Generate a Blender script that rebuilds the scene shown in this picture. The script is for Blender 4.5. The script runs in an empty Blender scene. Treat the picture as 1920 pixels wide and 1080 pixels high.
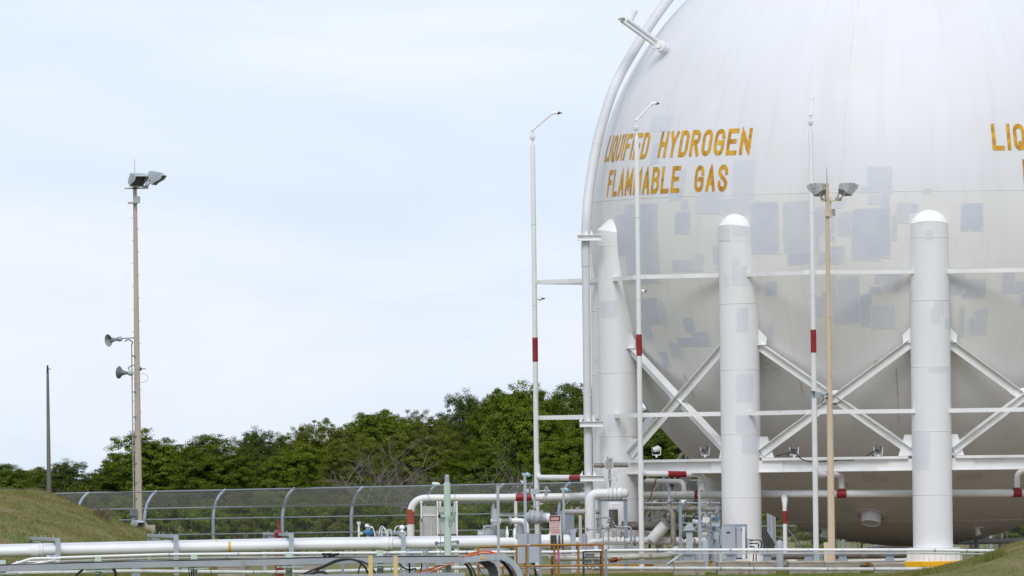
import bpy, math, random
import numpy as np
from mathutils import Vector, Matrix, noise

# ---------------------------------------------------------------- camera, world, sun, exposure
SC = bpy.context.scene
F_PX, CAM_H = 22000.0, 2.35                    # focal length in photo pixels, eye height in metres
PITCH, ROLL = math.atan(401.0 / F_PX), math.radians(0.7)
_F = Vector((0, math.cos(PITCH), math.sin(PITCH)))
_U0 = Vector((0, -math.sin(PITCH), math.cos(PITCH)))
_R0 = Vector((1, 0, 0))
_R = _R0 * math.cos(ROLL) - _U0 * math.sin(ROLL)
_U = _R0 * math.sin(ROLL) + _U0 * math.cos(ROLL)
CAM = Vector((0, 0, CAM_H))
cd = bpy.data.cameras.new('camera')
cam = bpy.data.objects.new('camera', cd)
SC.collection.objects.link(cam)
M = Matrix(((_R.x, _U.x, -_F.x, CAM.x), (_R.y, _U.y, -_F.y, CAM.y), (_R.z, _U.z, -_F.z, CAM.z), (0, 0, 0, 1)))
cam.matrix_world = M
cd.sensor_width = 36.0
cd.lens = 36.0 * F_PX / 1920.0
cd.clip_start, cd.clip_end = 1.0, 20000.0
SC.camera = cam

SUN_EL, SUN_AZ = math.radians(46), math.radians(186)    # compass style: 180 = behind the camera
w = bpy.data.worlds.new('World')
SC.world = w
w.use_nodes = True
nt = w.node_tree
N, L = nt.nodes, nt.links
N.clear()
out = N.new('ShaderNodeOutputWorld')
bg = N.new('ShaderNodeBackground')
sky = N.new('ShaderNodeTexSky')
sky.sky_type = 'NISHITA'
sky.sun_disc = False
sky.sun_elevation = SUN_EL
sky.sun_rotation = SUN_AZ
tc = N.new('ShaderNodeTexCoord')
mp = N.new('ShaderNodeMapping')
mp.inputs['Scale'].default_value = (17, 17, 62)
mp.inputs['Location'].default_value = (3.1, 0.4, 2.2)
no = N.new('ShaderNodeTexNoise')
no.inputs['Scale'].default_value = 1.0
no.inputs['Detail'].default_value = 7
no.inputs['Roughness'].default_value = 0.52
no.inputs['Distortion'].default_value = 0.6
rp = N.new('ShaderNodeValToRGB')
rp.color_ramp.elements[0].position, rp.color_ramp.elements[0].color = 0.34, (0, 0, 0, 1)
rp.color_ramp.elements[1].position, rp.color_ramp.elements[1].color = 0.66, (1, 1, 1, 1)
cc = N.new('ShaderNodeMix')
cc.data_type = 'RGBA'
cc.inputs[6].default_value = (0.655, 0.755, 0.898, 1)    # thin blue between the clouds
cc.inputs[7].default_value = (0.835, 0.866, 0.935, 1)    # pale cloud
sx = N.new('ShaderNodeSeparateXYZ')
ze = N.new('ShaderNodeMapRange')                        # overcast sky: brighter towards the zenith
ze.inputs['From Min'].default_value, ze.inputs['From Max'].default_value = 0.0, 1.0
ze.inputs['To Min'].default_value, ze.inputs['To Max'].default_value = 1.0, 1.06
ml = N.new('ShaderNodeVectorMath'); ml.operation = 'SCALE'
sc_ = N.new('ShaderNodeVectorMath'); sc_.operation = 'SCALE'
sc_.inputs['Scale'].default_value = 0.1
mx = N.new('ShaderNodeMix'); mx.data_type = 'RGBA'
mx.inputs[0].default_value = 0.90
L.new(tc.outputs['Generated'], mp.inputs['Vector'])
L.new(mp.outputs['Vector'], no.inputs['Vector'])
L.new(no.outputs['Fac'], rp.inputs['Fac'])
L.new(rp.outputs['Color'], cc.inputs[0])
L.new(tc.outputs['Generated'], sx.inputs[0])
L.new(sx.outputs['Z'], ze.inputs['Value'])
L.new(cc.outputs[2], ml.inputs[0]); L.new(ze.outputs[0], ml.inputs['Scale'])
L.new(sky.outputs[0], sc_.inputs[0])
L.new(sc_.outputs[0], mx.inputs[6]); L.new(ml.outputs[0], mx.inputs[7])
L.new(mx.outputs[2], bg.inputs['Color'])
bg.inputs['Strength'].default_value = 1.0
L.new(bg.outputs[0], out.inputs['Surface'])

sd = bpy.data.lights.new('sun', 'SUN')
sd.energy = 1.5
sd.angle = math.radians(24)
sd.color = (1.0, 0.98, 0.965)
sun = bpy.data.objects.new('sun', sd)
SC.collection.objects.link(sun)
_sv = Vector((math.sin(SUN_AZ) * math.cos(SUN_EL), math.cos(SUN_AZ) * math.cos(SUN_EL), math.sin(SUN_EL)))
sun.rotation_euler = (-_sv).to_track_quat('-Z', 'Y').to_euler()
SC.view_settings.view_transform = 'Standard'
SC.view_settings.look = 'None'
SC.view_settings.exposure = 0.20
SC.view_settings.gamma = 1.0
SC.view_settings.use_curve_mapping = False
SC.render.film_transparent = False
SC.cycles.max_bounces = 8
SC.cycles.transparent_max_bounces = 8

# ---------------------------------------------------------------- helpers
random.seed(7)
COL = SC.collection.objects


def P(px, py, Y):
    """the world point at distance Y (m) that a photo pixel looks at"""
    d = _F + _R * ((px - 960) / F_PX) + _U * ((540 - py) / F_PX)
    return CAM + d * (Y / d.y)


def S(Y):
    return Y / F_PX


ORG = {}


class MB:
    def __init__(self):
        self.v, self.f = [], []

    def add(self, vs, fs):
        o = len(self.v)
        self.v += [Vector(p) for p in vs]
        self.f += [tuple(i + o for i in q) for q in fs]
        return self

    def box(self, c, s, ax=None):
        """box centred at c with full sizes s along axes ax (three unit vectors)"""
        c = Vector(c)
        ax = ax or (Vector((1, 0, 0)), Vector((0, 1, 0)), Vector((0, 0, 1)))
        h = [a * (k / 2) for a, k in zip(ax, s)]
        vs = [c + h[0] * i + h[1] * j + h[2] * k for k in (-1, 1) for i, j in ((-1, -1), (1, -1), (1, 1), (-1, 1))]
        return self.add(vs, [(3, 2, 1, 0), (4, 5, 6, 7), (0, 1, 5, 4), (1, 2, 6, 5), (2, 3, 7, 6), (3, 0, 4, 7)])

    def bar(self, p, q, wd, ht, up=Vector((0, 0, 1))):
        p, q = Vector(p), Vector(q)
        a = q - p
        ln = a.length
        a = a / ln
        s = a.cross(up)
        if s.length < 1e-4:
            s = a.cross(Vector((0, 1, 0)))
        s.normalize()
        u = s.cross(a)
        return self.box((p + q) / 2, (ln, wd, ht), (a, s, u))

    def tube(self, pts, r, n=10, caps=True):
        pts = [Vector(p) for p in pts]
        rs = r if isinstance(r, (list, tuple)) else [r] * len(pts)
        k = len(pts)
        t0 = (pts[1] - pts[0]).normalized()
        s = t0.cross(Vector((0, 0, 1)))
        if s.length < 1e-3:
            s = t0.cross(Vector((0, 1, 0)))
        s.normalize()
        vs, fs, pt = [], [], t0
        for i, p in enumerate(pts):
            a = pts[min(i + 1, k - 1)] - pts[max(i - 1, 0)]
            t = a.normalized() if a.length > 1e-9 else pt
            s = (s - t * s.dot(t)).normalized()
            u = t.cross(s)
            pt = t
            for j in range(n):
                an = 2 * math.pi * j / n
                vs.append(p + (s * math.cos(an) + u * math.sin(an)) * rs[i])
        for i in range(k - 1):
            for j in range(n):
                j2 = (j + 1) % n
                fs.append((i * n + j, i * n + j2, (i + 1) * n + j2, (i + 1) * n + j))
        if caps:
            fs.append(tuple(range(n - 1, -1, -1)))
            fs.append(tuple((k - 1) * n + j for j in range(n)))
        return self.add(vs, fs)

    def cyl(self, p, q, r, r2=None, n=14):
        return self.tube([p, q], [r, r if r2 is None else r2], n)

    def lathe(self, prof, base, axis=Vector((0, 0, 1)), n=20):
        """prof: (radius, height) pairs from base along axis"""
        base, axis = Vector(base), Vector(axis).normalized()
        pts = [base + axis * h for _, h in prof]
        s = axis.cross(Vector((0.3, 1, 0.1))).normalized()
        u = axis.cross(s)
        vs, fs = [], []
        for (r, h), p in zip(prof, pts):
            for j in range(n):
                an = 2 * math.pi * j / n
                vs.append(p + (s * math.cos(an) + u * math.sin(an)) * max(r, 1e-4))
        for i in range(len(prof) - 1):
            for j in range(n):
                j2 = (j + 1) % n
                fs.append((i * n + j, i * n + j2, (i + 1) * n + j2, (i + 1) * n + j))
        fs.append(tuple(range(n - 1, -1, -1)))
        fs.append(tuple((len(prof) - 1) * n + j for j in range(n)))
        return self.add(vs, fs)

    def plate(self, poly, th):
        """polygon (3-D points) extruded along the vector th, centred"""
        th = Vector(th)
        n = len(poly)
        vs = [Vector(p) - th / 2 for p in poly] + [Vector(p) + th / 2 for p in poly]
        fs = [tuple(range(n - 1, -1, -1)), tuple(range(n, 2 * n))]
        fs += [(i, (i + 1) % n, n + (i + 1) % n, n + i) for i in range(n)]
        return self.add(vs, fs)

    def ring(self, c, axis, R, r, n=18, m=6):
        c, axis = Vector(c), Vector(axis).normalized()
        s = axis.cross(Vector((0.2, 0.1, 1)))
        if s.length < 1e-3:
            s = axis.cross(Vector((1, 0, 0)))
        s.normalize()
        u = axis.cross(s)
        vs, fs = [], []
        for i in range(n):
            an = 2 * math.pi * i / n
            d = s * math.cos(an) + u * math.sin(an)
            for j in range(m):
                b = 2 * math.pi * j / m
                vs.append(c + d * (R + r * math.cos(b)) + axis * (r * math.sin(b)))
        for i in range(n):
            for j in range(m):
                i2, j2 = (i + 1) % n, (j + 1) % m
                fs.append((i * m + j, i2 * m + j, i2 * m + j2, i * m + j2))
        return self.add(vs, fs)

    def ball(self, c, r, n=10, m=7, sq=(1, 1, 1)):
        c = Vector(c)
        prof = [(math.sin(math.pi * i / m), -math.cos(math.pi * i / m)) for i in range(m + 1)]
        vs, fs = [], []
        for a, b in prof:
            for j in range(n):
                t = 2 * math.pi * j / n
                vs.append(c + Vector((math.cos(t) * max(a, .001) * sq[0], math.sin(t) * max(a, .001) * sq[1], b * sq[2])) * r)
        for i in range(m):
            for j in range(n):
                j2 = (j + 1) % n
                fs.append((i * n + j, i * n + j2, (i + 1) * n + j2, (i + 1) * n + j))
        return self.add(vs, fs)

    def xf(self, mtx, start=0):
        for i in range(start, len(self.v)):
            self.v[i] = mtx @ self.v[i]
        return self


def fillet(pts, R, seg=6):
    """round the corners of a polyline"""
    pts = [Vector(p) for p in pts]
    o = [pts[0]]
    for i in range(1, len(pts) - 1):
        a, b, c = pts[i - 1], pts[i], pts[i + 1]
        d = min(R, (a - b).length * .49, (c - b).length * .49)
        p, q = b + (a - b).normalized() * d, b + (c - b).normalized() * d
        for k in range(seg + 1):
            t = k / seg
            # nearly circular blend
            o.append(p * (1 - t) ** 2 + b * 2 * t * (1 - t) * 0.97 + q * t * t + (p + q) / 2 * (2 * t * (1 - t) * .03))
    o.append(pts[-1])
    return o


def smooth_curve(pts, per=8):
    pts = [Vector(p) for p in pts]
    o = []
    for i in range(len(pts) - 1):
        p0, p1, p2, p3 = pts[max(i - 1, 0)], pts[i], pts[i + 1], pts[min(i + 2, len(pts) - 1)]
        for k in range(per):
            t = k / per
            o.append(0.5 * ((2 * p1) + (p2 - p0) * t + (2 * p0 - 5 * p1 + 4 * p2 - p3) * t * t + (-p0 + 3 * p1 - 3 * p2 + p3) * t ** 3))
    o.append(pts[-1])
    return o


def mesh_of(name, mb, m, org, smooth=True, angle=38):
    me = bpy.data.meshes.new(name)
    me.from_pydata([tuple(p - org) for p in mb.v], [], mb.f)
    if m is not None:
        me.materials.append(m)
    me.update()
    if smooth:
        me.polygons.foreach_set('use_smooth', [True] * len(me.polygons))
        me.set_sharp_from_angle(angle=math.radians(angle))
    return me


def tag(o, label=None, cat=None, group=None, kind=None):
    for k, v in (('label', label), ('category', cat), ('group', group), ('kind', kind)):
        if v:
            o[k] = v
    return o


def thing(name, label, cat, loc, group=None):
    o = bpy.data.objects.new(name, None)
    COL.link(o)
    o.location = Vector(loc)
    o.empty_display_size = 0.3
    ORG[o.name] = Vector(loc)
    return tag(o, label, cat, group)


def part(parent, name, mb, m, smooth=True, label=None, kind=None, angle=38):
    org = ORG[parent.name]
    o = bpy.data.objects.new(name, mesh_of(name, mb, m, org, smooth, angle))
    COL.link(o)
    o.parent = parent
    ORG[o.name] = org
    return tag(o, label, None, None, kind)


def single(name, label, cat, mb, m, group=None, kind=None, smooth=True):
    xs = [p.x for p in mb.v]; ys = [p.y for p in mb.v]; zs = [p.z for p in mb.v]
    org = Vector(((min(xs) + max(xs)) / 2, (min(ys) + max(ys)) / 2, min(zs)))
    o = bpy.data.objects.new(name, mesh_of(name, mb, m, org, smooth))
    COL.link(o)
    o.location = org
    ORG[o.name] = org
    return tag(o, label, cat, group, kind)


def copy_tree(o, parent=None):
    c = o.copy()
    COL.link(c)
    c.parent = parent
    ORG[c.name] = ORG[o.name]
    for ch in list(o.children):
        copy_tree(ch, c)
    return c


# ---------------------------------------------------------------- materials
MATS = {}


def mat(name, col, col2=None, scale=3.0, rough=0.5, metal=0.0, stretch=(1, 1, 1), lo=0.4, hi=0.65, bump=0.0, bscale=40, col3=None, s3=8.0, lo3=.62, hi3=.75, spec=0.4):
    m = bpy.data.materials.new(name)
    m.use_nodes = True
    n, l = m.node_tree.nodes, m.node_tree.links
    b = n['Principled BSDF']
    b.inputs['Roughness'].default_value = rough
    b.inputs['Metallic'].default_value = metal
    b.inputs['Specular IOR Level'].default_value = spec
    b.inputs['Base Color'].default_value = (*col, 1)
    tcn = n.new('ShaderNodeTexCoord')
    if col2:
        mpn = n.new('ShaderNodeMapping'); mpn.inputs['Scale'].default_value = stretch
        nn = n.new('ShaderNodeTexNoise'); nn.inputs['Scale'].default_value = scale; nn.inputs['Detail'].default_value = 6
        nn.inputs['Roughness'].default_value = .6
        mr = n.new('ShaderNodeMapRange'); mr.inputs['From Min'].default_value = lo; mr.inputs['From Max'].default_value = hi
        mi = n.new('ShaderNodeMix'); mi.data_type = 'RGBA'
        mi.inputs[6].default_value = (*col, 1); mi.inputs[7].default_value = (*col2, 1)
        l.new(tcn.outputs['Object'], mpn.inputs[0]); l.new(mpn.outputs[0], nn.inputs['Vector'])
        l.new(nn.outputs['Fac'], mr.inputs[0]); l.new(mr.outputs[0], mi.inputs[0])
        last = mi.outputs[2]
        if col3:
            n3 = n.new('ShaderNodeTexNoise'); n3.inputs['Scale'].default_value = s3; n3.inputs['Detail'].default_value = 5
            m3 = n.new('ShaderNodeMapRange'); m3.inputs['From Min'].default_value = lo3; m3.inputs['From Max'].default_value = hi3
            x3 = n.new('ShaderNodeMix'); x3.data_type = 'RGBA'; x3.inputs[7].default_value = (*col3, 1)
            l.new(tcn.outputs['Object'], n3.inputs['Vector']); l.new(n3.outputs['Fac'], m3.inputs[0])
            l.new(m3.outputs[0], x3.inputs[0]); l.new(last, x3.inputs[6]); last = x3.outputs[2]
        l.new(last, b.inputs['Base Color'])
    if bump:
        nb = n.new('ShaderNodeTexNoise'); nb.inputs['Scale'].default_value = bscale; nb.inputs['Detail'].default_value = 4
        bp = n.new('ShaderNodeBump'); bp.inputs['Strength'].default_value = bump; bp.inputs['Distance'].default_value = 0.02
        l.new(tcn.outputs['Object'], nb.inputs['Vector']); l.new(nb.outputs['Fac'], bp.inputs['Height']); l.new(bp.outputs[0], b.inputs['Normal'])
    MATS[name] = m
    return m


WHITE = mat('white_paint', (.80, .80, .80), (.70, .69, .67), 1.2, .4, lo=.45, hi=.75, col3=(.55, .47, .36), s3=5, lo3=.70, hi3=.80)
WHITE2 = mat('white_pipe_paint', (.72, .72, .72), (.66, .655, .64), .8, .38, lo=.45, hi=.75)
COLWHITE = mat('column_white_paint', (.76, .76, .77), (.70, .70, .695), .7, .5, stretch=(1, 1, .4), lo=.35, hi=.75, col3=(.60, .52, .40), s3=1.8, lo3=.66, hi3=.80)
VENTM = mat('vent_pipe_paint', (.64, .645, .67), (.60, .605, .625), .8, .5)
REARM = mat('rear_pipe_shaded_white', (.56, .575, .60), (.52, .53, .55), .8, .5)  # same white pipe; its weaker light is put into a greyer base colour


def feather(name, col, col2, op, under):
    """thin roller coat: ragged, soft border (the mesh carries the distance to its edge) and uneven cover over the old paint"""
    m = mat(name, col, col2, 1.1, .55)
    n, l = m.node_tree.nodes, m.node_tree.links
    b = n['Principled BSDF']
    src = b.inputs['Base Color'].links[0].from_socket
    at = n.new('ShaderNodeAttribute'); at.attribute_name = 'edge'
    tc_ = n.new('ShaderNodeTexCoord')
    x = n.new('ShaderNodeTexNoise'); x.inputs['Scale'].default_value = 7; x.inputs['Detail'].default_value = 4
    y = n.new('ShaderNodeTexNoise'); y.inputs['Scale'].default_value = 1.3; y.inputs['Detail'].default_value = 4
    l.new(tc_.outputs['Object'], x.inputs['Vector']); l.new(tc_.outputs['Object'], y.inputs['Vector'])
    a = n.new('ShaderNodeMath'); a.operation = 'MULTIPLY_ADD'; a.inputs[1].default_value = .10
    l.new(x.outputs['Fac'], a.inputs[0]); l.new(at.outputs['Fac'], a.inputs[2])
    r = n.new('ShaderNodeMapRange'); r.inputs['From Min'].default_value = .025; r.inputs['From Max'].default_value = .10
    l.new(a.outputs[0], r.inputs[0])
    c = n.new('ShaderNodeMapRange'); c.inputs['From Min'].default_value = .3; c.inputs['From Max'].default_value = .7
    c.inputs['To Min'].default_value = op - .2; c.inputs['To Max'].default_value = op + .15
    l.new(y.outputs['Fac'], c.inputs[0])
    oi = n.new('ShaderNodeObjectInfo')
    v = n.new('ShaderNodeMapRange'); v.inputs['To Min'].default_value = .70; v.inputs['To Max'].default_value = 1.1
    l.new(oi.outputs['Random'], v.inputs[0])
    k = n.new('ShaderNodeMath'); k.operation = 'MULTIPLY'
    k2 = n.new('ShaderNodeMath'); k2.operation = 'MULTIPLY'; k2.use_clamp = True
    l.new(r.outputs[0], k.inputs[0]); l.new(c.outputs[0], k.inputs[1])
    l.new(k.outputs[0], k2.inputs[0]); l.new(v.outputs[0], k2.inputs[1])
    mi = n.new('ShaderNodeMix'); mi.data_type = 'RGBA'
    mi.inputs[6].default_value = (*under, 1)
    l.new(k2.outputs[0], mi.inputs[0]); l.new(src, mi.inputs[7]); l.new(mi.outputs[2], b.inputs['Base Color'])
    return m


PATCH = feather('repaint_grey', (.525, .548, .612), (.55, .57, .63), .92, (.69, .68, .665))
PATCH_LT = feather('repaint_grey_thin', (.56, .58, .64), (.585, .60, .655), .85, (.675, .67, .685))
PATCH_COL = feather('repaint_grey_column', (.60, .615, .665), (.63, .64, .685), .85, (.73, .73, .735))
PATCH_DK = feather('repaint_grey_dark', (.52, .505, .485), (.55, .535, .515), .8, (.69, .68, .665))
RED = mat('dark_red_paint', (.235, .014, .022), (.28, .02, .026), 4, .42)
REDBROWN = mat('faded_red_paint', (.36, .075, .045), (.31, .06, .04), 4, .5)
TAN = mat('tan_pole_paint', (.44, .375, .31), (.48, .41, .34), 2, .55, stretch=(1, 1, .2))
TAN2 = mat('warm_tan_pole_paint', (.60, .485, .35), (.55, .44, .315), 1.5, .55, stretch=(1, 1, .25), col3=(.38, .31, .25), s3=1.2, lo3=.66, hi3=.76)
GALV = mat('galvanised_steel', (.345, .39, .44), (.41, .45, .49), 6, .5, .1)
GALVD = mat('weathered_galvanised', (.27, .29, .30), (.38, .40, .42), 9, .55, .1, col3=(.36, .30, .25), s3=14, lo3=.55, hi3=.7)
STEELBLUE = mat('blue_grey_steel', (.225, .265, .315), (.265, .305, .35), 4, .5)
FENCEM = mat('fence_steel', (.27, .315, .39), (.31, .355, .42), 5, .5, .1)
FENCER = mat('fence_rail_steel', (.18, .22, .235), (.25, .29, .31), 12, .5, .1)
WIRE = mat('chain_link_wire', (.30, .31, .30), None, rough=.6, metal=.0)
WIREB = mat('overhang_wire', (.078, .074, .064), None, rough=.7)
GREYPAINT = mat('grey_cabinet_paint', (.355, .385, .435), (.40, .43, .47), 3, .5, stretch=(1, 1, .3), col3=(.36, .34, .33), s3=5, lo3=.68, hi3=.8)
GREYDK = mat('dark_grey_steel', (.13, .15, .17), (.18, .20, .22), 5, .5)
TRAYM = mat('tray_grey', (.31, .335, .365), (.36, .385, .41), 2.5, .5, .1, stretch=(.4, 1, 1))
GREEN = mat('pale_green_paint', (.50, .60, .515), (.44, .54, .46), 3, .5, stretch=(1, 1, .3))
GREEND = mat('dull_green_paint', (.30, .375, .34), (.36, .43, .39), 4, .55)
YELLOW = mat('safety_yellow_faded', (.32, .145, .014), (.26, .118, .013), 7, .55, col3=(.22, .12, .05), s3=9, lo3=.62, hi3=.72)
SANDY = mat('sand_yellow_paint', (.66, .49, .205), (.61, .45, .19), 3, .6)
FOOTY = mat('footing_yellow', (.78, .42, .006), (.72, .38, .01), 2.5, .6, col3=(.5, .33, .1), s3=5, lo3=.68, hi3=.8)
CONC = mat('concrete', (.34, .30, .26), (.26, .235, .21), 3, .9, bump=.3, bscale=14, col3=(.24, .16, .11), s3=4, lo3=.6, hi3=.7)
CONCT = mat('stained_concrete_top', (.42, .38, .32), (.35, .28, .22), 5, .9, col3=(.25, .11, .06), s3=6, lo3=.58, hi3=.7)
CONCP = mat('pole_base_concrete', (.46, .415, .34), (.36, .32, .26), 4, .9)
RUSTPIPE = mat('weathered_pipe', (.30, .285, .25), (.20, .185, .165), 2.2, .7, stretch=(1, 1, 1), col3=(.13, .115, .10), s3=4, lo3=.55, hi3=.68)
DARKPIPE = mat('dark_weathered_pipe', (.16, .145, .125), (.10, .09, .08), 3, .75, col3=(.24, .22, .20), s3=6, lo3=.56, hi3=.68)
BRASS = mat('grey_brown_actuator', (.25, .225, .185), (.19, .165, .13), 6, .55)
BLACK = mat('black_rubber', (.012, .012, .014), None, rough=.55)
BLACKS = mat('black_steel', (.03, .03, .032), (.05, .05, .05), 5, .6)
ORANGE = mat('orange_cable', (.56, .115, .028), (.46, .08, .02), 6, .45)
BLUE = mat('blue_enamel', (.045, .19, .42), (.06, .22, .45), 4, .35)
LTBLUE = mat('pale_blue_enamel', (.30, .52, .66), (.35, .56, .70), 4, .4)
WOODP = mat('grey_wood', (.17, .15, .13), (.24, .22, .195), 3, .9, stretch=(6, 6, .5))
WOODD = mat('dark_wood', (.055, .047, .04), (.09, .08, .065), 4, .9, stretch=(6, 6, .6))
LICHEN = mat('blotched_lamp_metal', (.29, .31, .33), (.40, .37, .34), 9, .6, 0, col3=(.16, .17, .18), s3=14, lo3=.55, hi3=.68)
VISOR = mat('visor_metal', (.34, .39, .42), (.38, .43, .45), 3, .5)
GLASSD = mat('lamp_glass', (.05, .055, .06), None, rough=.08)
HORN = mat('horn_grey', (.115, .13, .15), (.16, .175, .195), 4, .45)
HORNLT = mat('horn_light_grey', (.36, .40, .43), (.42, .46, .48), 4, .5)
DEADWOOD = mat('dead_branch', (.235, .205, .18), (.155, .135, .115), 3, .9)
BARK = mat('bark', (.075, .06, .045), (.11, .095, .075), 4, .95, stretch=(3, 3, .6))
REDV = mat('red_post_paint', (.24, .03, .03), (.19, .022, .025), 4, .5)
SIGNW = mat('sign_white', (.62, .56, .55), (.58, .50, .48), 4, .6)
SIGNR = mat('sign_red', (.45, .035, .03), None, rough=.6)
SIGNRP = mat('sign_pale_red', (.50, .14, .13), None, rough=.6)
SIGNK = mat('sign_black', (.03, .028, .03), None, rough=.6)
SIGNG = mat('sign_green', (.03, .20, .11), None, rough=.6)
BEIGE = mat('beige_panel', (.45, .44, .43), (.40, .39, .37), 2, .6, col3=(.32, .29, .25), s3=3, lo3=.65, hi3=.78)
GOLD = mat('gold_lettering', (.66, .36, .012), (.40, .175, .014), 2.0, .55, stretch=(2, 2, 1.0), lo=.42, hi=.66, col3=(.24, .13, .035), s3=4.0, lo3=.58, hi3=.72)
MAGENTA = mat('magenta_ribbon', (.55, .09, .36), None, rough=.6)
ORTAPE = mat('amber_band', (.66, .40, .10), None, rough=.6)
RUST = mat('rust', (.20, .07, .025), (.28, .11, .04), 8, .85)


def tank_paint():
    m = mat('tank_shell_paint', (.69, .685, .705), None, rough=.5)
    n, l = m.node_tree.nodes, m.node_tree.links
    b = n['Principled BSDF']
    t = n.new('ShaderNodeTexCoord'); s = n.new('ShaderNodeSeparateXYZ')
    l.new(t.outputs['Object'], s.inputs[0])
    ng = n.new('ShaderNodeMath'); ng.operation = 'MULTIPLY'; ng.inputs[1].default_value = -1
    l.new(s.outputs['Y'], ng.inputs[0])
    a = n.new('ShaderNodeMath'); a.operation = 'ARCTAN2'
    l.new(s.outputs['X'], a.inputs[0]); l.new(ng.outputs[0], a.inputs[1])

    def streak(fa, fz, detail, lo, hi, inp, col):
        k = n.new('ShaderNodeMath'); k.operation = 'MULTIPLY'; k.inputs[1].default_value = fa
        z = n.new('ShaderNodeMath'); z.operation = 'MULTIPLY'; z.inputs[1].default_value = fz
        c = n.new('ShaderNodeCombineXYZ')
        l.new(a.outputs[0], k.inputs[0]); l.new(s.outputs['Z'], z.inputs[0])
        l.new(k.outputs[0], c.inputs[0]); l.new(z.outputs[0], c.inputs[1])
        x = n.new('ShaderNodeTexNoise'); x.inputs['Scale'].default_value = 1; x.inputs['Detail'].default_value = detail
        l.new(c.outputs[0], x.inputs['Vector'])
        r = n.new('ShaderNodeMapRange'); r.inputs['From Min'].default_value = lo; r.inputs['From Max'].default_value = hi
        l.new(x.outputs['Fac'], r.inputs[0])
        i = n.new('ShaderNodeMix'); i.data_type = 'RGBA'
        i.inputs[7].default_value = (*col, 1)
        l.new(r.outputs[0], i.inputs[0])
        if isinstance(inp, tuple):
            i.inputs[6].default_value = (*inp, 1)
        else:
            l.new(inp, i.inputs[6])
        return i.outputs[2]
    zm = n.new('ShaderNodeMapRange'); zm.inputs['From Min'].default_value = 12.2; zm.inputs['From Max'].default_value = 12.75
    zc = n.new('ShaderNodeMix'); zc.data_type = 'RGBA'
    zc.inputs[6].default_value = (.702, .690, .672, 1); zc.inputs[7].default_value = (.69, .685, .71, 1)
    zn = n.new('ShaderNodeTexNoise'); zn.inputs['Scale'].default_value = .9; zn.inputs['Detail'].default_value = 4
    za_ = n.new('ShaderNodeMath'); za_.operation = 'MULTIPLY_ADD'; za_.inputs[1].default_value = 1.6; 
    zb_ = n.new('ShaderNodeMath'); zb_.operation = 'ADD'; zb_.inputs[1].default_value = -.8
    l.new(t.outputs['Object'], zn.inputs['Vector']); l.new(zn.outputs['Fac'], za_.inputs[0]); l.new(s.outputs['Z'], za_.inputs[2])
    l.new(za_.outputs[0], zb_.inputs[0]); l.new(zb_.outputs[0], zm.inputs[0]); l.new(zm.outputs[0], zc.inputs[0])
    o = streak(34, .22, 5, .52, 1.25, zc.outputs[2], (.57, .57, .575))
    o = streak(9, .12, 4, .48, 1.3, o, (.60, .597, .595))
    o = streak(2.5, .4, 4, .50, .95, o, (.64, .62, .585))
    o = streak(75, .30, 3, .70, .95, o, (.50, .495, .485))
    l.new(o, b.inputs['Base Color'])
    return m


TANK = tank_paint()
# ---------------------------------------------------------------- ground, mounds
TC = P(1704, 427.5, 400.0)                 # tank centre
TR = 597 * S(400.0)                        # tank radius, about 10.85 m
BASE = Vector((TC.x, TC.y, 0))
CR, CRAD = 10.62, 0.662                    # column circle, column radius
AZ0 = 1.67


def sstep(a, b, x):
    t = max(0.0, min(1.0, (x - a) / (b - a)))
    return t * t * (3 - 2 * t)


def lerp(tab, x):
    if x <= tab[0][0]:
        return tab[0][1]
    for (a, b), (c, d) in zip(tab, tab[1:]):
        if x <= c:
            return b + (d - b) * (x - a) / (c - a)
    return tab[-1][1]


_ml = [P(px, py + 8, 428) for px, py in ((-260, 935), (-120, 918), (0, 911), (45, 912), (75, 917), (100, 925), (125, 934), (150, 943), (180, 954), (210, 968), (240, 981), (270, 992), (300, 1001), (335, 1010), (400, 1022), (500, 1040), (640, 1056))]
ML = [(p.x, p.z) for p in _ml]
_mr = [P(px, py, 331) for px, py in ((1590, 1096), (1660, 1087), (1700, 1081), (1745, 1074), (1790, 1066), (1825, 1057), (1855, 1048), (1880, 1039), (1905, 1029), (1925, 1021), (2000, 1000), (2150, 985))]
MR = [(p.x, p.z) for p in _mr]


def bump2(x, y):
    return .16 * noise.noise(Vector((x * .55, y * .16, 3))) + .10 * noise.noise(Vector((x * 1.5, y * .5, 7))) + .05 * noise.noise(Vector((x * 3.5, y * 1.2, 1)))


def h_left(x, y):
    t = lerp(ML, x)
    e = sstep(352, 426, y) ** 0.9 * (1 - .9 * sstep(432, 462, y))
    k = max(0, t) * e
    return k + bump2(x, y) * min(1, k * .8)


def h_right(x, y):
    t = max(0.0, lerp(MR, x))
    e = sstep(318, 331, y) * (1 - sstep(338, 372, y))
    k = t * e
    return k + bump2(x * 1.3, y * 1.3) * .55 * min(1, k * 1.2)


GRASSM = mat('short_grass', (.110, .125, .022), (.150, .130, .044), .55, .95, lo=.42, hi=.62, col3=(.19, .15, .08), s3=1.1, lo3=.60, hi3=.72, bump=.6, bscale=6)
PADM = mat('gravel', (.27, .205, .125), (.20, .155, .095), 2.0, .95, bump=.4, bscale=20)

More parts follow.
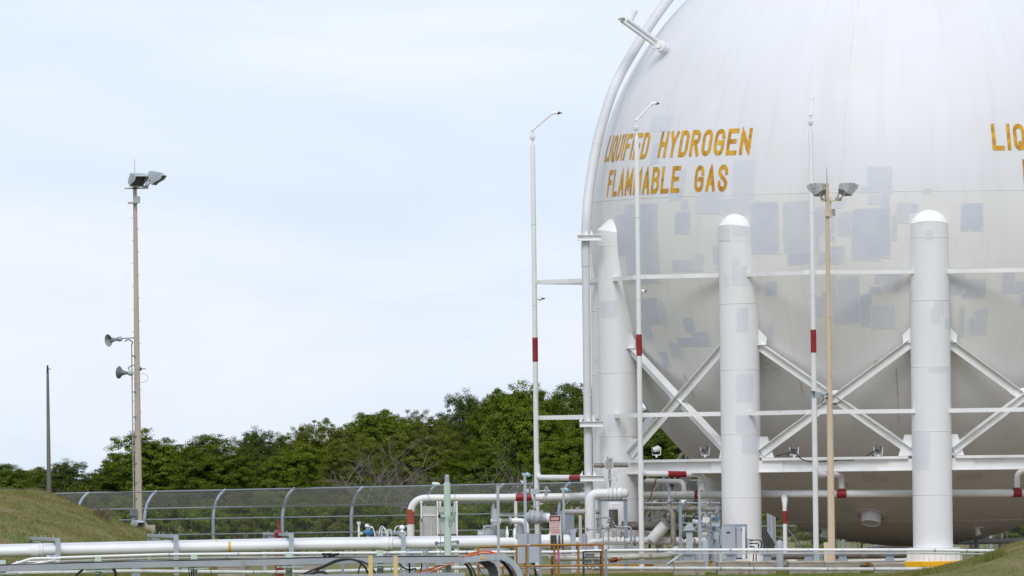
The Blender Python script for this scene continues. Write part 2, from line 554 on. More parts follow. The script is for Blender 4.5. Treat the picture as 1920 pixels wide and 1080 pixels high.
g = bpy.data.objects.new('ground', mesh_of('ground', MB().add([(-3000, -200, 0), (3000, -200, 0), (3000, 9000, 0), (-3000, 9000, 0)], [(0, 1, 2, 3)]), GRASSM, Vector(), False))
COL.link(g); tag(g, kind='structure')
pb = MB()
pb.add([Vector((TC.x - 14, 380, .004)), Vector((TC.x + 19, 380, .004)), Vector((TC.x + 19, 432, .004)), Vector((TC.x - 14, 432, .004))], [(0, 1, 2, 3)])
g = bpy.data.objects.new('gravel_pad', mesh_of('gravel_pad', pb, PADM, Vector(), False))
COL.link(g); tag(g, kind='structure')


def mound(name, fn, x0, x1, y0, y1, nx, ny, label):
    mb = MB()
    vs = []
    for j in range(ny + 1):
        for i in range(nx + 1):
            x, y = x0 + (x1 - x0) * i / nx, y0 + (y1 - y0) * j / ny
            edge = min(i, nx - i, j, ny - j)
            vs.append(Vector((x, y, fn(x, y) if edge else -.12)) - Vector((0, 0, .02)))
    fs = [(j * (nx + 1) + i, j * (nx + 1) + i + 1, (j + 1) * (nx + 1) + i + 1, (j + 1) * (nx + 1) + i) for j in range(ny) for i in range(nx)]
    mb.add(vs, fs)
    o = bpy.data.objects.new(name, mesh_of(name, mb, GRASSM, Vector(), True, 80))
    COL.link(o)
    return tag(o, label, None, None, 'structure')


mound('grass_mound', h_left, -26, -5.5, 350, 466, 70, 150, 'tall grassy earth mound with the tan floodlight pole at its foot')
mound('grass_bank', h_right, 9, 31, 317, 374, 110, 110, 'low grassy bank in front of the yellow footing')


def blades(name, n, region, fn, hmin, hmax, wd, seed, keep=None):
    """grass: thousands of single blades, one object"""
    rg = np.random.default_rng(len(str(seed)) + 3)
    x0, x1, y0, y1 = region
    x = rg.uniform(x0, x1, n); y = rg.uniform(y0, y1, n)
    if keep is not None:
        k = np.array([keep(a, b) for a, b in zip(x, y)]); x, y = x[k], y[k]; n = len(x)
    z = np.array([fn(a, b) for a, b in zip(x, y)]) - .03
    an = rg.uniform(0, 2 * np.pi, n); h = rg.uniform(hmin, hmax, n) * (0.75 + .5 * np.sin(x * 1.7 + .4 * y) ** 2)
    dx, dy = np.cos(an) * wd, np.sin(an) * wd
    lx, ly = rg.normal(0, .35, n) * h, rg.normal(0, .35, n) * h
    co = np.empty((n, 3, 3))
    co[:, 0] = np.stack([x - dx, y - dy, z], 1); co[:, 1] = np.stack([x + dx, y + dy, z], 1); co[:, 2] = np.stack([x + lx, y + ly, z + h], 1)
    me = np_mesh(name, co.reshape(-1, 3), np.arange(n * 3).reshape(-1, 3), BLADEF if 'flat' in str(seed) else BLADEM)
    o = bpy.data.objects.new(name, me)
    COL.link(o)
    return tag(o, kind='stuff')


def np_mesh(name, co, faces, m):
    me = bpy.data.meshes.new(name)
    nf, k = faces.shape
    me.vertices.add(len(co)); me.loops.add(nf * k); me.polygons.add(nf)
    me.vertices.foreach_set('co', np.ascontiguousarray(co, np.float32).ravel())
    me.loops.foreach_set('vertex_index', np.ascontiguousarray(faces, np.int32).ravel())
    me.polygons.foreach_set('loop_start', np.arange(0, nf * k, k, dtype=np.int32))
    me.update(calc_edges=True)
    me.materials.append(m)
    return me


def leafy(name, ca, cb, cc_, big=.5, trans=.3, cp=(.5, .7), lh=(.36, .66)):
    """leaf or blade material: every leaf its own tone, drifting over metres, some light let through"""
    m = bpy.data.materials.new(name)
    m.use_nodes = True
    n, l = m.node_tree.nodes, m.node_tree.links
    n.clear()
    o = n.new('ShaderNodeOutputMaterial')
    ge = n.new('ShaderNodeNewGeometry')
    x = n.new('ShaderNodeTexNoise'); x.inputs['Scale'].default_value = big; x.inputs['Detail'].default_value = 3
    l.new(ge.outputs['Position'], x.inputs['Vector'])
    r1 = n.new('ShaderNodeMapRange'); r1.inputs['From Min'].default_value = lh[0]; r1.inputs['From Max'].default_value = lh[1]
    l.new(x.outputs['Fac'], r1.inputs[0])
    i1 = n.new('ShaderNodeMix'); i1.data_type = 'RGBA'; i1.inputs[6].default_value = (*ca, 1); i1.inputs[7].default_value = (*cb, 1)
    l.new(r1.outputs[0], i1.inputs[0])
    r2 = n.new('ShaderNodeMapRange'); r2.inputs['From Min'].default_value = cp[0]; r2.inputs['From Max'].default_value = 1.25
    l.new(ge.outputs['Random Per Island'], r2.inputs[0])
    i2 = n.new('ShaderNodeMix'); i2.data_type = 'RGBA'; i2.inputs[7].default_value = (*cc_, 1)
    l.new(r2.outputs[0], i2.inputs[0]); l.new(i1.outputs[2], i2.inputs[6])
    d = n.new('ShaderNodeBsdfDiffuse'); t = n.new('ShaderNodeBsdfTranslucent'); gl = n.new('ShaderNodeBsdfGlossy')
    gl.inputs['Roughness'].default_value = .45
    gl.inputs['Color'].default_value = (.8, .85, .8, 1)
    l.new(i2.outputs[2], d.inputs[0]); l.new(i2.outputs[2], t.inputs[0])
    a = n.new('ShaderNodeMixShader'); a.inputs[0].default_value = trans
    l.new(d.outputs[0], a.inputs[1]); l.new(t.outputs[0], a.inputs[2])
    b = n.new('ShaderNodeMixShader'); b.inputs[0].default_value = .012
    l.new(a.outputs[0], b.inputs[1]); l.new(gl.outputs[0], b.inputs[2])
    l.new(b.outputs[0], o.inputs[0])
    return m


BLADEM = leafy('grass_blade', (.115, .155, .018), (.235, .175, .066), (.32, .25, .13), .55, .25, (.45, .7), (.38, .68))

BLADEF = leafy('lawn_blade', (.120, .185, .018), (.165, .185, .034), (.26, .23, .08), .5, .25, (.45, .7))


blades('grass', 95000, (-22, -9, 356, 434), h_left, .04, .12, .011, 3, lambda a, b: h_left(a, b) > .06)
blades('grass', 42000, (10, 18, 321, 346), h_right, .03, .075, .006, 4, lambda a, b: h_right(a, b) > .03)
blades('grass', 60000, (-16, 15, 346, 374), lambda a, b: max(h_left(a, b), 0.0), .04, .12, .010, 'flat')
for px_, py_, n_, k_ in ((1866, 1044, 260, 'weeds'), (1728, 1072, 160, 'weedsb'), (1842, 1050, 120, 'weedsc'), (290, 1001, 160, 'weedsde'), (268, 996, 120, 'weedsdef')):
    q_ = P(px_, py_, 330 if px_ > 900 else 428)
    w_ = .28 if px_ > 900 else .5
    blades('weeds', n_, (q_.x - w_, q_.x + w_, q_.y - .6, q_.y + .6), h_right if px_ > 900 else h_left, .12, .34, .010, k_)

# ---------------------------------------------------------------- the tank
tank = thing('spherical_tank', 'huge white spherical tank with gold lettering and grey repaint patches, carried on round columns', 'storage tank', BASE, None)


def er(a):
    a = math.radians(a)
    return Vector((math.sin(a), -math.cos(a), 0))


def et(a):
    a = math.radians(a)
    return Vector((math.cos(a), math.sin(a), 0))


def on_tank(az, z, off=0.0):
    """point of the shell: azimuth in degrees (0 faces the camera), height above the tank centre"""
    R = TR + off
    zz = z * R / TR
    r = math.sqrt(max(0, R * R - zz * zz))
    return TC + er(az) * r + Vector((0, 0, zz))


def hit(px, py):
    d = P(px, py, 400) - CAM
    d.normalize()
    o = CAM - TC
    b = o.dot(d)
    q = b * b - (o.dot(o) - TR * TR)
    if q < 0:
        q = 0
    l = d * (-b - math.sqrt(q)) + o
    return math.degrees(math.atan2(l.x, -l.y)), l.z


mb = MB()
nu, nv = 160, 80
vs = []
for j in range(nv + 1):
    la = -math.pi / 2 + math.pi * j / nv
    for i in range(nu):
        a = 360 * i / nu
        vs.append(TC + er(a) * (TR * max(1e-4, math.cos(la))) + Vector((0, 0, TR * math.sin(la))))
mb.add(vs, [(j * nu + i, j * nu + (i + 1) % nu, (j + 1) * nu + (i + 1) % nu, (j + 1) * nu + i) for j in range(nv) for i in range(nu)])
part(tank, 'shell', mb, TANK, angle=180)

SEAM = mat('weld_seam_paint', (.70, .69, .67), (.52, .50, .47), 1.2, .6, lo=.45, hi=.7)
for z in (.975, -8.29, -9.98):
    mb = MB()
    mb.tube([on_tank(a, z, .0) for a in range(-180, 181, 3)], .010, 5, False)
    part(tank, 'weld_seam', mb, SEAM)
for a, z0, z1 in ((-13.5, .98, 7.6), (22, 7.6, 10.3), (-62, .98, 7.6), (33, -8.29, -2), (-28, -9.98, -8.29), (14, -9.98, -8.29), (-5, -10.7, -9.98), (58, .98, 7.6)):
    mb = MB()
    mb.tube([on_tank(a, z0 + (z1 - z0) * i / 24, -.004) for i in range(25)], .011, 5, False)
    part(tank, 'weld_seam', mb, SEAM)


def set_edge(o, na, nz, da, dz):
    at = o.data.attributes.new('edge', 'FLOAT', 'POINT')
    at.data.foreach_set('value', [min(min(i, na - i) * da, min(j, nz - j) * dz) for j in range(nz + 1) for i in range(na + 1)])


def dims(a0, a1, z0, z1):
    return max(4, int(abs(a1 - a0) / .9) + 1), max(4, int(abs(z1 - z0) / .17) + 1)


def grid_patch(a0, a1, z0, z1, off, sl=0.0):
    mb = MB()
    na, nz = dims(a0, a1, z0, z1)
    vs = []
    for j in range(nz + 1):
        for i in range(na + 1):
            a = a0 + (a1 - a0) * i / na
            z = z0 + (z1 - z0) * j / nz
            if i in (0, na):
                a += (rnd.random() - .5) * .18
            if j in (0, nz):
                z += (rnd.random() - .5) * .03 + sl * (i / na - .5)
            vs.append(on_tank(a, z, off))
    mb.add(vs, [(j * (na + 1) + i, j * (na + 1) + i + 1, (j + 1) * (na + 1) + i + 1, (j + 1) * (na + 1) + i) for j in range(nz) for i in range(na)])
    return mb


rnd = random.Random(5)
PT = [  # photo x0, y0, x1, y1 of each repainted patch, tone
    (1469, 378, 1518, 474, 0), (1477, 474, 1519, 494, 0), (1528, 389, 1551, 440, 0), (1552, 389, 1566, 442, 0), (1528, 440, 1535, 473, 0), (1546, 440, 1566, 451, 0),
    (1534, 473, 1583, 494, 0), (1557, 461, 1583, 474, 0), (1571, 397, 1600, 441, 0), (1597, 392, 1668, 485, 0), (1626, 484, 1651, 489, 0), (1627, 366, 1651, 382, 1),
    (1650, 366, 1667, 393, 1), (1673, 403, 1681, 450, 0), (1682, 381, 1704, 418, 0), (1706, 382, 1722, 397, 0), (1407, 379, 1459, 475, 0), (1626, 313, 1672, 361, 1),
    (1614, 350, 1627, 361, 1), (1560, 374, 1583, 390, 1), (1154, 404, 1172, 478, 0), (1172, 383, 1232, 530, 0), (1266, 396, 1292, 438, 0), (1277, 376, 1288, 396, 0),
    (1306, 361, 1354, 400, 1), (1374, 301, 1413, 380, 1), (1354, 372, 1407, 402, 1), (1260, 488, 1318, 507, 0), (1303, 476, 1318, 488, 0), (1338, 462, 1344, 503, 0),
    (1203, 560, 1238, 607, 0), (1236, 566, 1246, 608, 0), (1204, 597, 1218, 637, 0), (1283, 596, 1301, 624, 0), (1272, 633, 1331, 648, 0), (1298, 623, 1328, 634, 0),
    (1258, 644, 1274, 668, 0), (1221, 218, 1257, 245, 1), (1223, 269, 1237, 306, 1), (1267, 318, 1283, 352, 1), (1255, 352, 1279, 375, 1), (1435, 528, 1456, 553, 0),
    (1442, 610, 1450, 643, 1), (1530, 557, 1552, 592, 0), (1542, 548, 1560, 557, 0), (1559, 514, 1573, 608, 0), (1573, 519, 1612, 606, 0), (1612, 552, 1634, 610, 0), (1634, 573, 1678, 616, 0),
    (1641, 512, 1690, 530, 0), (1630, 537, 1653, 551, 0), (1656, 530, 1668, 545, 0), (1674, 530, 1688, 546, 0), (1802, 381, 1843, 432, 0), (1783, 512, 1809, 550, 0),
    (1803, 523, 1848, 558, 0), (1880, 510, 1902, 549, 0), (1902, 528, 1935, 550, 0), (1914, 549, 1935, 574, 0), (1799, 577, 1808, 630, 0), (1826, 580, 1851, 627, 0), (1817, 595, 1827, 626, 0),
    (1731, 354, 1747, 363, 1), (1616, 890, 1644, 902, 2), (1649, 893, 1666, 903, 2), (1796, 888, 1842, 900, 2), (1575, 944, 1600, 962, 2), (1240, 660, 1252, 690, 0), (1432, 680, 1444, 684, 2), (1448, 690, 1462, 694, 2),
]
for i, (x0, y0, x1, y1, t) in enumerate(PT):
    x0, x1, y0, y1 = x0 - 1.3, x1 + 1.3, y0 - 1.2, y1 + 1.2
    xm, ym = (x0 + x1) / 2, (y0 + y1) / 2
    a0, a1 = hit(x0, ym)[0], hit(x1, ym)[0]
    z1, z0 = hit(xm, y0)[1], hit(xm, y1)[1]
    o = part(tank, 'paint_patch', grid_patch(a0, a1, z0, z1, .003 + .0006 * (i % 5), rnd.uniform(-.05, .05)), (PATCH, PATCH_LT, PATCH_DK)[t])
    na, nz = dims(a0, a1, z0, z1)
    set_edge(o, na, nz, abs(math.radians(a1 - a0)) * TR / na, abs(z1 - z0) / nz)

RUSTRUN = mat('faint_rust_run', (.58, .53, .45), (.52, .45, .35), 2.5, .6, stretch=(1, 1, .3))
for x0, y0, x1, y1 in ((1682, 690, 1684.2, 792), (1640, 676, 1646, 700), (1655, 668, 1658, 690), (1586, 905, 1589, 912), (1290, 700, 1292, 742), (1468, 664, 1470, 690), (1500, 700, 1501.5, 740)):
    xm, ym = (x0 + x1) / 2, (y0 + y1) / 2
    part(tank, 'rust_run', grid_patch(hit(x0, ym)[0], hit(x1, ym)[0], hit(xm, y1)[1], hit(xm, y0)[1], .0062), RUSTRUN)

# lettering: strokes of even width laid on the shell
def arc(cx, cy, rx, ry, a0, a1, n=6):
    return [(cx + rx * math.cos(math.radians(a0 + (a1 - a0) * i / n)), cy + ry * math.sin(math.radians(a0 + (a1 - a0) * i / n))) for i in range(n + 1)]


_q = .26   # corner radii, as a share of the letter height
WID = .42


def glyph(c):
    w, r = WID, .20
    top = arc(r, 1 - _q, r, _q, 180, 90) + arc(w - r, 1 - _q, r, _q, 90, 0)
    bot = arc(w - r, _q, r, _q, 0, -90) + arc(r, _q, r, _q, -90, -180)
    O = top + bot + [(0, 1 - _q)]
    G = {
        'L': ([[(0, 1), (0, 0), (w, 0)]], w), 'I': ([[(0, 0), (0, 1)]], 0.0), 'O': ([O], w), 'Q': ([O, [(w * .55, .22), (w + .06, -.06)]], w),
        'U': ([[(0, 1)] + list(reversed(bot)) + [(w, 1)]], w), 'F': ([[(0, 0), (0, 1), (w, 1)], [(0, .54), (w * .82, .54)]], w),
        'E': ([[(w, 1), (0, 1), (0, 0), (w, 0)], [(0, .52), (w * .85, .52)]], w), 'D': ([[(0, 0), (0, 1)] + arc(w - r, 1 - _q, r, _q, 90, 0) + arc(w - r, _q, r, _q, 0, -90) + [(0, 0)]], w),
        'H': ([[(0, 0), (0, 1)], [(w, 0), (w, 1)], [(0, .52), (w, .52)]], w), 'Y': ([[(0, 1), (w / 2, .48), (w, 1)], [(w / 2, .48), (w / 2, 0)]], w),
        'R': ([[(0, 0), (0, 1)] + arc(w - r, .77, r, .23, 90, -90) + [(0, .54)], [(w * .45, .54), (w, 0)]], w), 'P': ([[(0, 0), (0, 1)] + arc(w - r, .76, r, .24, 90, -90) + [(0, .52)]], w),
        'G': ([[(w, .74)] + arc(w - r, 1 - _q, r, _q, 0, 90) + arc(r, 1 - _q, r, _q, 90, 180) + arc(r, _q, r, _q, 180, 270) + arc(w - r, _q, r, _q, -90, 0) + [(w, .48), (w * .55, .48)]], w),
        'C': ([[(w, .72)] + arc(w - r, 1 - _q, r, _q, 0, 90) + arc(r, 1 - _q, r, _q, 90, 180) + arc(r, _q, r, _q, 180, 270) + arc(w - r, _q, r, _q, -90, 0) + [(w, .28)]], w),
        'N': ([[(0, 0), (0, 1), (w, 0), (w, 1)]], w), 'A': ([[(0, 0), (w / 2, 1), (w, 0)], [(w * .17, .30), (w * .83, .30)]], w),
        'M': ([[(0, 0), (0, 1), (w * .6, .2), (w * 1.2, 1), (w * 1.2, 0)]], w * 1.2), 'W': ([[(0, 1), (w * .3, 0), (w * .6, .8), (w * .9, 0), (w * 1.2, 1)]], w * 1.2),
        'B': ([[(0, 0), (0, 1)] + arc(w - r, .77, r * .9, .23, 90, -90) + [(0, .54)] + arc(w - r, .27, r, .27, 90, -90) + [(0, 0)]], w),
        'S': ([[(w, .74)] + arc(w - r, 1 - _q, r, _q, 0, 90) + arc(r, .77, r, .23, 90, 190, 7) + [(w * .3, .58), (w * .7, .44)] + arc(w - r, .25, r, .25, 10, -90, 7) + arc(r, _q, r, _q, -90, -180) + [(0, .28)]], w),
        'Z': ([[(0, 1), (w, 1), (0, 0), (w, 0)]], w), 'T': ([[(0, 1), (w, 1)], [(w / 2, 0), (w / 2, 1)]], w), 'X': ([[(0, 0), (w, 1)], [(0, 1), (w, 0)]], w), ' ': ([], w * .9),
    }
    return G[c]


def strokes(text, th, gap, space):
    """quads (in letter units) of a line of text, and its width; th = stroke width"""
    x, quads = 0.0, []
    for c in text:
        if c == ' ':
            x += space
            continue
        paths, wd = glyph(c)
        for p in paths:
            p = [(x + th / 2 + a, th / 2 + b * (1 - th)) for a, b in p]
            q = [p[0]]
            for a, b in zip(p, p[1:]):
                if math.hypot(b[0] - a[0], b[1] - a[1]) < 1e-4:
                    continue
                k = max(1, int(math.hypot(b[0] - a[0], b[1] - a[1]) / .14))
                q += [(a[0] + (b[0] - a[0]) * i / k, a[1] + (b[1] - a[1]) * i / k) for i in range(1, k + 1)]
            closed = math.hypot(q[0][0] - q[-1][0], q[0][1] - q[-1][1]) < 1e-4
            n = len(q)
            lr = []
            for i in range(n):
                if closed:
                    a, b, c2 = q[(i - 1) % (n - 1)], q[i], q[(i + 1) % (n - 1)]
                else:
                    a, b, c2 = q[max(i - 1, 0)], q[i], q[min(i + 1, n - 1)]
                d1 = (b[0] - a[0], b[1] - a[1]); d2 = (c2[0] - b[0], c2[1] - b[1])
                l1, l2 = math.hypot(*d1), math.hypot(*d2)
                if l1 < 1e-9: d1, l1 = d2, l2
                if l2 < 1e-9: d2, l2 = d1, l1
                n1 = (-d1[1] / l1, d1[0] / l1); n2 = (-d2[1] / l2, d2[0] / l2)
                mx_, my_ = n1[0] + n2[0], n1[1] + n2[1]
                ml_ = math.hypot(mx_, my_) or 1
                mx_, my_ = mx_ / ml_, my_ / ml_
                k = min(1.9, 1 / max(.35, mx_ * n1[0] + my_ * n1[1])) * th / 2
                ex = 0
                lr.append(((b[0] + mx_ * k, b[1] + my_ * k), (b[0] - mx_ * k, b[1] - my_ * k)))
            if not closed:      # square ends
                for e, s_ in ((0, -1), (-1, 1)):
                    a, b = (q[1], q[0]) if e == 0 else (q[-2], q[-1])
                    dl = math.hypot(b[0] - a[0], b[1] - a[1]) or 1
                    ox, oy = (b[0] - a[0]) / dl * th / 2, (b[1] - a[1]) / dl * th / 2
                    lr[e] = tuple((u + ox, v + oy) for u, v in lr[e])
            for i in range(n - 1):
                quads.append((lr[i][1], lr[i + 1][1], lr[i + 1][0], lr[i][0]))
        x += wd + th + gap
    return quads, x - gap


def tank_text(text, a0, a1, z0, z1, off):
    qs, wd = strokes(text, .172, .148, .6)
    mb = MB()
    r2 = random.Random(text + str(a0))
    for k, q in enumerate(qs):
        vs = [on_tank(a0 + (a1 - a0) * u / wd, z0 + (z1 - z0) * v, off + .0002 * (k % 9)) for u, v in q]
        mb.add(vs, [(0, 1, 2, 3)])
    part(tank, 'lettering', mb, GOLD, False)


for da in (0.0, 91.7):
    tank_text('LIQUIFIED', -78.2 + da, -57.9 + da, 2.31, 3.20, .010)
    tank_text('HYDROGEN', -54.4 + da, -31.7 + da, 2.31, 3.20, .010)
    tank_text('FLAMMABLE', -72.8 + da, -47.2 + da, 1.11, 2.01, .010)
    tank_text('GAS', -43.5 + da, -36.0 + da, 1.10, 2.00, .010)

# columns
CAZ = [AZ0 + 36 * k for k in range(-5, 5)]
RIM = 11.33


def column(az):
    e, t = er(az), et(az)
    ax = BASE + e * CR
    n = 36
    col_mb = MB()

    def ringpts(z, tilt=0.0, shift=0.0, r=CRAD):
        return [ax + e * (math.cos(2 * math.pi * j / n) * r - shift) + t * (math.sin(2 * math.pi * j / n) * r) + Vector((0, 0, z + tilt * math.cos(2 * math.pi * j / n))) for j in range(n)]
    lv = [ringpts(.62), ringpts(2.2), ringpts(6.0), ringpts(10.6), ringpts(RIM, .16)]
    fs = [(i * n + j, i * n + (j + 1) % n, (i + 1) * n + (j + 1) % n, (i + 1) * n + j) for i in range(len(lv) - 1) for j in range(n)]
    col_mb.add([p for r in lv for p in r], fs)
    c = part(tank, 'column', col_mb, COLWHITE)
    cap = MB()
    lv = [ringpts(RIM + .001, .16, 0, CRAD + .006)]
    for i in range(1, 9):
        s = i / 8
        lv.append(ringpts(RIM + .94 * s, .16 * (1 - s * .3), 1.02 * s ** 1.0, (CRAD + .006) * (1 - .04 * s)))
    fs = [(i * n + j, i * n + (j + 1) % n, (i + 1) * n + (j + 1) % n, (i + 1) * n + j) for i in range(len(lv) - 1) for j in range(n)]
    cap.add([p for r in lv for p in r], fs)
    part(c, 'cap', cap, WHITE)
    for z in (10.95, 8.86, 6.66, 4.52, 2.41):
        part(c, 'weld_seam', MB().tube([ax + e * math.cos(math.radians(a)) * CRAD + t * math.sin(math.radians(a)) * CRAD + Vector((0, 0, z)) for a in range(0, 361, 10)], .011, 4, False), SEAM)
    sk = MB()
    sk.lathe([(.86, .215), (.86, .62), (.80, .62), (.80, .215)], ax, n=28)
    sk.lathe([(.90, .215), (.90, .25), (.62, .25), (.62, .215)], ax, n=28)
    sk.lathe([(.90, .62), (.90, .66), (.60, .66), (.60, .62)], ax, n=28)
    part(c, 'base_skirt', sk, WHITE)
    st = MB()
    for a in range(0, 360, 24):
        d = e * math.cos(math.radians(a)) + t * math.sin(math.radians(a))
        s = d.cross(Vector((0, 0, 1)))
        st.box(ax + d * .885 + Vector((0, 0, .435)), (.05, .03, .37), (d, s, Vector((0, 0, 1))))
        d2 = e * math.cos(math.radians(a + 12)) + t * math.sin(math.radians(a + 12))
        st.cyl(ax + d2 * .93 + Vector((0, 0, .22)), ax + d2 * .93 + Vector((0, 0, .40)), .022, n=6)
    part(c, 'anchor_bolts', st, COLWHITE)
    return c


cols = {}
for k in range(-5, 5):
    cols[k] = column(AZ0 + 36 * k)


def col_patch(k, x0, y0, x1, y1, i):
    az = AZ0 + 36 * k
    ax = BASE + er(az) * CR
    Y = ax.y - CRAD * .8
    z1, z0 = P((x0 + x1) / 2, y0, Y).z, P((x0 + x1) / 2, y1, Y).z
    def ang(px):
        u = (P(px, (y0 + y1) / 2, Y).x - ax.x) / (CRAD + .004)
        return math.degrees(math.asin(max(-.98, min(.98, u))))
    a0, a1 = ang(x0), ang(x1)
    mb = MB()
    n, m = 8, 6
    R = CRAD + .004 + .0007 * (i % 4)
    mb.add([ax + er(a0 + (a1 - a0) * p / n) * R + Vector((0, 0, z0 + (z1 - z0) * q / m)) for q in range(m + 1) for p in range(n + 1)],
           [(q * (n + 1) + p, q * (n + 1) + p + 1, (q + 1) * (n + 1) + p + 1, (q + 1) * (n + 1) + p) for q in range(m) for p in range(n)])
    o = part(cols[k], 'paint_patch', mb, PATCH_COL)
    set_edge(o, n, m, math.radians(abs(a1 - a0)) * CRAD / n, abs(z1 - z0) / m)


for i, q in enumerate([(0, 1733, 431, 1750, 450), (0, 1752, 564, 1770, 592), (0, 1745, 577, 1765, 607), (0, 1772, 596, 1782, 616), (0, 1704, 546, 1711, 565), (0, 1740, 687, 1782, 698), (0, 1712, 810, 1743, 880),
                       (-1, 1350, 424, 1368, 451), (-1, 1373, 424, 1403, 442), (-1, 1371, 480, 1387, 535), (-1, 1387, 498, 1403, 535), (-1, 1357, 515, 1367, 538), (-1, 1380, 575, 1404, 623), (-1, 1380, 701, 1413, 755),
                       (-1, 1379, 778, 1415, 811), (-1, 1391, 811, 1422, 851), (-2, 1126, 563, 1160, 596), (-2, 1138, 775, 1160, 809)]):
    col_patch(*q, i)

# yellow footings under the columns
for k in range(-5, 1):
    ax = BASE + er(AZ0 + 36 * k) * CR
    e, t = er(AZ0 + 36 * k), et(AZ0 + 36 * k)
    mb = MB()
    n = 8
    R = 1.115
    top = [ax + e * R * math.cos(math.pi / 4 * j + math.pi / 8) + t * R * math.sin(math.pi / 4 * j + math.pi / 8) for j in range(n)]
    mb.add([p + Vector((0, 0, -.05)) for p in top] + [p + Vector((0, 0, .195)) for p in top] + [ax + (p - ax) * .975 + Vector((0, 0, .215)) for p in top],
           [tuple(range(7, -1, -1)), tuple(range(16, 24))] + [(j, (j + 1) % n, n + (j + 1) % n, n + j) for j in range(n)] + [(n + j, n + (j + 1) % n, 2 * n + (j + 1) % n, 2 * n + j) for j in range(n)])
    lab = {0: 'yellow painted footing under the tank column beside the grassy bank', -1: 'yellow painted footing under the tank column behind the grey switch cabinet',
           -2: 'yellow painted footing under the tank column behind the white elbow pipe', -3: 'yellow painted footing under the column hidden behind the vent pipe', -4: 'yellow painted footing under the far column beside the white stairs', -5: 'yellow painted footing under the far column straight behind the front one'}[k]
    single('concrete_footing', lab, 'footing', mb, FOOTY, 'yellow footings of the tank columns', smooth=False)

# girders, rings and cross braces between the columns
POLES = {'A': P(1004, 700, 399.4), 'B': P(1199, 700, 392.4), 'C': P(1526, 700, 387.8)}
ZU, ZL, GZ1 = 9.82, 5.20, 3.72
for k in range(-5, 5):
    a, b = AZ0 + 36 * k, AZ0 + 36 * (k + 1)
    mid = (a + b) / 2
    pv = {-3: 'A', -2: 'B', -1: 'C'}.get(k)
    pole = POLES[pv] if pv else BASE + er(mid) * 12.5
    for z in (ZU, ZL):
        s = BASE + er(a + 3.0) * (CR + .32); e = BASE + er(b - 3.0) * (CR + .32)
        v = Vector((pole.x, pole.y, 0)); vi = v - (v - BASE).normalized() * .12
        mb = MB()
        for p, q in ((s, vi), (vi, e)):
            mb.bar(Vector((p.x, p.y, z)), Vector((q.x, q.y, z)), .12, .14)
        rb = part(tank, 'ring_beam', mb, WHITE, False)
        rn = (v - BASE).normalized(); tn = rn.cross(Vector((0, 0, 1)))
        part(rb, 'clamp', MB().box(Vector((vi.x, vi.y, z)) + rn * .065, (.02, .62, .15), (rn, tn, Vector((0, 0, 1)))), WHITE, False)
    pa, pb = BASE + er(a) * CR, BASE + er(b) * CR
    ax = (pb - pa).normalized()
    nrm = Vector((ax.y, -ax.x, 0))
    if nrm.dot(pa + pb - BASE * 2) < 0:
        nrm = -nrm
    ln = (pb - pa).length
    s, e = pa + ax * (CRAD - .04), pb - ax * (CRAD - .04)
    up = Vector((0, 0, 1))
    mb = MB()
    mb.box((s + e) / 2 + up * (GZ1 - .055), ((e - s).length - .3, .44, .09), (ax, nrm, up))
    mb.box((s + e) / 2 + up * (GZ1 - .28), ((e - s).length, .10, .36), (ax, nrm, up))
    mb.box((s + e) / 2 + up * (GZ1 - .475), ((e - s).length, .36, .03), (ax, nrm, up))
    for q, sg in ((s, 1), (e, -1)):
        mb.box(q + ax * sg * .42 + up * (GZ1 - .29), (.84, .22, .38), (ax, nrm, up))
    part(tank, 'girder', mb, WHITE, False)
    z1, z0 = 7.62, 3.95
    for i, (p, q) in enumerate(((s + up * z1, e + up * z0), (e + up * z1, s + up * z0))):
        d = (q - p).normalized()
        p, q = p + d * .12, q - d * .05
        u = d.cross(nrm)
        if u.z < 0:
            u = -u
        mb = MB()
        off = nrm * (.075 if i else -.02)
        mb.box((p + q) / 2 + off, ((q - p).length, .30 if i else .34, .022), (d, nrm, u))
        mb.box((p + q) / 2 + off - u * .135 + nrm * .0, ((q - p).length, .025, .25), (d, nrm, u))
        part(tank, 'brace', mb, WHITE, False)
    c0 = (s + e) / 2 + up * ((z1 + z0) / 2)
    part(tank, 'gusset_plate', MB().plate([c0 + ax * .5, c0 + up * .16, c0 - ax * .5, c0 - up * .30], nrm * .02), WHITE, False)
    for q, sg in ((s, 1), (e, -1)):
        d = ax * sg
        mb = MB()
        mb.plate([q + up * 8.05, q + up * 7.48, q + d * .30 + up * 7.48, q + d * .33 + up * 7.72], nrm * .03)
        mb.box(q + d * .15 + up * 7.48, (.32, .34, .025), (d, nrm, up))
        part(tank, 'gusset_plate', mb, WHITE, False)
        part(tank, 'gusset_plate', MB().plate([q + up * 4.42, q + up * GZ1, q + d * .52 + up * GZ1, q + d * .30 + up * 4.42], nrm * .05), WHITE, False)


def shell_nozzle(px, py, r, ln, m, pad):
    a, z = hit(px, py)
    p = on_tank(a, z, 0)
    nd = (p - TC).normalized()
    mb = MB()
    dn = Vector((nd.x * .85, nd.y * .85, -1)).normalized()
    mb.lathe([(r, -.3), (r, ln), (r * .93, ln), (r * .93, ln - .05), (.001, ln - .05)], p, dn, 24)
    nz = part(tank, 'manhole', mb, COLWHITE)
    part(nz, 'pad', MB().ring(p + nd * .01, nd, pad, .018, 30, 6), SEAM)


shell_nozzle(1634, 966, .33, .30, COLWHITE, .47)
shell_nozzle(1832, 992, .09, .22, COLWHITE, .22)
shell_nozzle(1550, 995, .16, .28, COLWHITE, .24)
# ---------------------------------------------------------------- vent pipe, deluge poles, ring header
UP = Vector((0, 0, 1))


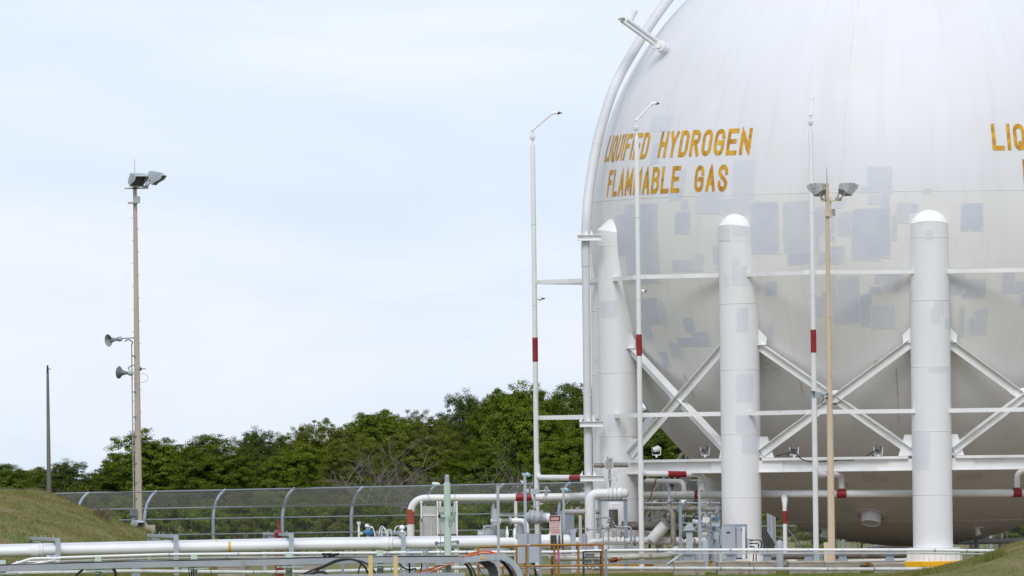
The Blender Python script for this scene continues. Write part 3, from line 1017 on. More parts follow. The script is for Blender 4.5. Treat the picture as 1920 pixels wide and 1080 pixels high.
def vline(px, py, Y):
    """x, y of a vertical thing seen at this pixel"""
    p = P(px, py, Y)
    return Vector((p.x, p.y, 0))


def zat(px, py, Y):
    return P(px, py, Y).z


# curved vent pipe hugging the shell, dropping beside the left column
VY = 395.6
vb = vline(1101, 700, VY)
vent = thing('vent_pipe', 'white vent pipe curving up round the left flank of the tank', 'pipe', vb)
mb = MB()
mb.tube([vb + UP * .0, vb + UP * zat(1100, 496, VY)], .138, 16)
part(vent, 'lower_pipe', mb, VENTM)
zt = zat(1100, 496, VY)
cps = [(1099, 500), (1098.5, 460), (1100, 410), (1103.5, 365), (1110.5, 318), (1122, 258), (1145, 181), (1158, 150), (1174, 119), (1212, 57), (1251.5, 1), (1290, -46), (1340, -95), (1400, -134), (1490, -170), (1600, -192), (1704, -198)]
pp = [P(x, y, VY + .0 + (0 if i < 3 else min(3.2, .35 * (i - 2)))) for i, (x, y) in enumerate(cps)]
pp[0].x, pp[0].y = vb.x, vb.y
pp[1].x, pp[1].y = vb.x, vb.y
part(vent, 'upper_pipe', MB().tube(smooth_curve(pp, 5), [.152] * 8 + [.168] * (5 * (len(pp) - 1) - 7), 18), VENTM)
for i in (24, 47):
    q = smooth_curve(pp, 5)
    part(vent, 'weld_seam', MB().ring(q[i], q[i + 1] - q[i], .166, .010, 20, 5), SEAM)
for py in (446, 795, 897):
    z = zat(1104, py, VY)
    mb = MB()
    x0, x1 = P(1083, py, VY).x, P(1127, py, VY).x
    off = (py - 446) * .0115 * S(VY)
    x0 += off; x1 += off
    c = Vector(((x0 + x1) / 2, VY - .24, z))
    mb.box(c, (x1 - x0, .03, .17))
    mb.box(c + UP * .09, (x1 - x0 + .03, .22, .022)); mb.box(c - UP * .09, (x1 - x0 + .03, .22, .022))
    mb.box(c + Vector((0, .34, 0)), (x1 - x0, .03, .17))
    part(vent, 'bracket', mb, WHITE, False)
    mb = MB()
    for sx in (-.20, -.02, .16):
        q = vb + Vector((sx, -.18, z + .1))
        mb.plate([q, q + Vector((-.10 if sx < -.1 else .10, 0, 0)), q + Vector((.02, .0, .17))], Vector((0, .02, 0)))
    part(vent, 'stiffeners', mb, WHITE, False)

# pipe-support arm with a small can high on the shell
arm = thing('strut_assembly', 'white twin strut arm with a small can at its tip, bolted high on the tank', 'bracket', P(1234, 84, 396.2))
mb = MB()
mb.cyl(P(1233, 78, 396.2), P(1175, 36, 395.4), .075, n=10)
part(arm, 'strut', mb, WHITE2)
part(arm, 'strut', MB().cyl(P(1225, 82, 397.2), P(1164, 38, 396.4), .06, n=10), WHITE2)
part(arm, 'end_plate', MB().plate([P(1158, 36, 396.0), P(1167, 33, 396.0), P(1177, 37, 395.8), P(1168, 40, 396.2)], Vector((0, .5, 0))), WHITE, False)
part(arm, 'can', MB().lathe([(.11, 0), (.11, .36), (.09, .38), (.012, .38), (.012, .45)], P(1182, 37, 395.9), P(1190, 21, 395.9) - P(1182, 37, 395.9), 14), WHITE)
part(arm, 'base_flange', MB().lathe([(.20, -.25), (.20, .03), (.12, .04), (.12, .10)], P(1238, 86, 396.0), P(1215, 70, 395.4) - P(1238, 86, 396.0), 16), WHITE)
part(arm, 'foot', MB().bar(P(1217, 92, 396.0), P(1231, 91, 396.3), .12, .05), WHITE, False)


def deluge(key, top, band, flange, arm_pts, tip, stub, zb, label):
    p0 = POLES[key]
    Y = p0.y
    b = Vector((p0.x, p0.y, 0))
    t = thing('deluge_pole', label, 'spray pole', b, 'spray poles round the tank')
    px = 960
    def z_(py, x):
        return zat(x, py, Y)
    zt = z_(top[1], top[0])
    r0, r1 = .092, .078
    part(t, 'pole', MB().tube([b + UP * zb, b + UP * (zb + .6), b + UP * (zt * .5), b + UP * (zt - .14), b + UP * zt], [r0, r0, (r0 + r1) / 2, r1, .035], 14), WHITE2)
    za, zc = z_(band[1], band[2]), z_(band[0], band[2])
    part(t, 'red_band', MB().cyl(b + UP * za, b + UP * zc, r0 + .004, n=14), RED)
    for q in (zt * .36, zt * .62, zt * .81):
        part(t, 'weld_seam', MB().ring(b + UP * q, UP, r0 - .004, .008, 14, 4), SEAM)
    zf = z_(flange, top[0])
    f = MB()
    f.cyl(b + UP * (zt - .02), b + UP * (zf + .28), .034, n=10)
    f.cyl(b + UP * (zf - .04), b + UP * (zf - .005), .095, n=12); f.cyl(b + UP * (zf + .005), b + UP * (zf + .045), .095, n=12)
    for j in range(6):
        an = j * math.pi / 3
        d = Vector((math.cos(an), math.sin(an), 0)) * .075
        f.cyl(b + d + UP * (zf - .07), b + d + UP * (zf + .075), .012, n=5)
    part(t, 'flange', f, WHITE)
    dv = (TC - b); dv.z = 0; dv.normalize()
    if key == 'C':
        dv = Vector((.10, 1, 0)).normalized()
    e0 = b + UP * (zf + .26)
    e1 = P(*arm_pts, 0.0) if False else None
    # the arm leans from the pole top towards the tank
    hz = z_(arm_pts[1], arm_pts[0])
    reach = max(.7, (hz - e0.z) * .95)
    e1 = e0 + dv * reach + UP * (hz - e0.z)
    part(t, 'spray_arm', MB().cyl(e0, e1, .034, n=10), WHITE2)
    part(t, 'elbow', MB().ball(e0, .055, 9, 6), WHITE)
    nz = MB()
    nz.tube([e1 - dv * .03 - UP * .04, e1 + dv * .04 + UP * .01, e1 + dv * .17], .048, 10)
    part(t, 'elbow', nz, WHITE)
    part(t, 'nozzle', MB().tube([e1 + dv * .16, e1 + dv * .22, e1 + dv * .24, e1 + dv * .31], [.05, .05, .025, .02], 8), BLACKS)
    zs = z_(stub[1], stub[0])
    s0 = b + UP * zs
    part(t, 'side_nozzle', MB().cyl(s0, s0 + dv * .16, .03, n=8).ball(s0 + dv * .19, .075, 8, 6), WHITE)
    part(t, 'nozzle', MB().tube([s0 + dv * .25, s0 + dv * .29, s0 + dv * .36], [.035, .03, .015], 8), BLACKS)
    return t, b, dv


def branch(t, b, Y, pts, band, r=.098):
    """red-banded branch from a pole to the ring header; pts in photo px with distance"""
    q = fillet([P(*p) for p in pts], .42, 6)
    part(t, 'branch_pipe', MB().tube(q, r, 14), WHITE2)
    if band:
        part(t, 'red_band', MB().cyl(P(*band[0]), P(*band[1]), r + .006, n=14), RED)


tA, bA, _ = deluge('A', (998.8, 268), (633, 678, 1004), 258, (1034, 212), None, (1012, 560), 0, 'white spray pole standing clear of the tank against the sky, leftmost of the three')
YA = bA.y
branch(tA, bA, YA, [(1007.5, 870, YA), (1008, 895.5, YA), (1098, 896, 397.0)], [(1071, 895.8, YA - 1.68), (1092, 896, YA - 2.24)])
tB, bB, _ = deluge('B', (1193.6, 252), (627, 667, 1198), 240, (1222, 193), None, (1205, 546), 0, 'white spray pole in front of the LIQUIFIED lettering')
YB = bB.y
branch(tB, bB, YB, [(1202, 864, YB), (1202.5, 888, YB), (1311, 889.5, YB + .9), (1318, 905, YB + .9), (1318, 919, YB + .9)], [(1251, 888.7, YB + .40), (1285, 889.2, YB + .68)])
tC, bC, _ = deluge('C', (1520, 240), (618, 661, 1525), 230, (1522, 183), None, (1529, 540), 0, 'white spray pole in front of the tank beside the warm tan floodlight pole')
YC = bC.y
branch(tC, bC, YC, [(1529, 862, YC), (1529.3, 890, YC), (1577, 890.5, 390.6), (1578, 904, 390.7), (1578, 917, 390.7)], [(1546, 890, YC + 1.0), (1556, 890.2, YC + 1.5)])

hd = [(770, 1012, 398.5), (770, 934.5, 398.5), (1000, 932.5, 398.5), (1196, 929, 398.2), (1330, 927.5, 394.0), (1400, 926.5, 392.3), (1578, 926, 390.7), (1742, 925, 390.95), (1906, 924.5, 391.4), (2080, 923, 394)]
hp = [P(*q) for q in hd]
hr = thing('ring_header', 'thick white pipe with dark red tees running behind the tank columns', 'pipe', Vector((hp[2].x, hp[2].y, 0)))
hfp = fillet(hp[:3], .55, 8) + hp[3:]
part(hr, 'header_pipe', MB().tube(hfp, .125, 16), WHITE2)
part(hr, 'faded_red_band', MB().cyl(P(770, 983, 398.5), P(770, 955, 398.5), .131, n=16), REDBROWN)
part(hr, 'red_band', MB().cyl(P(967, 932.8, 398.5), P(997, 932.5, 398.5), .131, n=16), RED)
for (x, y, Y) in ((1311, 927.8, 394.6), (1578, 926, 390.7), (1907, 924.5, 391.4)):
    d = P(x + 12, y - .1, Y) - P(x - 12, y + .1, Y)
    m = MB().cyl(P(x - 9, y + .1, Y), P(x + 9, y - .1, Y), .137, n=16)
    m.cyl(P(x, y, Y), P(x, y - 10, Y), .112, n=14)
    part(hr, 'red_tee', m, RED)
part(hr, 'support_leg', MB().cyl(Vector((P(967, 960, 398.5).x, 398.5, 0)), P(967, 938, 398.5), .06, n=10), WHITE2)
q = [P(1907, 914, 391.4), P(1907, 884, 391.4), P(1935, 882, 391.6)]
part(hr, 'branch_pipe', MB().tube(fillet(q, .35, 6), .10, 12), WHITE2)
q = [P(1212, 902, 397.4), P(1282, 903, 396.2), P(1283, 926, 396.2)]
part(hr, 'branch_pipe', MB().tube(fillet(q, .4, 6), .088, 12), WHITE2)
# lower drain riser with red band
rs = thing('drain_riser', 'thin white drain pipe with a red band dropping from the ring pipe', 'pipe', vline(1472, 1040, 390.6))
rx = vline(1472, 1000, 390.6)
part(rs, 'pipe', MB().tube(fillet([rx + UP * zat(1471, 948, 390.6), rx + UP * zat(1472, 1050, 390.6), P(1493, 1052, 390.2)], .28, 6), .070, 12), WHITE2)
part(rs, 'reducer', MB().tube([P(1470.5, 930, 391.6), rx + UP * zat(1471, 938, 390.6), rx + UP * zat(1471, 949, 390.6)], [.10, .10, .070], 12), WHITE2)
part(rs, 'red_band', MB().cyl(rx + UP * zat(1472, 982, 390.6), rx + UP * zat(1472, 958, 390.6), .075, n=12), RED)

# ---------------------------------------------------------------- tall tan floodlight poles


def dirmat(o, d):
    x = Vector(d).normalized()
    y = UP.cross(x).normalized()
    z = x.cross(y)
    return Matrix(((x.x, y.x, z.x, o.x), (x.y, y.y, z.y, o.y), (x.z, y.z, z.z, o.z), (0, 0, 0, 1)))


def floodlight(parent, o, d, foot, body, k=1.0):
    """box floodlight: tapered housing, glass, three-sided visor and yoke; o = centre, d = aim, foot = where the yoke stands"""
    T = dirmat(o, d)
    h = MB()
    a, b, c = (-.24, .17, .14), (-.05, .30, .235), (.17, .335, .265)
    vs = []
    for x, hy, hz in (a, b, c):
        vs += [(x * k, sy * hy * k, sz * hz * k) for sy, sz in ((-1, -1), (1, -1), (1, 1), (-1, 1))]
    fs = [(3, 2, 1, 0)] + [(i * 4 + j, i * 4 + (j + 1) % 4, (i + 1) * 4 + (j + 1) % 4, (i + 1) * 4 + j) for i in range(2) for j in range(4)] + [(8, 9, 10, 11)]
    h.add(vs, fs)
    for q in ((1, 0, .275), (1, 0, -.275)):
        h.box((.175 * k, 0, q[2] * k), (.05 * k, .70 * k, .03 * k))
    for q in (-.345, .345):
        h.box((.175 * k, q * k, 0), (.05 * k, .03 * k, .52 * k))
    h.xf(T)
    hs = part(parent, 'floodlight', h, body, False)
    part(hs, 'glass', MB().box((.182 * k, 0, 0), (.012, .62 * k, .48 * k)).xf(T), GLASSD, False)
    v = MB()
    v.plate([(.20 * k, -.34 * k, .27 * k), (.20 * k, .34 * k, .27 * k), (.40 * k, .34 * k, .27 * k), (.40 * k, -.34 * k, .27 * k)], (0, 0, .012))
    for s in (-1, 1):
        v.plate([(.20 * k, s * .34 * k, .262 * k), (.40 * k, s * .34 * k, .262 * k), (.38 * k, s * .34 * k, .08 * k), (.20 * k, s * .34 * k, -.20 * k)], (0, .012, 0))
    v.xf(T)
    part(hs, 'visor', v, VISOR, False)
    y = MB()
    for s in (-1, 1):
        y.bar(foot + (T.to_3x3() @ Vector((0, s * .12 * k, 0))), o + (T.to_3x3() @ Vector((-.03, s * .30 * k, -.12 * k))), .05, .03)
    y.bar(foot - UP * .02, foot + UP * .05, .22, .16)
    part(hs, 'yoke', y, LICHEN, False)


def octpole(b, z0, z1, r0, r1, n=8):
    return MB().tube([b + UP * (z0 + (z1 - z0) * i / 6) for i in range(7)], [r0 + (r1 - r0) * i / 6 for i in range(7)], n)


LY = 430.0
lb = vline(257, 700, LY)
z0, z1 = zat(261, 990, LY), zat(250, 352, LY)
lp = thing('floodlight_pole', 'tall pale tan floodlight pole at the foot of the grassy mound', 'light pole', lb + UP * z0, 'tall tan floodlight poles')
part(lp, 'pole', octpole(lb, z0 - .3, z1, .135, .072), TAN, angle=20)
part(lp, 'lightning_rod', MB().cyl(lb + UP * z1, lb + UP * zat(249, 298, LY), .012, .006, 6), GREYDK)
ca = MB()
ca.bar(P(233, 353.5, LY - .12), P(278, 353, LY - .12), .06, .05)
ca.box(lb + UP * (zat(250, 350, LY)) + Vector((0, -.1, 0)), (.16, .10, .16))
part(lp, 'crossarm', ca, TAN, False)
floodlight(lp, P(254, 335, LY - .35), (.62, -.72, -.42), P(256, 350.5, LY - .2), VISOR, .88)
floodlight(lp, P(288, 331.5, LY + .15), (.86, -.22, -.50), P(273, 350.5, LY - .1), VISOR, .88)
jb = MB().box(P(256.5, 374.5, LY - .2), (.24, .18, .25))
part(lp, 'junction_box', jb, GALV, False)
part(lp, 'clamp', MB().box(P(249, 380.5, LY), (.36, .26, .07)), TAN, False)
st = MB()
for i in range(26):
    z = z1 - 1.1 - i * .42
    s = (i % 2) * 2 - 1
    st.cyl(lb + Vector((s * .06, 0, z)), lb + Vector((s * (.135 + .04 * i / 26), 0, z)), .012, n=5)
part(lp, 'step_bolts', st, TAN)
cdx = P(249, 800, LY - .1)
cq = [Vector((cdx.x - .01, cdx.y, zat(250, 648, LY))), Vector((cdx.x, cdx.y, zat(249, 960, LY)))]
part(lp, 'conduit', MB().cyl(cq[0], cq[1], .022, n=7), GALVD)
part(lp, 'wire', MB().tube(smooth_curve([P(234, 640, LY - .1), P(241, 637, LY - .1), P(248, 641, LY - .1), cq[0]], 6), .022, 6), BLACK)
for py in (668, 735, 782, 818, 869, 905, 935):
    part(lp, 'conduit_clip', MB().box(Vector((lb.x - .11, LY - .1, zat(249, py, LY))), (.13, .06, .04)), GREYDK, False)
sw = MB().box(P(251, 961, LY - .22), (.24, .16, .26)).box(P(247, 961, LY - .25), (.12, .18, .22))
part(lp, 'switch_box', sw, GREYDK, False)
part(lp, 'stand', MB().box(P(247.5, 977, LY - .2), (.07, .07, .5)).box(P(251.5, 977, LY - .2), (.07, .07, .5)), STEELBLUE, False)
part(lp, 'clamp', MB().box(P(264, 692, LY - .15), (.06, .10, .12)).box(P(269, 691.5, LY - .15), (.16, .05, .03)), BLACKS, False)
part(lp, 'wire', MB().tube(smooth_curve([P(263, 701, LY - .1), P(269, 700.5, LY - .1), P(276, 705, LY - .1), P(277, 711, LY - .1), P(272, 716, LY - .1), P(262, 717, LY - .1)], 6), .009, 5), GALV)
part(lp, 'bracket', MB().bar(P(266, 980, LY - .25), P(275, 980, LY - .25), .05, .045).bar(P(274.3, 979, LY - .25), P(274.3, 992, LY - .25), .05, .05), TAN, False)
single('concrete_plinth', 'rounded concrete plinth under the pale tan floodlight pole', 'plinth', MB().box(P(275, 1000, LY), (.62, .8, .62)), CONCP, smooth=False)

# loose floodlight lying at the foot
fl = thing('fallen_floodlight', 'pale grey floodlight lying in the grass at the foot of the pale tan pole', 'floodlight', P(254, 990, LY - .5))
floodlight(fl, P(254, 983, LY - .5), (.70, -.5, -.35), P(257, 992, LY - .5), HORNLT, .62)


HORNMID = mat('horn_mid_grey', (.22, .25, .275), (.27, .30, .32), 4, .5)


def horn(px, py, Y, d, attach, label, m):
    c = P(px, py, Y)
    d = Vector(d).normalized()
    t = thing('horn_loudspeaker', label, 'loudspeaker', c, 'horn loudspeakers on the pale tan pole')
    b = MB().lathe([(.045, -.20), (.055, -.12), (.075, 0), (.11, .11), (.17, .19), (.225, .225), (.232, .24), (.215, .235), (.15, .17), (.09, .06), (.03, .0)], c, d, 20)
    part(t, 'bell', b, m)
    part(t, 'phase_plug', MB().lathe([(.04, .0), (.045, .12), (.02, .16)], c, d, 10), HORNLT)
    part(t, 'driver', MB().lathe([(.04, -.36), (.09, -.34), (.10, -.26), (.09, -.20), (.05, -.18)], c, d, 14), HORNLT)
    part(t, 'bracket', MB().tube([c - d * .3, *[P(*q) for q in attach]], .02, 7), GREYDK)


horn(213, 637, LY - .35, (-.80, -.60, -.12), [(240, 634, LY - .1), (252, 633.5, LY)], 'pale horn loudspeaker, upper of two on the tan pole, facing left', HORNMID)
horn(233.5, 699, LY - .35, (-.72, .42, .06), [(240, 690, LY - .2), (247, 685, LY - .1), (254, 685, LY)], 'dark horn loudspeaker, lower of two on the tan pole', HORN)

# the warm tan pole in front of the tank
RY = 384.0
rb_ = vline(1555, 700, RY)
z1 = zat(1552, 345, RY)
rp_ = thing('floodlight_pole', 'tall warm tan floodlight pole standing in front of the tank', 'light pole', rb_, 'tall tan floodlight poles')
part(rp_, 'pole', octpole(rb_, 0, z1, .125, .056), TAN2, angle=20)
part(rp_, 'base_plate', MB().box(rb_ + UP * .32 + Vector((-.10, .1, 0)), (.30, .3, 1.16)), TAN2, False)
part(rp_, 'cap', MB().box(rb_ + UP * (z1 + .0), (.13, .13, .06)), TAN2, False)
part(rp_, 'lightning_rod', MB().cyl(rb_ + UP * z1, rb_ + UP * zat(1553, 314, RY), .014, .006, 6), GREYDK)
part(rp_, 'upright', MB().box((P(1557, 370, RY + .1) + P(1557, 408, RY + .1)) / 2, (.05, .06, .70)), TAN2, False)
ca = MB()
ca.bar(P(1539.5, 377, RY - .05), P(1577, 375.5, RY + .12), .06, .045)
part(rp_, 'crossarm', ca, TAN2, False)
floodlight(rp_, P(1537, 353.5, RY + .0), (-.80, .55, -.34), P(1545, 374, RY), LICHEN, .76)
floodlight(rp_, P(1585, 353, RY + .1), (.80, .55, -.34), P(1572, 373, RY + .1), LICHEN, .76)
part(rp_, 'junction_box', MB().box(P(1562.5, 398.5, RY + .12), (.12, .12, .24)), STEELBLUE, False)
part(rp_, 'clamp', MB().bar(P(1543, 404, RY - .08), P(1562, 404, RY - .08), .10, .06), TAN2, False)
st = MB()
for i in range(12):
    py = 430 + i * 54.6
    x = rb_ + UP * zat(1555, py, RY)
    st.cyl(x + Vector((.03, -.04, 0)), x + Vector((.075 + .004 * i, -.09 - .004 * i, 0)), .018, n=6)
part(rp_, 'step_bolts', st, TAN2)
# conical spot lamp clamped on it, facing left
sl = thing('spot_lamp', 'blue-grey box spot lamp clamped to the warm tan pole, facing left', 'lamp', P(1532, 740, RY - .1))
sm = MB()
c = P(1531, 740, RY - .12)
T = dirmat(c, (-1, -.55, 0))
sm.add([(-.14, -.06, -.06), (-.14, .06, -.06), (-.14, .06, .06), (-.14, -.06, .06), (.14, -.13, -.12), (.14, .13, -.12), (.14, .13, .12), (.14, -.13, .12)],
       [(3, 2, 1, 0), (0, 1, 5, 4), (1, 2, 6, 5), (2, 3, 7, 6), (3, 0, 4, 7)])
sm.box((.0, 0, 0), (.02, .16, .15))
sm.xf(T)
part(sl, 'horn', sm, VISOR, False)
part(sl, 'driver', MB().cyl(P(1540, 739, RY - .1), P(1547, 739, RY - .06), .07, n=10), VISOR)
part(sl, 'bracket', MB().bar(P(1541, 741, RY - .1), P(1552, 739, RY - .08), .05, .05).bar(P(1549, 744, RY - .08), P(1551, 748, RY - .08), .05, .06), BLACKS, False)
part(sl, 'wire', MB().tube(smooth_curve([P(1544, 743, RY - .1), P(1543, 751, RY - .1), P(1540, 757, RY - .1), P(1551, 757.5, RY - .1)], 5), .012, 5), BLACK)
part(rp_, 'bolt_end', MB().cyl(P(1561, 757, RY - .02), P(1568, 757, RY - .02), .035, n=8), BLACKS)

# small yoke lamps along the girder, with their cable
_girder = lambda x: P(x, 857, 390.6)


def yoke_lamp(px, Y, label, dx, m, rot=0.35):
    b = P(px, 857, Y)
    k = 22 * S(Y) / .38
    t = thing('yoke_lamp', label, 'lamp', b, 'small lamps along the tank girder')
    y = MB()
    for s in (-1, 1):
        y.bar(b + Vector((s * .13, 0, .07)), b + Vector((s * .15, 0, .33)), .03, .025)
    y.bar(b + Vector((-.14, 0, .07)), b + Vector((.14, 0, .07)), .03, .03)
    y.box(b + UP * .03, (.07, .07, .08))
    part(t, 'yoke', y, WHITE, False)
    d = Vector((dx, .75, rot)).normalized()
    c = b + UP * .27
    part(t, 'housing', MB().lathe([(.04, -.15), (.085, -.11), (.095, .0), (.105, .08), (.095, .10), (.08, .08)], c, d, 16), m)
    part(t, 'wire', MB().tube(smooth_curve([c - d * .16, c - d * .2 + UP * .06, c + Vector((-.12, -.12, -.05)), b + Vector((-.20, -.12, .02))], 5), .014, 5), BLACK)
    return t


def girder_y(px):
    # distance of the girder's upper face at this photo column
    for k in range(-4, 2):
        a = BASE + er(AZ0 + 36 * k) * CR; b = BASE + er(AZ0 + 36 * (k + 1)) * CR
        for i in range(60):
            q = a + (b - a) * (i / 59)
            if abs(P(px, 857, q.y).x - q.x) < .12 and q.y < 400:
                return q.y
    return 391.0


yoke_lamp(1322, girder_y(1322), 'small white yoke lamp on the girder left of the grey cabinet column', .2, GREYDK)
yoke_lamp(1489, girder_y(1489), 'small white yoke lamp on the girder left of the warm tan pole', -.1, GREYDK)
yoke_lamp(1647, girder_y(1647), 'small white yoke lamp on the girder right of the warm tan pole', .1, GREYDK)
wl = yoke_lamp(1231, girder_y(1231), 'white painted lamp tilted up on the girder beside the white stairs', .9, WHITE, .25)
gy = girder_y(1560) - .26
wr = MB().tube(smooth_curve([P(1455, 855, gy), P(1484, 848, gy), P(1495, 853, gy), P(1502, 860, gy), P(1520, 866, gy), P(1550, 865, gy), P(1580, 862, gy), P(1606, 862, gy), P(1622, 856, gy), P(1640, 845, gy)], 6), .020, 6)
single('lamp_cable', 'black cable sagging along the girder between two small lamps', 'cable', wr, BLACK)

# ---------------------------------------------------------------- white stairs under the tank
SY = 404.6
sta = thing('access_stairs', 'white steel stairs with railings climbing under the tank behind the left column', 'stairs', Vector((P(1200, 1000, SY).x, SY, 0)))
for yy in (SY - .5, SY + .5):
    a, b = P(1192, 1022, yy), P(1318, 857, yy)
    m = MB().bar(a, b, .05, .26)
    part(sta, 'stringer', m, COLWHITE, False)
    d = b - a
    h = UP * 1.02
    part(sta, 'handrail', MB().cyl(a + h, b + h, .050, n=8).cyl(a + h * .52, b + h * .52, .03, n=8), WHITE2)
    m = MB()
    for i in range(13):
        q = a + d * (i / 12)
        m.cyl(q, q + h, .034, n=6)
    part(sta, 'balusters', m, WHITE2)
a, b = P(1192, 1022, SY), P(1318, 857, SY)
for i in range(14):
    q = a + (b - a) * ((i + .5) / 14)
    part(sta, 'tread', MB().box(q + UP * .05, (.27, .96, .035)), WHITE, False)
pl = MB().box(P(1345, 858, SY) , (1.0, 1.3, .06))
part(sta, 'landing', pl, WHITE, False)
part(sta, 'landing_post', MB().box(Vector((P(1352, 930, SY).x, SY - .5, P(1352, 858, SY).z / 2)), (.1, .1, P(1352, 858, SY).z)), WHITE, False)

# ---------------------------------------------------------------- utility pole
UY = 500.0
ub = vline(90.5, 800, UY)
up_ = thing('utility_pole', 'weathered concrete utility pole rising behind the grassy mound', 'utility pole', ub)
part(up_, 'pole', octpole(ub, 0, zat(88, 699, UY), .125, .055, 6), mat('aged_concrete_pole', (.15, .14, .125), (.20, .185, .165), 2, .9, stretch=(1, 1, .2)), False)
part(up_, 'insulator', MB().cyl(ub + UP * zat(88, 699, UY), ub + UP * zat(88, 685, UY), .055, .04, 7).box(ub + UP * zat(88, 692, UY) + Vector((.05, 0, 0)), (.16, .05, .04)), BLACKS)
ow = MB().tube([P(-30, 914.5, 396), P(60, 917, 396), P(160, 921, 396), P(320, 924, 396), P(520, 918, 396), P(838, 897, 372)], .010, 5)
single('overhead_wire', 'thin dark wire strung low across the mound to the pale green vented post', 'wire', ow, BLACKS)

# ---------------------------------------------------------------- fence
def fpt(px):
    u = (px - 150) / 940
    return 470 - 9.4 * u


FXS = [23, 150, 278, 407, 537, 666, 803, 931, 1055, 1185, 1318, 1452, 1588, 1725, 1865, 2005]
fa, fb2 = vline(150, 940, fpt(150)), vline(1090, 940, fpt(1090))
fd = (fb2 - fa).normalized()
fn = Vector((-fd.y, fd.x, 0))             # outward, away from the camera
if fn.y < 0:
    fn = -fn
fence = thing('chain_link_fence', 'long chain-link fence with overhanging curved top in front of the trees', 'fence', Vector((fa.x, fa.y, 0)))


def fz(px, py_l, py_r):
    return lambda q: None


def fbase(i):
    px = FXS[i]
    return vline(px, 1000, fpt(px)) if True else None


fb = [fbase(i) for i in range(len(FXS))]
ftop = []
PR = [(0.0, 0.0), (0.0, .48), (0.0, .58), (.03, .66), (.12, .75), (.32, .85), (.66, .94), (1.10, 1.0)]    # (outward m, share of height)


def fheight(px):
    # top rail height from the photograph (it climbs slightly to the right)
    py = 925 + (905 - 925) * (px - 130) / 960
    return zat(px, py, fpt(px) + 1.05)


def fprof(px):
    b = vline(px - 7, 1000, fpt(px))
    H = fheight(px)
    return [b + fn * o * 1.0 + UP * (H * s) for o, s in PR]


for px in FXS:
    part(fence, 'post', MB().tube(smooth_curve(fprof(px), 3), .062, 8), FENCEM)
for (o, s, r) in ((1.10, 1.0, .040), (.15, .77, .032), (.02, .62, .028), (.0, .41, .03), (.0, .08, .025)):
    for i in range(len(FXS) - 1):
        a = vline(FXS[i] - 7, 1000, fpt(FXS[i])) + fn * (o - .05) + UP * (fheight(FXS[i]) * s)
        b = vline(FXS[i + 1] - 7, 1000, fpt(FXS[i + 1])) + fn * (o - .05) + UP * (fheight(FXS[i + 1]) * s)
        part(fence, 'rail', MB().cyl(a, b, r, n=6), FENCER)
# woven wire: two sets of diagonals following the curved profile
x0, x1 = -80, 1960
p0 = vline(x0, 1000, fpt(x0)); p1 = vline(x1, 1000, fpt(x1))
Lf = (p1 - p0).length
prof = []
for i in range(len(PR) - 1):
    for k in range(3):
        t = k / 3
        prof.append((PR[i][0] * (1 - t) + PR[i + 1][0] * t, PR[i][1] * (1 - t) + PR[i + 1][1] * t))
prof.append(PR[-1])
H0 = fheight(500)
arcl = [0]
for a, b in zip(prof, prof[1:]):
    arcl.append(arcl[-1] + math.hypot((b[0] - a[0]), (b[1] - a[1]) * H0))

def weave(prof, arcl, pitch, RW):
    vs, fs = [], []
    nst = int(Lf / pitch)
    for s in (-1, 1):
        for i in range(nst + int(arcl[-1] / pitch)):
            first, cnt = len(vs), 0
            for (o, hs), l in zip(prof, arcl):
                u = i * pitch - l if s < 0 else i * pitch + l - arcl[-1]
                if u < 0 or u > Lf:
                    continue
                c = p0 + (p1 - p0) * (u / Lf) + fn * o + UP * (fheight(x0 + (x1 - x0) * (u / Lf)) * hs)
                vs += [c + fd * RW + fn * (.004 * s), c - fd * RW + fn * (.004 * s), c + fn * (RW * 1.4 + .004 * s)]
                cnt += 1
            for k in range(cnt - 1):
                a = first + 3 * k
                for j in range(3):
                    j2 = (j + 1) % 3
                    fs.append((a + j, a + j2, a + 3 + j2, a + 3 + j))
    wm = MB(); wm.v = vs; wm.f = fs
    return wm


part(fence, 'wire_mesh', weave(prof, arcl, .088, .0017), WIRE, False, kind='stuff')
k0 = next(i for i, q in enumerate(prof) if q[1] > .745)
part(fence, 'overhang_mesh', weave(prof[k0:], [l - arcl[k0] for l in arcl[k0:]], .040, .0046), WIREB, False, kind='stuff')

# ---------------------------------------------------------------- trees
LEAF_A = leafy('leaf_dark_green', (.042, .080, .006), (.095, .145, .010), (.190, .230, .022), .9, .22, (.35, .65))
LEAF_B = leafy('leaf_mid_green', (.060, .108, .007), (.125, .178, .011), (.225, .265, .026), .7, .22, (.35, .65))
LEAF_C = leafy('leaf_olive', (.070, .100, .010), (.135, .155, .016), (.220, .220, .036), .8, .22, (.35, .65))
LEAF_D = leafy('leaf_deep_green', (.030, .062, .010), (.070, .105, .018), (.150, .170, .035), 1.1, .12, (.4, .7))
STRAW = leafy('dry_stalk', (.15, .125, .075), (.11, .09, .05), (.22, .18, .11), .6, .1)


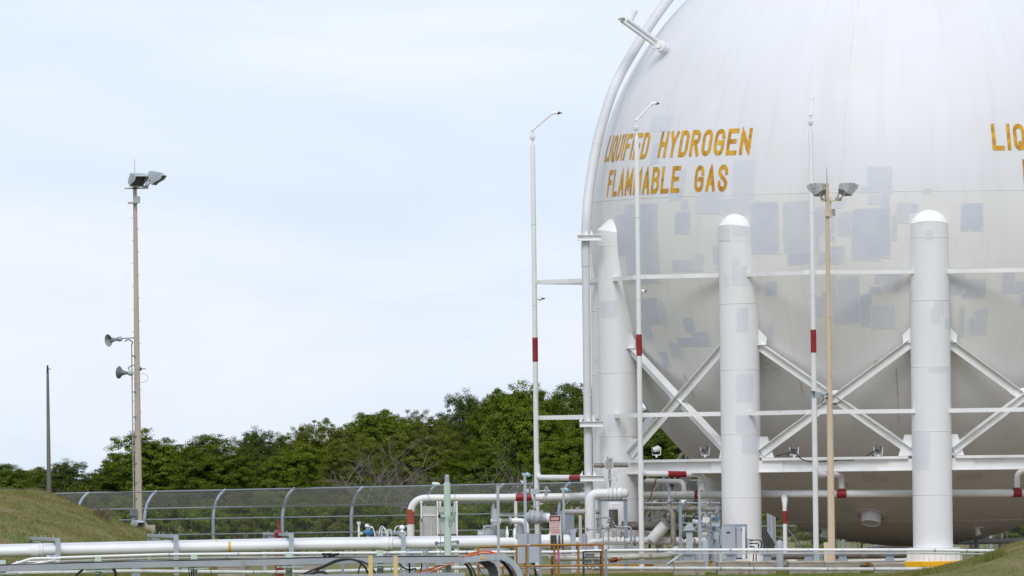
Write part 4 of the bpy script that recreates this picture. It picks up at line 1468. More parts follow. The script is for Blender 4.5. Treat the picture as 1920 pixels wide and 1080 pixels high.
def crown_mesh(name, rx, ry, rz, ncl, nl, leaf, m, seed, lumps=7, loose=0.0):
    """leaves in tufts on the shells of several overlapping lobes"""
    rg = np.random.default_rng(seed)
    lc = rg.normal(0, 1, (lumps, 3)); lc /= np.linalg.norm(lc, axis=1)[:, None]
    lc *= rg.uniform(.25, .62, (lumps, 1)); lc[:, 2] *= .9
    lc[0] = 0
    lr = rg.uniform(.40, .60, lumps); lr[0] = .74
    which = rg.choice(lumps, ncl, p=(lr ** 2) / (lr ** 2).sum())
    d = rg.normal(0, 1, (ncl, 3)); d /= np.linalg.norm(d, axis=1)[:, None]
    d[:, 2] = np.where(d[:, 2] < -.35, -d[:, 2], d[:, 2])
    rad = lr[which] * (rg.uniform(.70, 1.06, ncl) + (rg.random(ncl) < .10) * rg.uniform(0, .10 + loose, ncl))
    cc = (lc[which] + d * rad[:, None]) * np.array([rx, ry, rz])
    cs = rg.uniform(.12, .29, ncl)
    idx = rg.integers(0, ncl, nl)
    off = rg.normal(0, 1, (nl, 3)); off /= np.linalg.norm(off, axis=1)[:, None]
    off *= (rg.random((nl, 1)) ** .5) * cs[idx][:, None] * np.array([1.15, 1.15, .62])
    pos = cc[idx] + off
    out = d[idx] * .8 + off / cs[idx][:, None] * .7 + rg.normal(0, .42, (nl, 3)) + np.array([0, 0, .55])
    out /= np.linalg.norm(out, axis=1)[:, None]
    side = np.cross(out, rg.normal(0, 1, (nl, 3))); side /= np.linalg.norm(side, axis=1)[:, None]
    ax = np.cross(side, out)
    L = leaf * rg.uniform(.7, 1.35, nl)[:, None]
    droop = out * L * .18
    co = np.stack([pos - ax * L * .5, pos + side * L * .27 + droop * .4, pos + ax * L * .5 - droop, pos - side * L * .27 + droop * .4], 1)
    return np_mesh(name, co.reshape(-1, 3), np.arange(nl * 4).reshape(-1, 4), m)


LIB = [crown_mesh('crown_leaves', 2.2, 1.7, 3.0, 1050, (104000, 88000, 94000, 112000, 80000, 98000, 94000)[i], (.064, .078, .070, .058, .085, .066, .072)[i], (LEAF_A, LEAF_B, LEAF_C, LEAF_D, LEAF_B, LEAF_C, LEAF_B)[i], 40 + i, 9 + i % 4) for i in range(7)]
BLIB = [crown_mesh('foliage_leaves', 1.25, 1.0, 1.2, 260, 27000, .066, (LEAF_A, LEAF_B, LEAF_C, LEAF_B)[i], 70 + i, 7) for i in range(4)]


def crown(parent, name, me, base, size, c, turn):
    o = bpy.data.objects.new(name, me)
    COL.link(o)
    o.parent = parent
    o.location = c
    o.rotation_euler = (0, 0, turn)
    o.scale = [a / b for a, b in zip(size, base)]
    ORG[o.name] = ORG[parent.name]
    return o


def limbs(root, h, r, seed, cr):
    rg = random.Random(seed)
    mb = MB()
    pts = [root]
    for k in range(1, 5):
        pts.append(root + Vector((rg.uniform(-.12, .12) * k, rg.uniform(-.1, .1) * k, h * .62 * k / 4)))
    mb.tube(pts, [r, r * .85, r * .7, r * .55, r * .4], 7)
    for k in range(6):
        q = pts[rg.randint(1, 4)]
        a = rg.uniform(0, 6.28)
        e = q + Vector((math.cos(a) * cr * rg.uniform(.3, .6), math.sin(a) * cr * rg.uniform(.3, .6), h * rg.uniform(.08, .20)))
        m = (q + e) / 2 + Vector((0, 0, -.15))
        mb.tube([q, m, e], [r * .42, r * .28, r * .1], 5)
    return mb


def tree(px, py_top, Y, wpx, kind, seed, label, group='trees behind the fence'):
    top = P(px, py_top, Y)
    H = top.z
    rx = wpx * S(Y) / 2 * 1.12
    rz = H * .49
    b = Vector((top.x, top.y, 0))
    name = {0: 'broadleaf_tree', 1: 'broadleaf_tree', 2: 'shrub'}[0 if wpx > 60 else 2] if False else 'broadleaf_tree'
    t = thing(name, label, 'tree', b, group)
    part(t, 'trunk', limbs(b, H, .09 + .012 * H, seed, rx), BARK)
    crown(t, 'crown', LIB[kind], (2.2, 1.7, 3.0), (rx * 1.18, max(1.5, rx * .9), rz), (0, 0, H - rz * .90), (0, math.pi)[seed % 2] + (seed % 5 - 2) * .1)
    return t


TREES = [  # x, top y, distance, width, kind, look
    (8, 858, 512, 120, 0, 'low dark green tree behind the crest of the mound, at the left edge'),
    (-70, 862, 520, 140, 1, 'low green tree behind the crest of the mound, cut by the left edge'),
    (66, 869, 522, 110, 4, 'low green tree behind the mound crest just left of the utility pole'),
    (190, 868, 524, 100, 6, 'low green tree between the utility pole and the pale tan pole'),
    (128, 851, 516, 128, 3, 'rounded dark green tree just right of the utility pole'),
    (228, 838, 520, 120, 0, 'dark green tree behind the pale tan floodlight pole'),
    (302, 806, 514, 165, 1, 'broad domed green tree right of the pale tan floodlight pole'),
    (392, 800, 510, 150, 0, 'broad green tree with an even rounded top, second right of the tan pole'),
    (482, 788, 528, 110, 3, 'dark tree with a ragged knobbly top left of the sky gap'),
    (556, 782, 530, 100, 5, 'loose tree with sky showing through its thin crown'),
    (625, 783, 516, 125, 2, 'olive tree with a flat bushy top in the middle of the row'),
    (540, 830, 505, 120, 1, 'lighter green tree standing forward of the loose-crowned one'),
    (715, 757, 520, 140, 4, 'mid green tree with two rounded humps above the dead branches'),
    (660, 822, 503, 110, 2, 'low olive tree beside the bare dead branches'),
    (790, 748, 522, 120, 5, 'olive tree with wispy top twigs left of the tall round one'),
    (866, 715, 530, 118, 3, 'tall dark tree with a round isolated crown and sky behind'),
    (800, 800, 506, 130, 2, 'olive tree above the bare dead branches'),
    (938, 716, 520, 110, 4, 'tree with a pointed shoulder left of the free-standing spray pole'),
    (992, 694, 516, 150, 6, 'tallest bright green tree behind the free-standing spray pole'),
    (1072, 699, 524, 150, 0, 'tall dark green tree partly hidden by the vent pipe'),
    (905, 815, 505, 120, 0, 'dark green tree low behind the valve station'),
    (1050, 800, 502, 120, 1, 'bright green low tree left of the vent pipe'),
    (1150, 712, 526, 150, 3, 'dark tree mostly hidden behind the left column'),
    (1235, 745, 520, 150, 0, 'dark tree seen between the left column and the underside of the tank'),
    (1330, 790, 522, 150, 1, 'green tree behind the white stairs'),
    (1440, 850, 518, 150, 3, 'dark tree seen under the tank left of the drain riser'),
    (1560, 860, 520, 150, 0, 'green tree seen under the tank behind the warm tan pole'),
    (1690, 850, 522, 160, 1, 'green tree seen low behind the front column'),
    (1820, 830, 522, 170, 3, 'dark tree seen low under the right side of the tank'),
    (1950, 820, 524, 170, 0, 'dark tree low at the right edge'),
    (340, 838, 548, 190, 2, 'back row tree mostly hidden behind the broad domed tree right of the tan pole'),
    (470, 830, 548, 190, 1, 'back row tree mostly hidden behind the knobbly topped dark tree'),
    (600, 826, 548, 190, 6, 'back row tree mostly hidden behind the flat topped olive tree'),
    (720, 812, 548, 190, 3, 'back row tree mostly hidden behind the tree with two rounded humps'),
    (850, 780, 548, 190, 2, 'back row tree mostly hidden behind the tall dark round tree'),
    (965, 770, 548, 190, 4, 'back row tree mostly hidden behind the tallest bright green tree'),

]
for i, (x, y, Y, wd, k, lab) in enumerate(TREES):
    tree(x, y, Y, wd, k, 100 + i, lab)
BUSH = [(150, 905, 490, 80, 2), (225, 925, 486, 70, 1), (300, 918, 488, 80, 0), (372, 935, 484, 80, 1), (440, 930, 488, 85, 2), (505, 925, 486, 75, 1), (575, 922, 488, 80, 5), (640, 930, 484, 80, 2), (705, 938, 484, 70, 0),
        (770, 950, 482, 70, 2), (835, 935, 484, 80, 5), (905, 940, 482, 80, 1), (960, 925, 484, 80, 0), (1030, 930, 480, 80, 1), (1100, 935, 480, 80, 2), (1180, 940, 478, 90, 1), (1260, 930, 478, 90, 2), (1340, 945, 476, 90, 1),
        (1440, 950, 474, 90, 2), (1530, 955, 472, 90, 1), (1620, 955, 472, 90, 2), (1720, 950, 470, 90, 1), (1830, 950, 470, 90, 2), (1905, 955, 466, 95, 1), (1965, 950, 468, 95, 0), (700, 905, 496, 100, 0), (880, 900, 497, 100, 1), (800, 905, 498, 90, 0)]
bl = ['the tan pole', 'the mound', 'the second post', 'the third post', 'the fourth post', 'the fifth post']
names = ['olive bush between the mound and the pale tan pole', 'green bush right behind the pale tan pole', 'dark bush right of the pale tan pole behind the fence', 'green bush behind the fence left of its second clear post',
         'olive bush behind the fence right of its second clear post', 'green bush behind the fence left of the red post', 'straw flecked bush behind the fence right of the red post', 'olive bush behind the fence left of the blue motor',
         'dark bush behind the fence at the white valve', 'low olive bush behind the banded riser', 'straw flecked bush behind the shower booth', 'green bush behind the fence right of the shower booth',
         'dark bush behind the fence left of the white spray pole', 'green bush behind the fence at the danger sign', 'olive bush behind the vent pipe', 'green bush behind the white stairs, lower end', 'olive bush behind the white stairs, upper end',
         'green bush behind the column with the grey cabinet', 'olive bush under the tank at the drain riser', 'green bush under the tank at the warm tan pole', 'olive bush under the tank left of the front column', 'green bush behind the front column', 'olive bush under the right side of the tank', 'green bush above the grassy bank at the right edge', 'dark bush above the grassy bank cut by the right edge', 'tall dark bush under the left bare dead tree', 'tall green bush under the right bare dead tree', 'tall dark bush between the two bare dead trees']
for i, (x, y, Y, wd, k) in enumerate(BUSH):
    top = P(x, y, Y)
    b = Vector((top.x, top.y, 0))
    t = thing('bush', names[i], 'bush', b, 'bushes along the fence')
    crown(t, 'foliage', BLIB[k % 4], (1.25, 1.0, 1.2), (wd * S(Y) / 2 * 1.45, 1.15, top.z * .56), (0, 0, top.z * .5), (0, math.pi)[i % 2] + (i % 5 - 2) * .15)
    part(t, 'stem', limbs(b, top.z, .05, 400 + i, wd * S(Y) / 2), BARK)
# dry stalks along the fence
rg = np.random.default_rng(9)
n = 420
px = rg.uniform(-60, 1900, n)
yy = np.array([fpt(a) for a in px]) + rg.uniform(2, 12, n)
co = []
for a, y in zip(px, yy):
    b = P(a, 1000, y); b.z = 0
    h = rg.uniform(.5, 1.9); an = rg.uniform(0, 6.28); lx = rg.normal(0, .22)
    wv = Vector((math.cos(an), math.sin(an), 0)) * .011
    tp = b + Vector((lx, 0, h))
    co += [b - wv, b + wv, tp + wv * .8, tp - wv * .8]
    if rg.random() < .4:
        pass
for k_ in range(420):
    a = P(192 + rg.normal(0, 5), 998, 424 + rg.uniform(-.6, .6))
    a.z = h_left(a.x, a.y) - .02
    h = rg.uniform(.08, .38)
    wv = Vector((.012, 0, 0))
    tp = a + Vector((rg.normal(0, .16), rg.normal(0, .1), h))
    co += [a - wv, a + wv, tp + wv * .5, tp - wv * .5]
n = len(co) // 4
o = bpy.data.objects.new('dry_stalks', np_mesh('dry_stalks', np.array([tuple(c) for c in co]), np.arange(n * 4).reshape(-1, 4), STRAW))
COL.link(o); tag(o, kind='stuff')


def dead(b, h, seed, spread, label):
    rg = random.Random(seed)
    t = thing('dead_tree', label, 'dead tree', b, 'bare dead trees')
    tr, br = MB(), MB()

    def grow(p, d, ln, r, lev, mb):
        pts = [p]
        dd = Vector(d)
        k = 4
        for i in range(k):
            dd = (dd + Vector((rg.uniform(-.28, .28), rg.uniform(-.25, .25), rg.uniform(-.20, .22)))).normalized()
            pts.append(pts[-1] + dd * ln / k)
        mb.tube(pts, [r * (1 - .55 * i / k) for i in range(k + 1)], 5 if lev < 2 else 4)
        if lev < 4:
            for _ in range(rg.randint(2, 4) if lev else 6):
                i = rg.randint(1, k)
                a = rg.uniform(0, 6.28)
                nd = (dd + Vector((math.cos(a) * spread, math.sin(a) * .6, rg.uniform(-.25, .55)))).normalized()
                grow(pts[i], nd, ln * rg.uniform(.5, .8), r * .50, lev + 1, br)
    for s in range(3):
        grow(b, Vector((rg.uniform(-.7, .7), rg.uniform(-.2, .2), 1)).normalized(), h * .5, .046, 0, tr if s == 0 else br)
    part(t, 'trunk', tr, DEADWOOD)
    part(t, 'branches', br, DEADWOOD)


dead(vline(738, 900, 488), 5.6, 4, 1.2, 'bare grey dead tree spreading above the fence behind the banded riser')
dead(vline(870, 900, 486), 4.8, 8, 1.1, 'bare grey dead tree above the fence behind the pale green vented post')
# ---------------------------------------------------------------- process pipework in front of the left column
def pipe(name, label, cat, pts, r, m, R=.3, n=14, group=None, seg=6):
    q = fillet([P(*p) for p in pts], R, seg) if len(pts) > 2 else [P(*p) for p in pts]
    return single(name, label, cat, MB().tube(q, r, n), m, group)


def flange(mb, c, ax, r, th=.04, n=16, bolts=8):
    ax = Vector(ax).normalized()
    mb.cyl(c - ax * th, c - ax * .004, r, n=n); mb.cyl(c + ax * .004, c + ax * th, r, n=n)
    s = ax.cross(Vector((.1, .2, 1))).normalized(); u = ax.cross(s)
    for j in range(bolts):
        a = 2 * math.pi * j / bolts
        d = (s * math.cos(a) + u * math.sin(a)) * r * .84
        mb.cyl(c + d - ax * th * 1.6, c + d + ax * th * 1.6, r * .07, n=5)
    return mb


X = Vector((1, 0, 0))
# emergency shower booth
BY = 388.0
k = S(BY)
bo = P(820, 1005, BY); bo.z = 0
booth = thing('shower_booth', 'grey emergency shower booth of flat panels with white corner posts', 'safety shower', bo)


def bpanel(x0, y0, x1, y1, m, name, dy=0.0, th=.04):
    a, b = P(x0, y0, BY), P(x1, y1, BY)
    return part(booth, name, MB().box(Vector(((a.x + b.x) / 2, BY + dy, (a.z + b.z) / 2)), (abs(b.x - a.x), th, abs(a.z - b.z))), m, False)


bpanel(792, 949, 820, 1030, BEIGE, 'panel')
bpanel(795, 967, 807, 1030, BEIGE, 'door', -.03)
bpanel(810, 967, 820, 1030, BEIGE, 'door', -.03)
bpanel(822, 950, 858, 1002, BEIGE, 'panel', -.25)
bpanel(793, 965, 821, 967, WHITE, 'trim', -.05)
bpanel(807.5, 966, 809.5, 1030, WHITE, 'trim', -.055)
for x, y0, dy in ((790.5, 942, -.02), (821, 942, -.25), (826, 942, -.1), (853, 942, -.2), (857, 942, -.27)):
    b = vline(x, 990, BY) + Vector((0, dy, 0))
    part(booth, 'post', MB().cyl(b, b + UP * zat(x, y0, BY), .028, n=8).ball(b + UP * zat(x, y0, BY), .04, 8, 5), WHITE)
for sx in (0, 1):
    p = [Vector((bo.x + (-.55 if not sx else .62), BY - .2, 0)), Vector((bo.x + (-.55 if not sx else .62), BY + 1.0, 0))]
    part(booth, 'side_panel', MB().box((p[0] + p[1]) / 2 + UP * .95, (.04, 1.2, 1.7)), BEIGE, False)
bpanel(821, 1001.5, 860, 1005, mat('rusty_green_sill', (.10, .05, .035), (.10, .13, .09), 5, .8), 'sill', -.27)


def flat_text(parent, text, x0, x1, ytop, ybot, Y, m, th=.17, name='lettering'):
    qs, wd = strokes(text, th, .16, .55)
    a, b = P(x0, (ytop + ybot) / 2, Y), P(x1, (ytop + ybot) / 2, Y)
    zt, zb = P((x0 + x1) / 2, ytop, Y).z, P((x0 + x1) / 2, ybot, Y).z
    mb = MB()
    for i, q in enumerate(qs):
        mb.add([Vector((a.x + (b.x - a.x) * u / wd, Y - .0004 * (i % 7), zb + (zt - zb) * v)) for u, v in q], [(0, 1, 2, 3)])
    return part(parent, name, mb, m, False)


flat_text(booth, 'EMERGENCY', 823, 856, 960, 968.5, BY - .274, SIGNG)
flat_text(booth, 'SHOWER', 826, 853, 970, 979, BY - .274, SIGNG)
part(booth, 'green_mark', MB().box(P(790.5, 975, BY - .06), (.045, .01, .12)), SIGNG, False)
part(booth, 'green_mark', MB().box(P(834, 989, BY - .28), (.04, .01, .10)), SIGNG, False)

# the two long white transfer pipes
MPF = [(-120, 1037.5), (20, 1034.5), (200, 1030.5), (300, 1028.3), (440, 1025.5), (600, 1022.3), (800, 1019.8), (960, 1017.5)]
main = thing('transfer_pipe', 'nearer of two long white pipes, with an amber band and bell joints', 'pipe', P(440, 1025, 372), 'long white pipes across the left half')
q = [P(x, y, 372.0) for x, y in MPF] + [P(972, 1022, 372.1), P(978, 1032, 372.3), P(979, 1050, 372.5)]
part(main, 'pipe', MB().tube(q, .165, 18), WHITE2)


def along(x, Y=372.0, tab=MPF, dy=0):
    return P(x, lerp(tab, x) + dy, Y)


for x in (72, 727):
    c = along(x); ax = (along(x + 5) - along(x - 5)).normalized()
    part(main, 'bell_joint', MB().lathe([(.166, -.30), (.19, -.20), (.215, -.05), (.215, .02), (.175, .03), (.175, .07), (.222, .08), (.222, .14), (.168, .16)], c, ax, 20), WHITE2)
part(main, 'sleeve', MB().tube([along(382), along(408)], .178, 18), WHITE2)
part(main, 'amber_band', MB().tube([along(428), along(433.5)], .168, 18), ORTAPE)
for x in (107, 325):
    part(main, 'wear_ring', MB().tube([along(x - 3.5), along(x - 2)], .169, 18), WHITE)
rear = thing('transfer_pipe', 'farther of two long white pipes, only its top edge showing', 'pipe', P(440, 1020, 373.2), 'long white pipes across the left half')
part(rear, 'pipe', MB().tube([P(x, y - 5.0, 373.3) for x, y in MPF[:-1]] + [P(930, 1013.5, 373.3), P(934, 1016, 373.3)], [.165] * len(MPF) + [.09], 18), REARM)
part(rear, 'amber_band', MB().tube([along(404, 373.3, dy=-5), along(407.5, 373.3, dy=-5)], .169, 18), ORTAPE)

# goal-post supports straddling the pipes
SUP = [(57.5, 108.5, 1008.5, 'nearest the left edge, by the bell joint'), (279, 330, 1003, 'in front of the pale tan floodlight pole'), (496, 546, 999.5, 'in front of the red post'), (708, 756, 997, 'left of the banded riser pipe')]
for x0, x1, yt, lab in SUP:
    Yf, Yb = 371.3, 387.8
    f, b = vline(x1, yt, Yf), vline(x0, yt - .3, Yb)
    zt = zat(x1, yt, Yf)
    t = thing('pipe_support', 'grey goal-post pipe support ' + lab, 'pipe support', (f + b) / 2, 'grey goal-post supports over the white pipes')
    m = MB()
    m.box(f + UP * (zt / 2), (.02, .16, zt)); m.box(f + UP * (zt / 2) - X * .07, (.014, .17, zt)); m.box(f + UP * (zt / 2) + X * .07, (.014, .17, zt))
    m.box(f + UP * (zt / 2) - Vector((0, .085, 0)), (.155, .012, zt))
    part(t, 'post', m, GALV, False)
    m = MB().box(b + UP * (zt / 2), (.11, .12, zt))
    part(t, 'post', m, GALV, False)
    part(t, 'crossbar', MB().bar(b + UP * (zt - .05), f + UP * (zt - .05), .12, .09), GALV, False)
    dv = f - b
    for i, s in enumerate((.14, .40, .55, .84)):
        q = b + dv * s
        part(t, 'hanger_rod', MB().cyl(q + UP * (zt - .32), q + UP * (zt + .07), .012, n=6), GALV)
    q = b + dv * .3
    part(t, 'roller', MB().cyl(b + dv * .15 + UP * (zt - .16), b + dv * .42 + UP * (zt - .18), .045, n=8), HORNLT)
    part(t, 'roller', MB().cyl(b + dv * .60 + UP * (zt - .20), b + dv * .85 + UP * (zt - .22), .045, n=8), HORNLT)

# small twin pipes on saddles, the whole width
TW = [(-120, 1053), (30, 1047.6), (110, 1046), (200, 1043), (300, 1040), (440, 1038.5), (500, 1038), (700, 1036.8), (850, 1035.2), (1040, 1035), (1140, 1032.2), (1250, 1031.2), (1440, 1031), (1680, 1031), (1850, 1032.5), (1990, 1033)]
tw = thing('rail_pipe', 'slim white upper pipe running the whole width on low grey saddles', 'pipe', P(900, 1036, 366), 'slim pipes on saddles across the front')
part(tw, 'pipe', MB().tube([P(x, y, 366) for x, y in TW[2:]], .047, 10), WHITE2)
for x in (318, 447, 875, 1233, 1370, 1753, 1813):
    part(tw, 'coupling', MB().cyl(P(x - 2, lerp(TW, x - 2), 366), P(x + 2, lerp(TW, x + 2), 366), .053, n=10), GALV)
tw2 = thing('rail_pipe', 'thinner white lower pipe running the whole width just under the slim one', 'pipe', P(900, 1043, 365.9), 'slim pipes on saddles across the front')
part(tw2, 'pipe', MB().tube([P(x, y + 6.2, 366.06) for x, y in TW[1:]], .026, 8), WHITE2)
for i, x in enumerate((35, 255, 425, 590, 770)):
    c = P(x, lerp(TW, x) + 10.5, 366)
    t = thing('pipe_saddle', 'dark grey pipe saddle under the slim white pipes, ' + ('at the left edge', 'below the pale tan floodlight pole', 'by the amber band', 'right of the third goal-post support', 'by the banded riser')[i], 'pipe saddle', Vector((c.x, c.y, 0)), 'pipe saddles')
    part(t, 'shelf', MB().box(c, (.36, .22, .03)), GREYDK, False)
    part(t, 'bracket', MB().box(Vector((c.x, c.y, c.z / 2)), (.26, .12, c.z)), STEELBLUE, False)
    part(t, 'u_bolt', MB().ring(c + UP * .10, X, .056, .008, 12, 5), BLUE)
for i, x in enumerate((1291, 1370, 1438, 1516, 1580, 1668)):
    c = P(x, 1040, 366)
    t = thing('pipe_saddle', 'blue-grey flared pipe saddle on a concrete block, ' + ('under the white pedestal', 'in front of the grey switch cabinet', 'right of the black cables', 'left of the white spray pole foot', 'right of the warm tan pole foot', 'beside the yellow footing')[i], 'pipe saddle', c, 'pipe saddles on the concrete blocks')
    zb = P(x, 1053.5, 366).z
    h = c.z - zb
    part(t, 'shelf', MB().box(c + UP * -.005, (.40, .24, .035)), GREYDK, False)
    part(t, 'foot', MB().plate([c + X * -.11, c + X * .11, c + X * .13 - UP * h * .6, c + X * .18 - UP * h, c - X * .18 - UP * h, c - X * .13 - UP * h * .6], Vector((0, .16, 0))), STEELBLUE, False)
    part(t, 'u_bolt', MB().ring(P(x, 1031, 366), X, .056, .009, 12, 5), LTBLUE)

# concrete blocks
BL = [(1264, 1322, 1052.5, 'under the white pedestal'), (1346, 1405, 1052.5, 'under the grey switch cabinet'), (1406, 1454, 1053, 'right of the grey switch cabinet'), (1480, 1546, 1053, 'at the foot of the white spray pole'), (1546.6, 1612, 1053, 'at the foot of the warm tan pole'), (1638, 1697, 1056, 'beside the yellow footing'), (408, 459, 1060.5, 'behind the cable tray at the amber band'), (566, 606, 1056, 'behind the black hoses')]
for x0, x1, yt, lab in BL:
    Y = 362.6
    a, b = P(x0, yt, Y), P(x1, yt, Y)
    zt = (a.z + b.z) / 2
    t = thing('concrete_block', 'stained concrete block ' + lab, 'concrete block', Vector(((a.x + b.x) / 2, Y + 1.9, 0)), 'concrete sleepers under the slim pipes')
    part(t, 'block', MB().box(Vector(((a.x + b.x) / 2, Y + 1.9, zt / 2 - .03)), (b.x - a.x, 3.8, zt - .02)), CONC, False)
    part(t, 'rusty_edge', MB().box(Vector(((a.x + b.x) / 2, Y + 1.9, zt - .02)), (b.x - a.x + .02, 3.83, .045)), CONCT, False)
# low pipe along the ground, in two runs
LPT = [(-120, 1079), (60, 1074), (240, 1071), (480, 1073), (600, 1072), (700, 1069), (880, 1064), (1000, 1063.5), (1140, 1065.5), (1340, 1066), (1560, 1067.5), (1720, 1067), (1850, 1067), (1990, 1067)]
lowp = thing('ground_pipe', 'weathered pale pipe lying low along the whole front, strapped to the concrete blocks', 'pipe', P(900, 1064, 360))
part(lowp, 'pipe', MB().tube([P(x, y, 360) for x, y in LPT], .056, 12), mat('dull_white_pipe', (.56, .58, .57), (.44, .43, .40), 2.2, .55, col3=(.33, .26, .19), s3=3, lo3=.64, hi3=.76))
for x in (396, 476, 610, 734, 1264, 1351, 1414, 1552, 1640):
    part(lowp, 'strap', MB().ring(P(x, lerp(LPT, x), 360), X + UP * .2, .060, .012, 14, 5), RUST)

# ---- white elbow pipe with valve and actuator
EY = 393.5
el = thing('elbow_pipe', 'fat white elbow pipe rising and turning right into a bolted valve', 'pipe', P(1106, 1015, EY))
pts = [P(1106, 1022, EY), P(1106.5, 926, EY), P(1140, 925.5, EY), P(1168, 925, EY)]
part(el, 'pipe', MB().tube(fillet(pts, .48, 10), .165, 20), WHITE2)
vm = MB().lathe([(.165, 0), (.20, .03), (.20, .08), (.185, .10), (.185, .42), (.20, .44), (.20, .50), (.165, .52)], P(1138, 925.6, EY), P(1170, 925, EY) - P(1138, 925.6, EY), 20)
part(el, 'valve_body', vm, WHITE)
bm = MB()
for x in (1141, 1149, 1156, 1164):
    flange(bm, P(x, 925.6, EY), X, .205, .02, 18, 10)
part(el, 'flange_bolts', bm, mat('flaked_white', (.62, .62, .60), (.20, .20, .19), 14, .6, lo=.52, hi=.6))
part(el, 'end_cap', MB().lathe([(.165, 0), (.165, .10), (.14, .17), (.08, .215), (.001, .225)], P(1167, 925, EY), X, 20), WHITE2)
ac = thing('valve_actuator', 'grey-brown cylinder actuator on a stem above the white elbow pipe', 'actuator', P(1144, 912, EY))
part(ac, 'stem', MB().cyl(P(1144, 914, EY), P(1143, 880, EY), .035, n=8).box(P(1143, 893, EY), (.10, .10, .30)), GALVD)
part(ac, 'blue_ball', MB().ball(P(1145, 900, EY - .1), .05, 9, 6), LTBLUE)
m = MB().cyl(P(1113, 872.5, EY), P(1134, 872.3, EY), .082, n=14); m.cyl(P(1150, 872, EY), P(1178, 871.5, EY), .085, n=14)
part(ac, 'cylinder', MB().cyl(P(1113, 872.5, EY), P(1134, 872.3, EY), .082, n=14), BRASS)
part(ac, 'cylinder', MB().cyl(P(1150, 872, EY), P(1178, 871.5, EY), .085, n=14), BRASS)
part(ac, 'end_ring', MB().cyl(P(1126, 872.4, EY), P(1129, 872.4, EY), .098, n=14), BRASS)
part(ac, 'yoke', MB().box(P(1142, 871, EY), (.24, .22, .28)).box(P(1139.5, 868, EY - .1), (.06, .06, .42)).cyl(P(1143, 860, EY), P(1143, 872, EY), .09, n=10), GALVD)
for a in (((1126, 866), (1127, 858), (1131, 857), (1129, 866)), ((1150, 868), (1158, 862), (1161, 876), (1157, 887), (1150, 884)), ((1146, 890), (1154, 892), (1156, 902), (1150, 910)), ((1112, 872), (1106, 869), (1101, 866)), ((1141, 862), (1146, 857), (1150, 859), (1148, 864))):
    part(ac, 'tubing', MB().tube(smooth_curve([P(x, y, EY - .14) for x, y in a], 5), .009, 5), GALV)
fr = thing('steel_portal', 'blue-grey two-legged steel frame under the white valve', 'frame', Vector((P(1148, 1030, EY + .1).x, EY + .1, 0)))
for x0, x1 in ((1121, 1128), (1169.5, 1177)):
    c = vline((x0 + x1) / 2, 980, EY + .1)
    h = zat(x0, 938, EY)
    part(fr, 'leg', MB().box(c + UP * (h / 2), ((x1 - x0) * S(EY) * .3, .14, h)).box(c + UP * h / 2 - Vector((0, .07, 0)), ((x1 - x0) * S(EY), .015, h)), STEELBLUE, False)
part(fr, 'beam', MB().bar(P(1121, 938.5, EY + .1), P(1177, 938, EY + .1), .16, .07), STEELBLUE, False)
part(fr, 'saddle', MB().box(P(1150, 945, EY), (.30, .2, .16)), WHITE, False)
tg = MB().box(P(1155, 948.5, EY - .12), (.38, .012, .10))
single('pipe_tag', 'white two-line stencilled board under the white valve', 'tag', MB().box(P(1155, 949, EY - .16), (.36, .012, .20)), WHITE, smooth=False)
bb = MB()
for r_ in range(2):
    for i in range(6):
        bb.box(P(1147.5 + i * 3.1, 947 + r_ * 5.2, EY - .172), (.030, .006, .030))
o_ = bpy.data.objects['pipe_tag']
part(o_, 'worn_marks', bb, GALVD, False, kind='stuff')
pipe('dark_drum', 'dark weathered box post standing behind the white valve frame', 'post', [(1151, 990, EY + 1.6), (1150, 955, EY + 1.6)], .155, DARKPIPE, n=4)

# ---- small manifold of grey tubes and valves
MY = 392.2
mf = thing('tube_manifold', 'tangled manifold of small grey tubes and valves before the white elbow pipe', 'manifold', Vector((P(1145, 1030, MY).x, MY, 0)))
for pts, r in (([(1131, 1030), (1131, 995), (1153, 996)], .018), ([(1141, 1030), (1141, 990)], .028), ([(1171, 1034), (1171, 992), (1152, 991)], .020), ([(1184, 1034), (1183, 988), (1158, 988.5)], .036),
               ([(1103, 993), (1150, 991)], .022), ([(1121, 970), (1143, 970.5), (1148, 984)], .030), ([(1119, 1004), (1120, 972)], .026), ([(1138, 976), (1160, 990)], .03), ([(1156, 1020), (1156, 985), (1168, 984)], .012), ([(1131, 1019), (1171, 1020), (1176, 1008)], .012), ([(1148, 1008), (1149, 984)], .016), ([(1163, 1012), (1164, 990)], .014)):
    q = [P(x, y, MY) for x, y in pts]
    part(mf, 'tube', MB().tube(fillet(q, .08, 4) if len(q) > 2 else q, r, 8), GALVD)
for x, y, r in ((1120, 972, .06), (1121, 983, .055), (1130, 989, .05), (1141, 978, .06), (1141, 990, .055), (1150, 981, .05), (1120, 1004, .07), (1152, 1001, .035), (1164, 1003, .04), (1171, 1004, .045), (1137, 991, .04)):
    part(mf, 'valve', MB().ball(P(x, y, MY - .03), r, 8, 6).cyl(P(x, y, MY), P(x, y - 5, MY - .1), r * .35, n=6), GALVD)
for x, y in ((1101, 993), (1146, 977), (1167, 1000)):
    part(mf, 'hand_wheel', MB().ring(P(x, y, MY - .06), Vector((1, .5, .2)), .06, .012, 12, 5), BLACKS)
part(mf, 'filter_bowl', MB().lathe([(.05, 0), (.07, .06), (.075, .13), (.09, .14), (.09, .17), (.04, .18)], P(1120.5, 1011, MY - .04), UP, 12), WHITE)
part(mf, 'yellow_knob', MB().ball(P(1151, 1007, MY - .06), .03, 7, 5), YELLOW)
part(mf, 'rusty_knob', MB().ball(P(1165, 1006, MY - .06), .032, 7, 5), RUST)

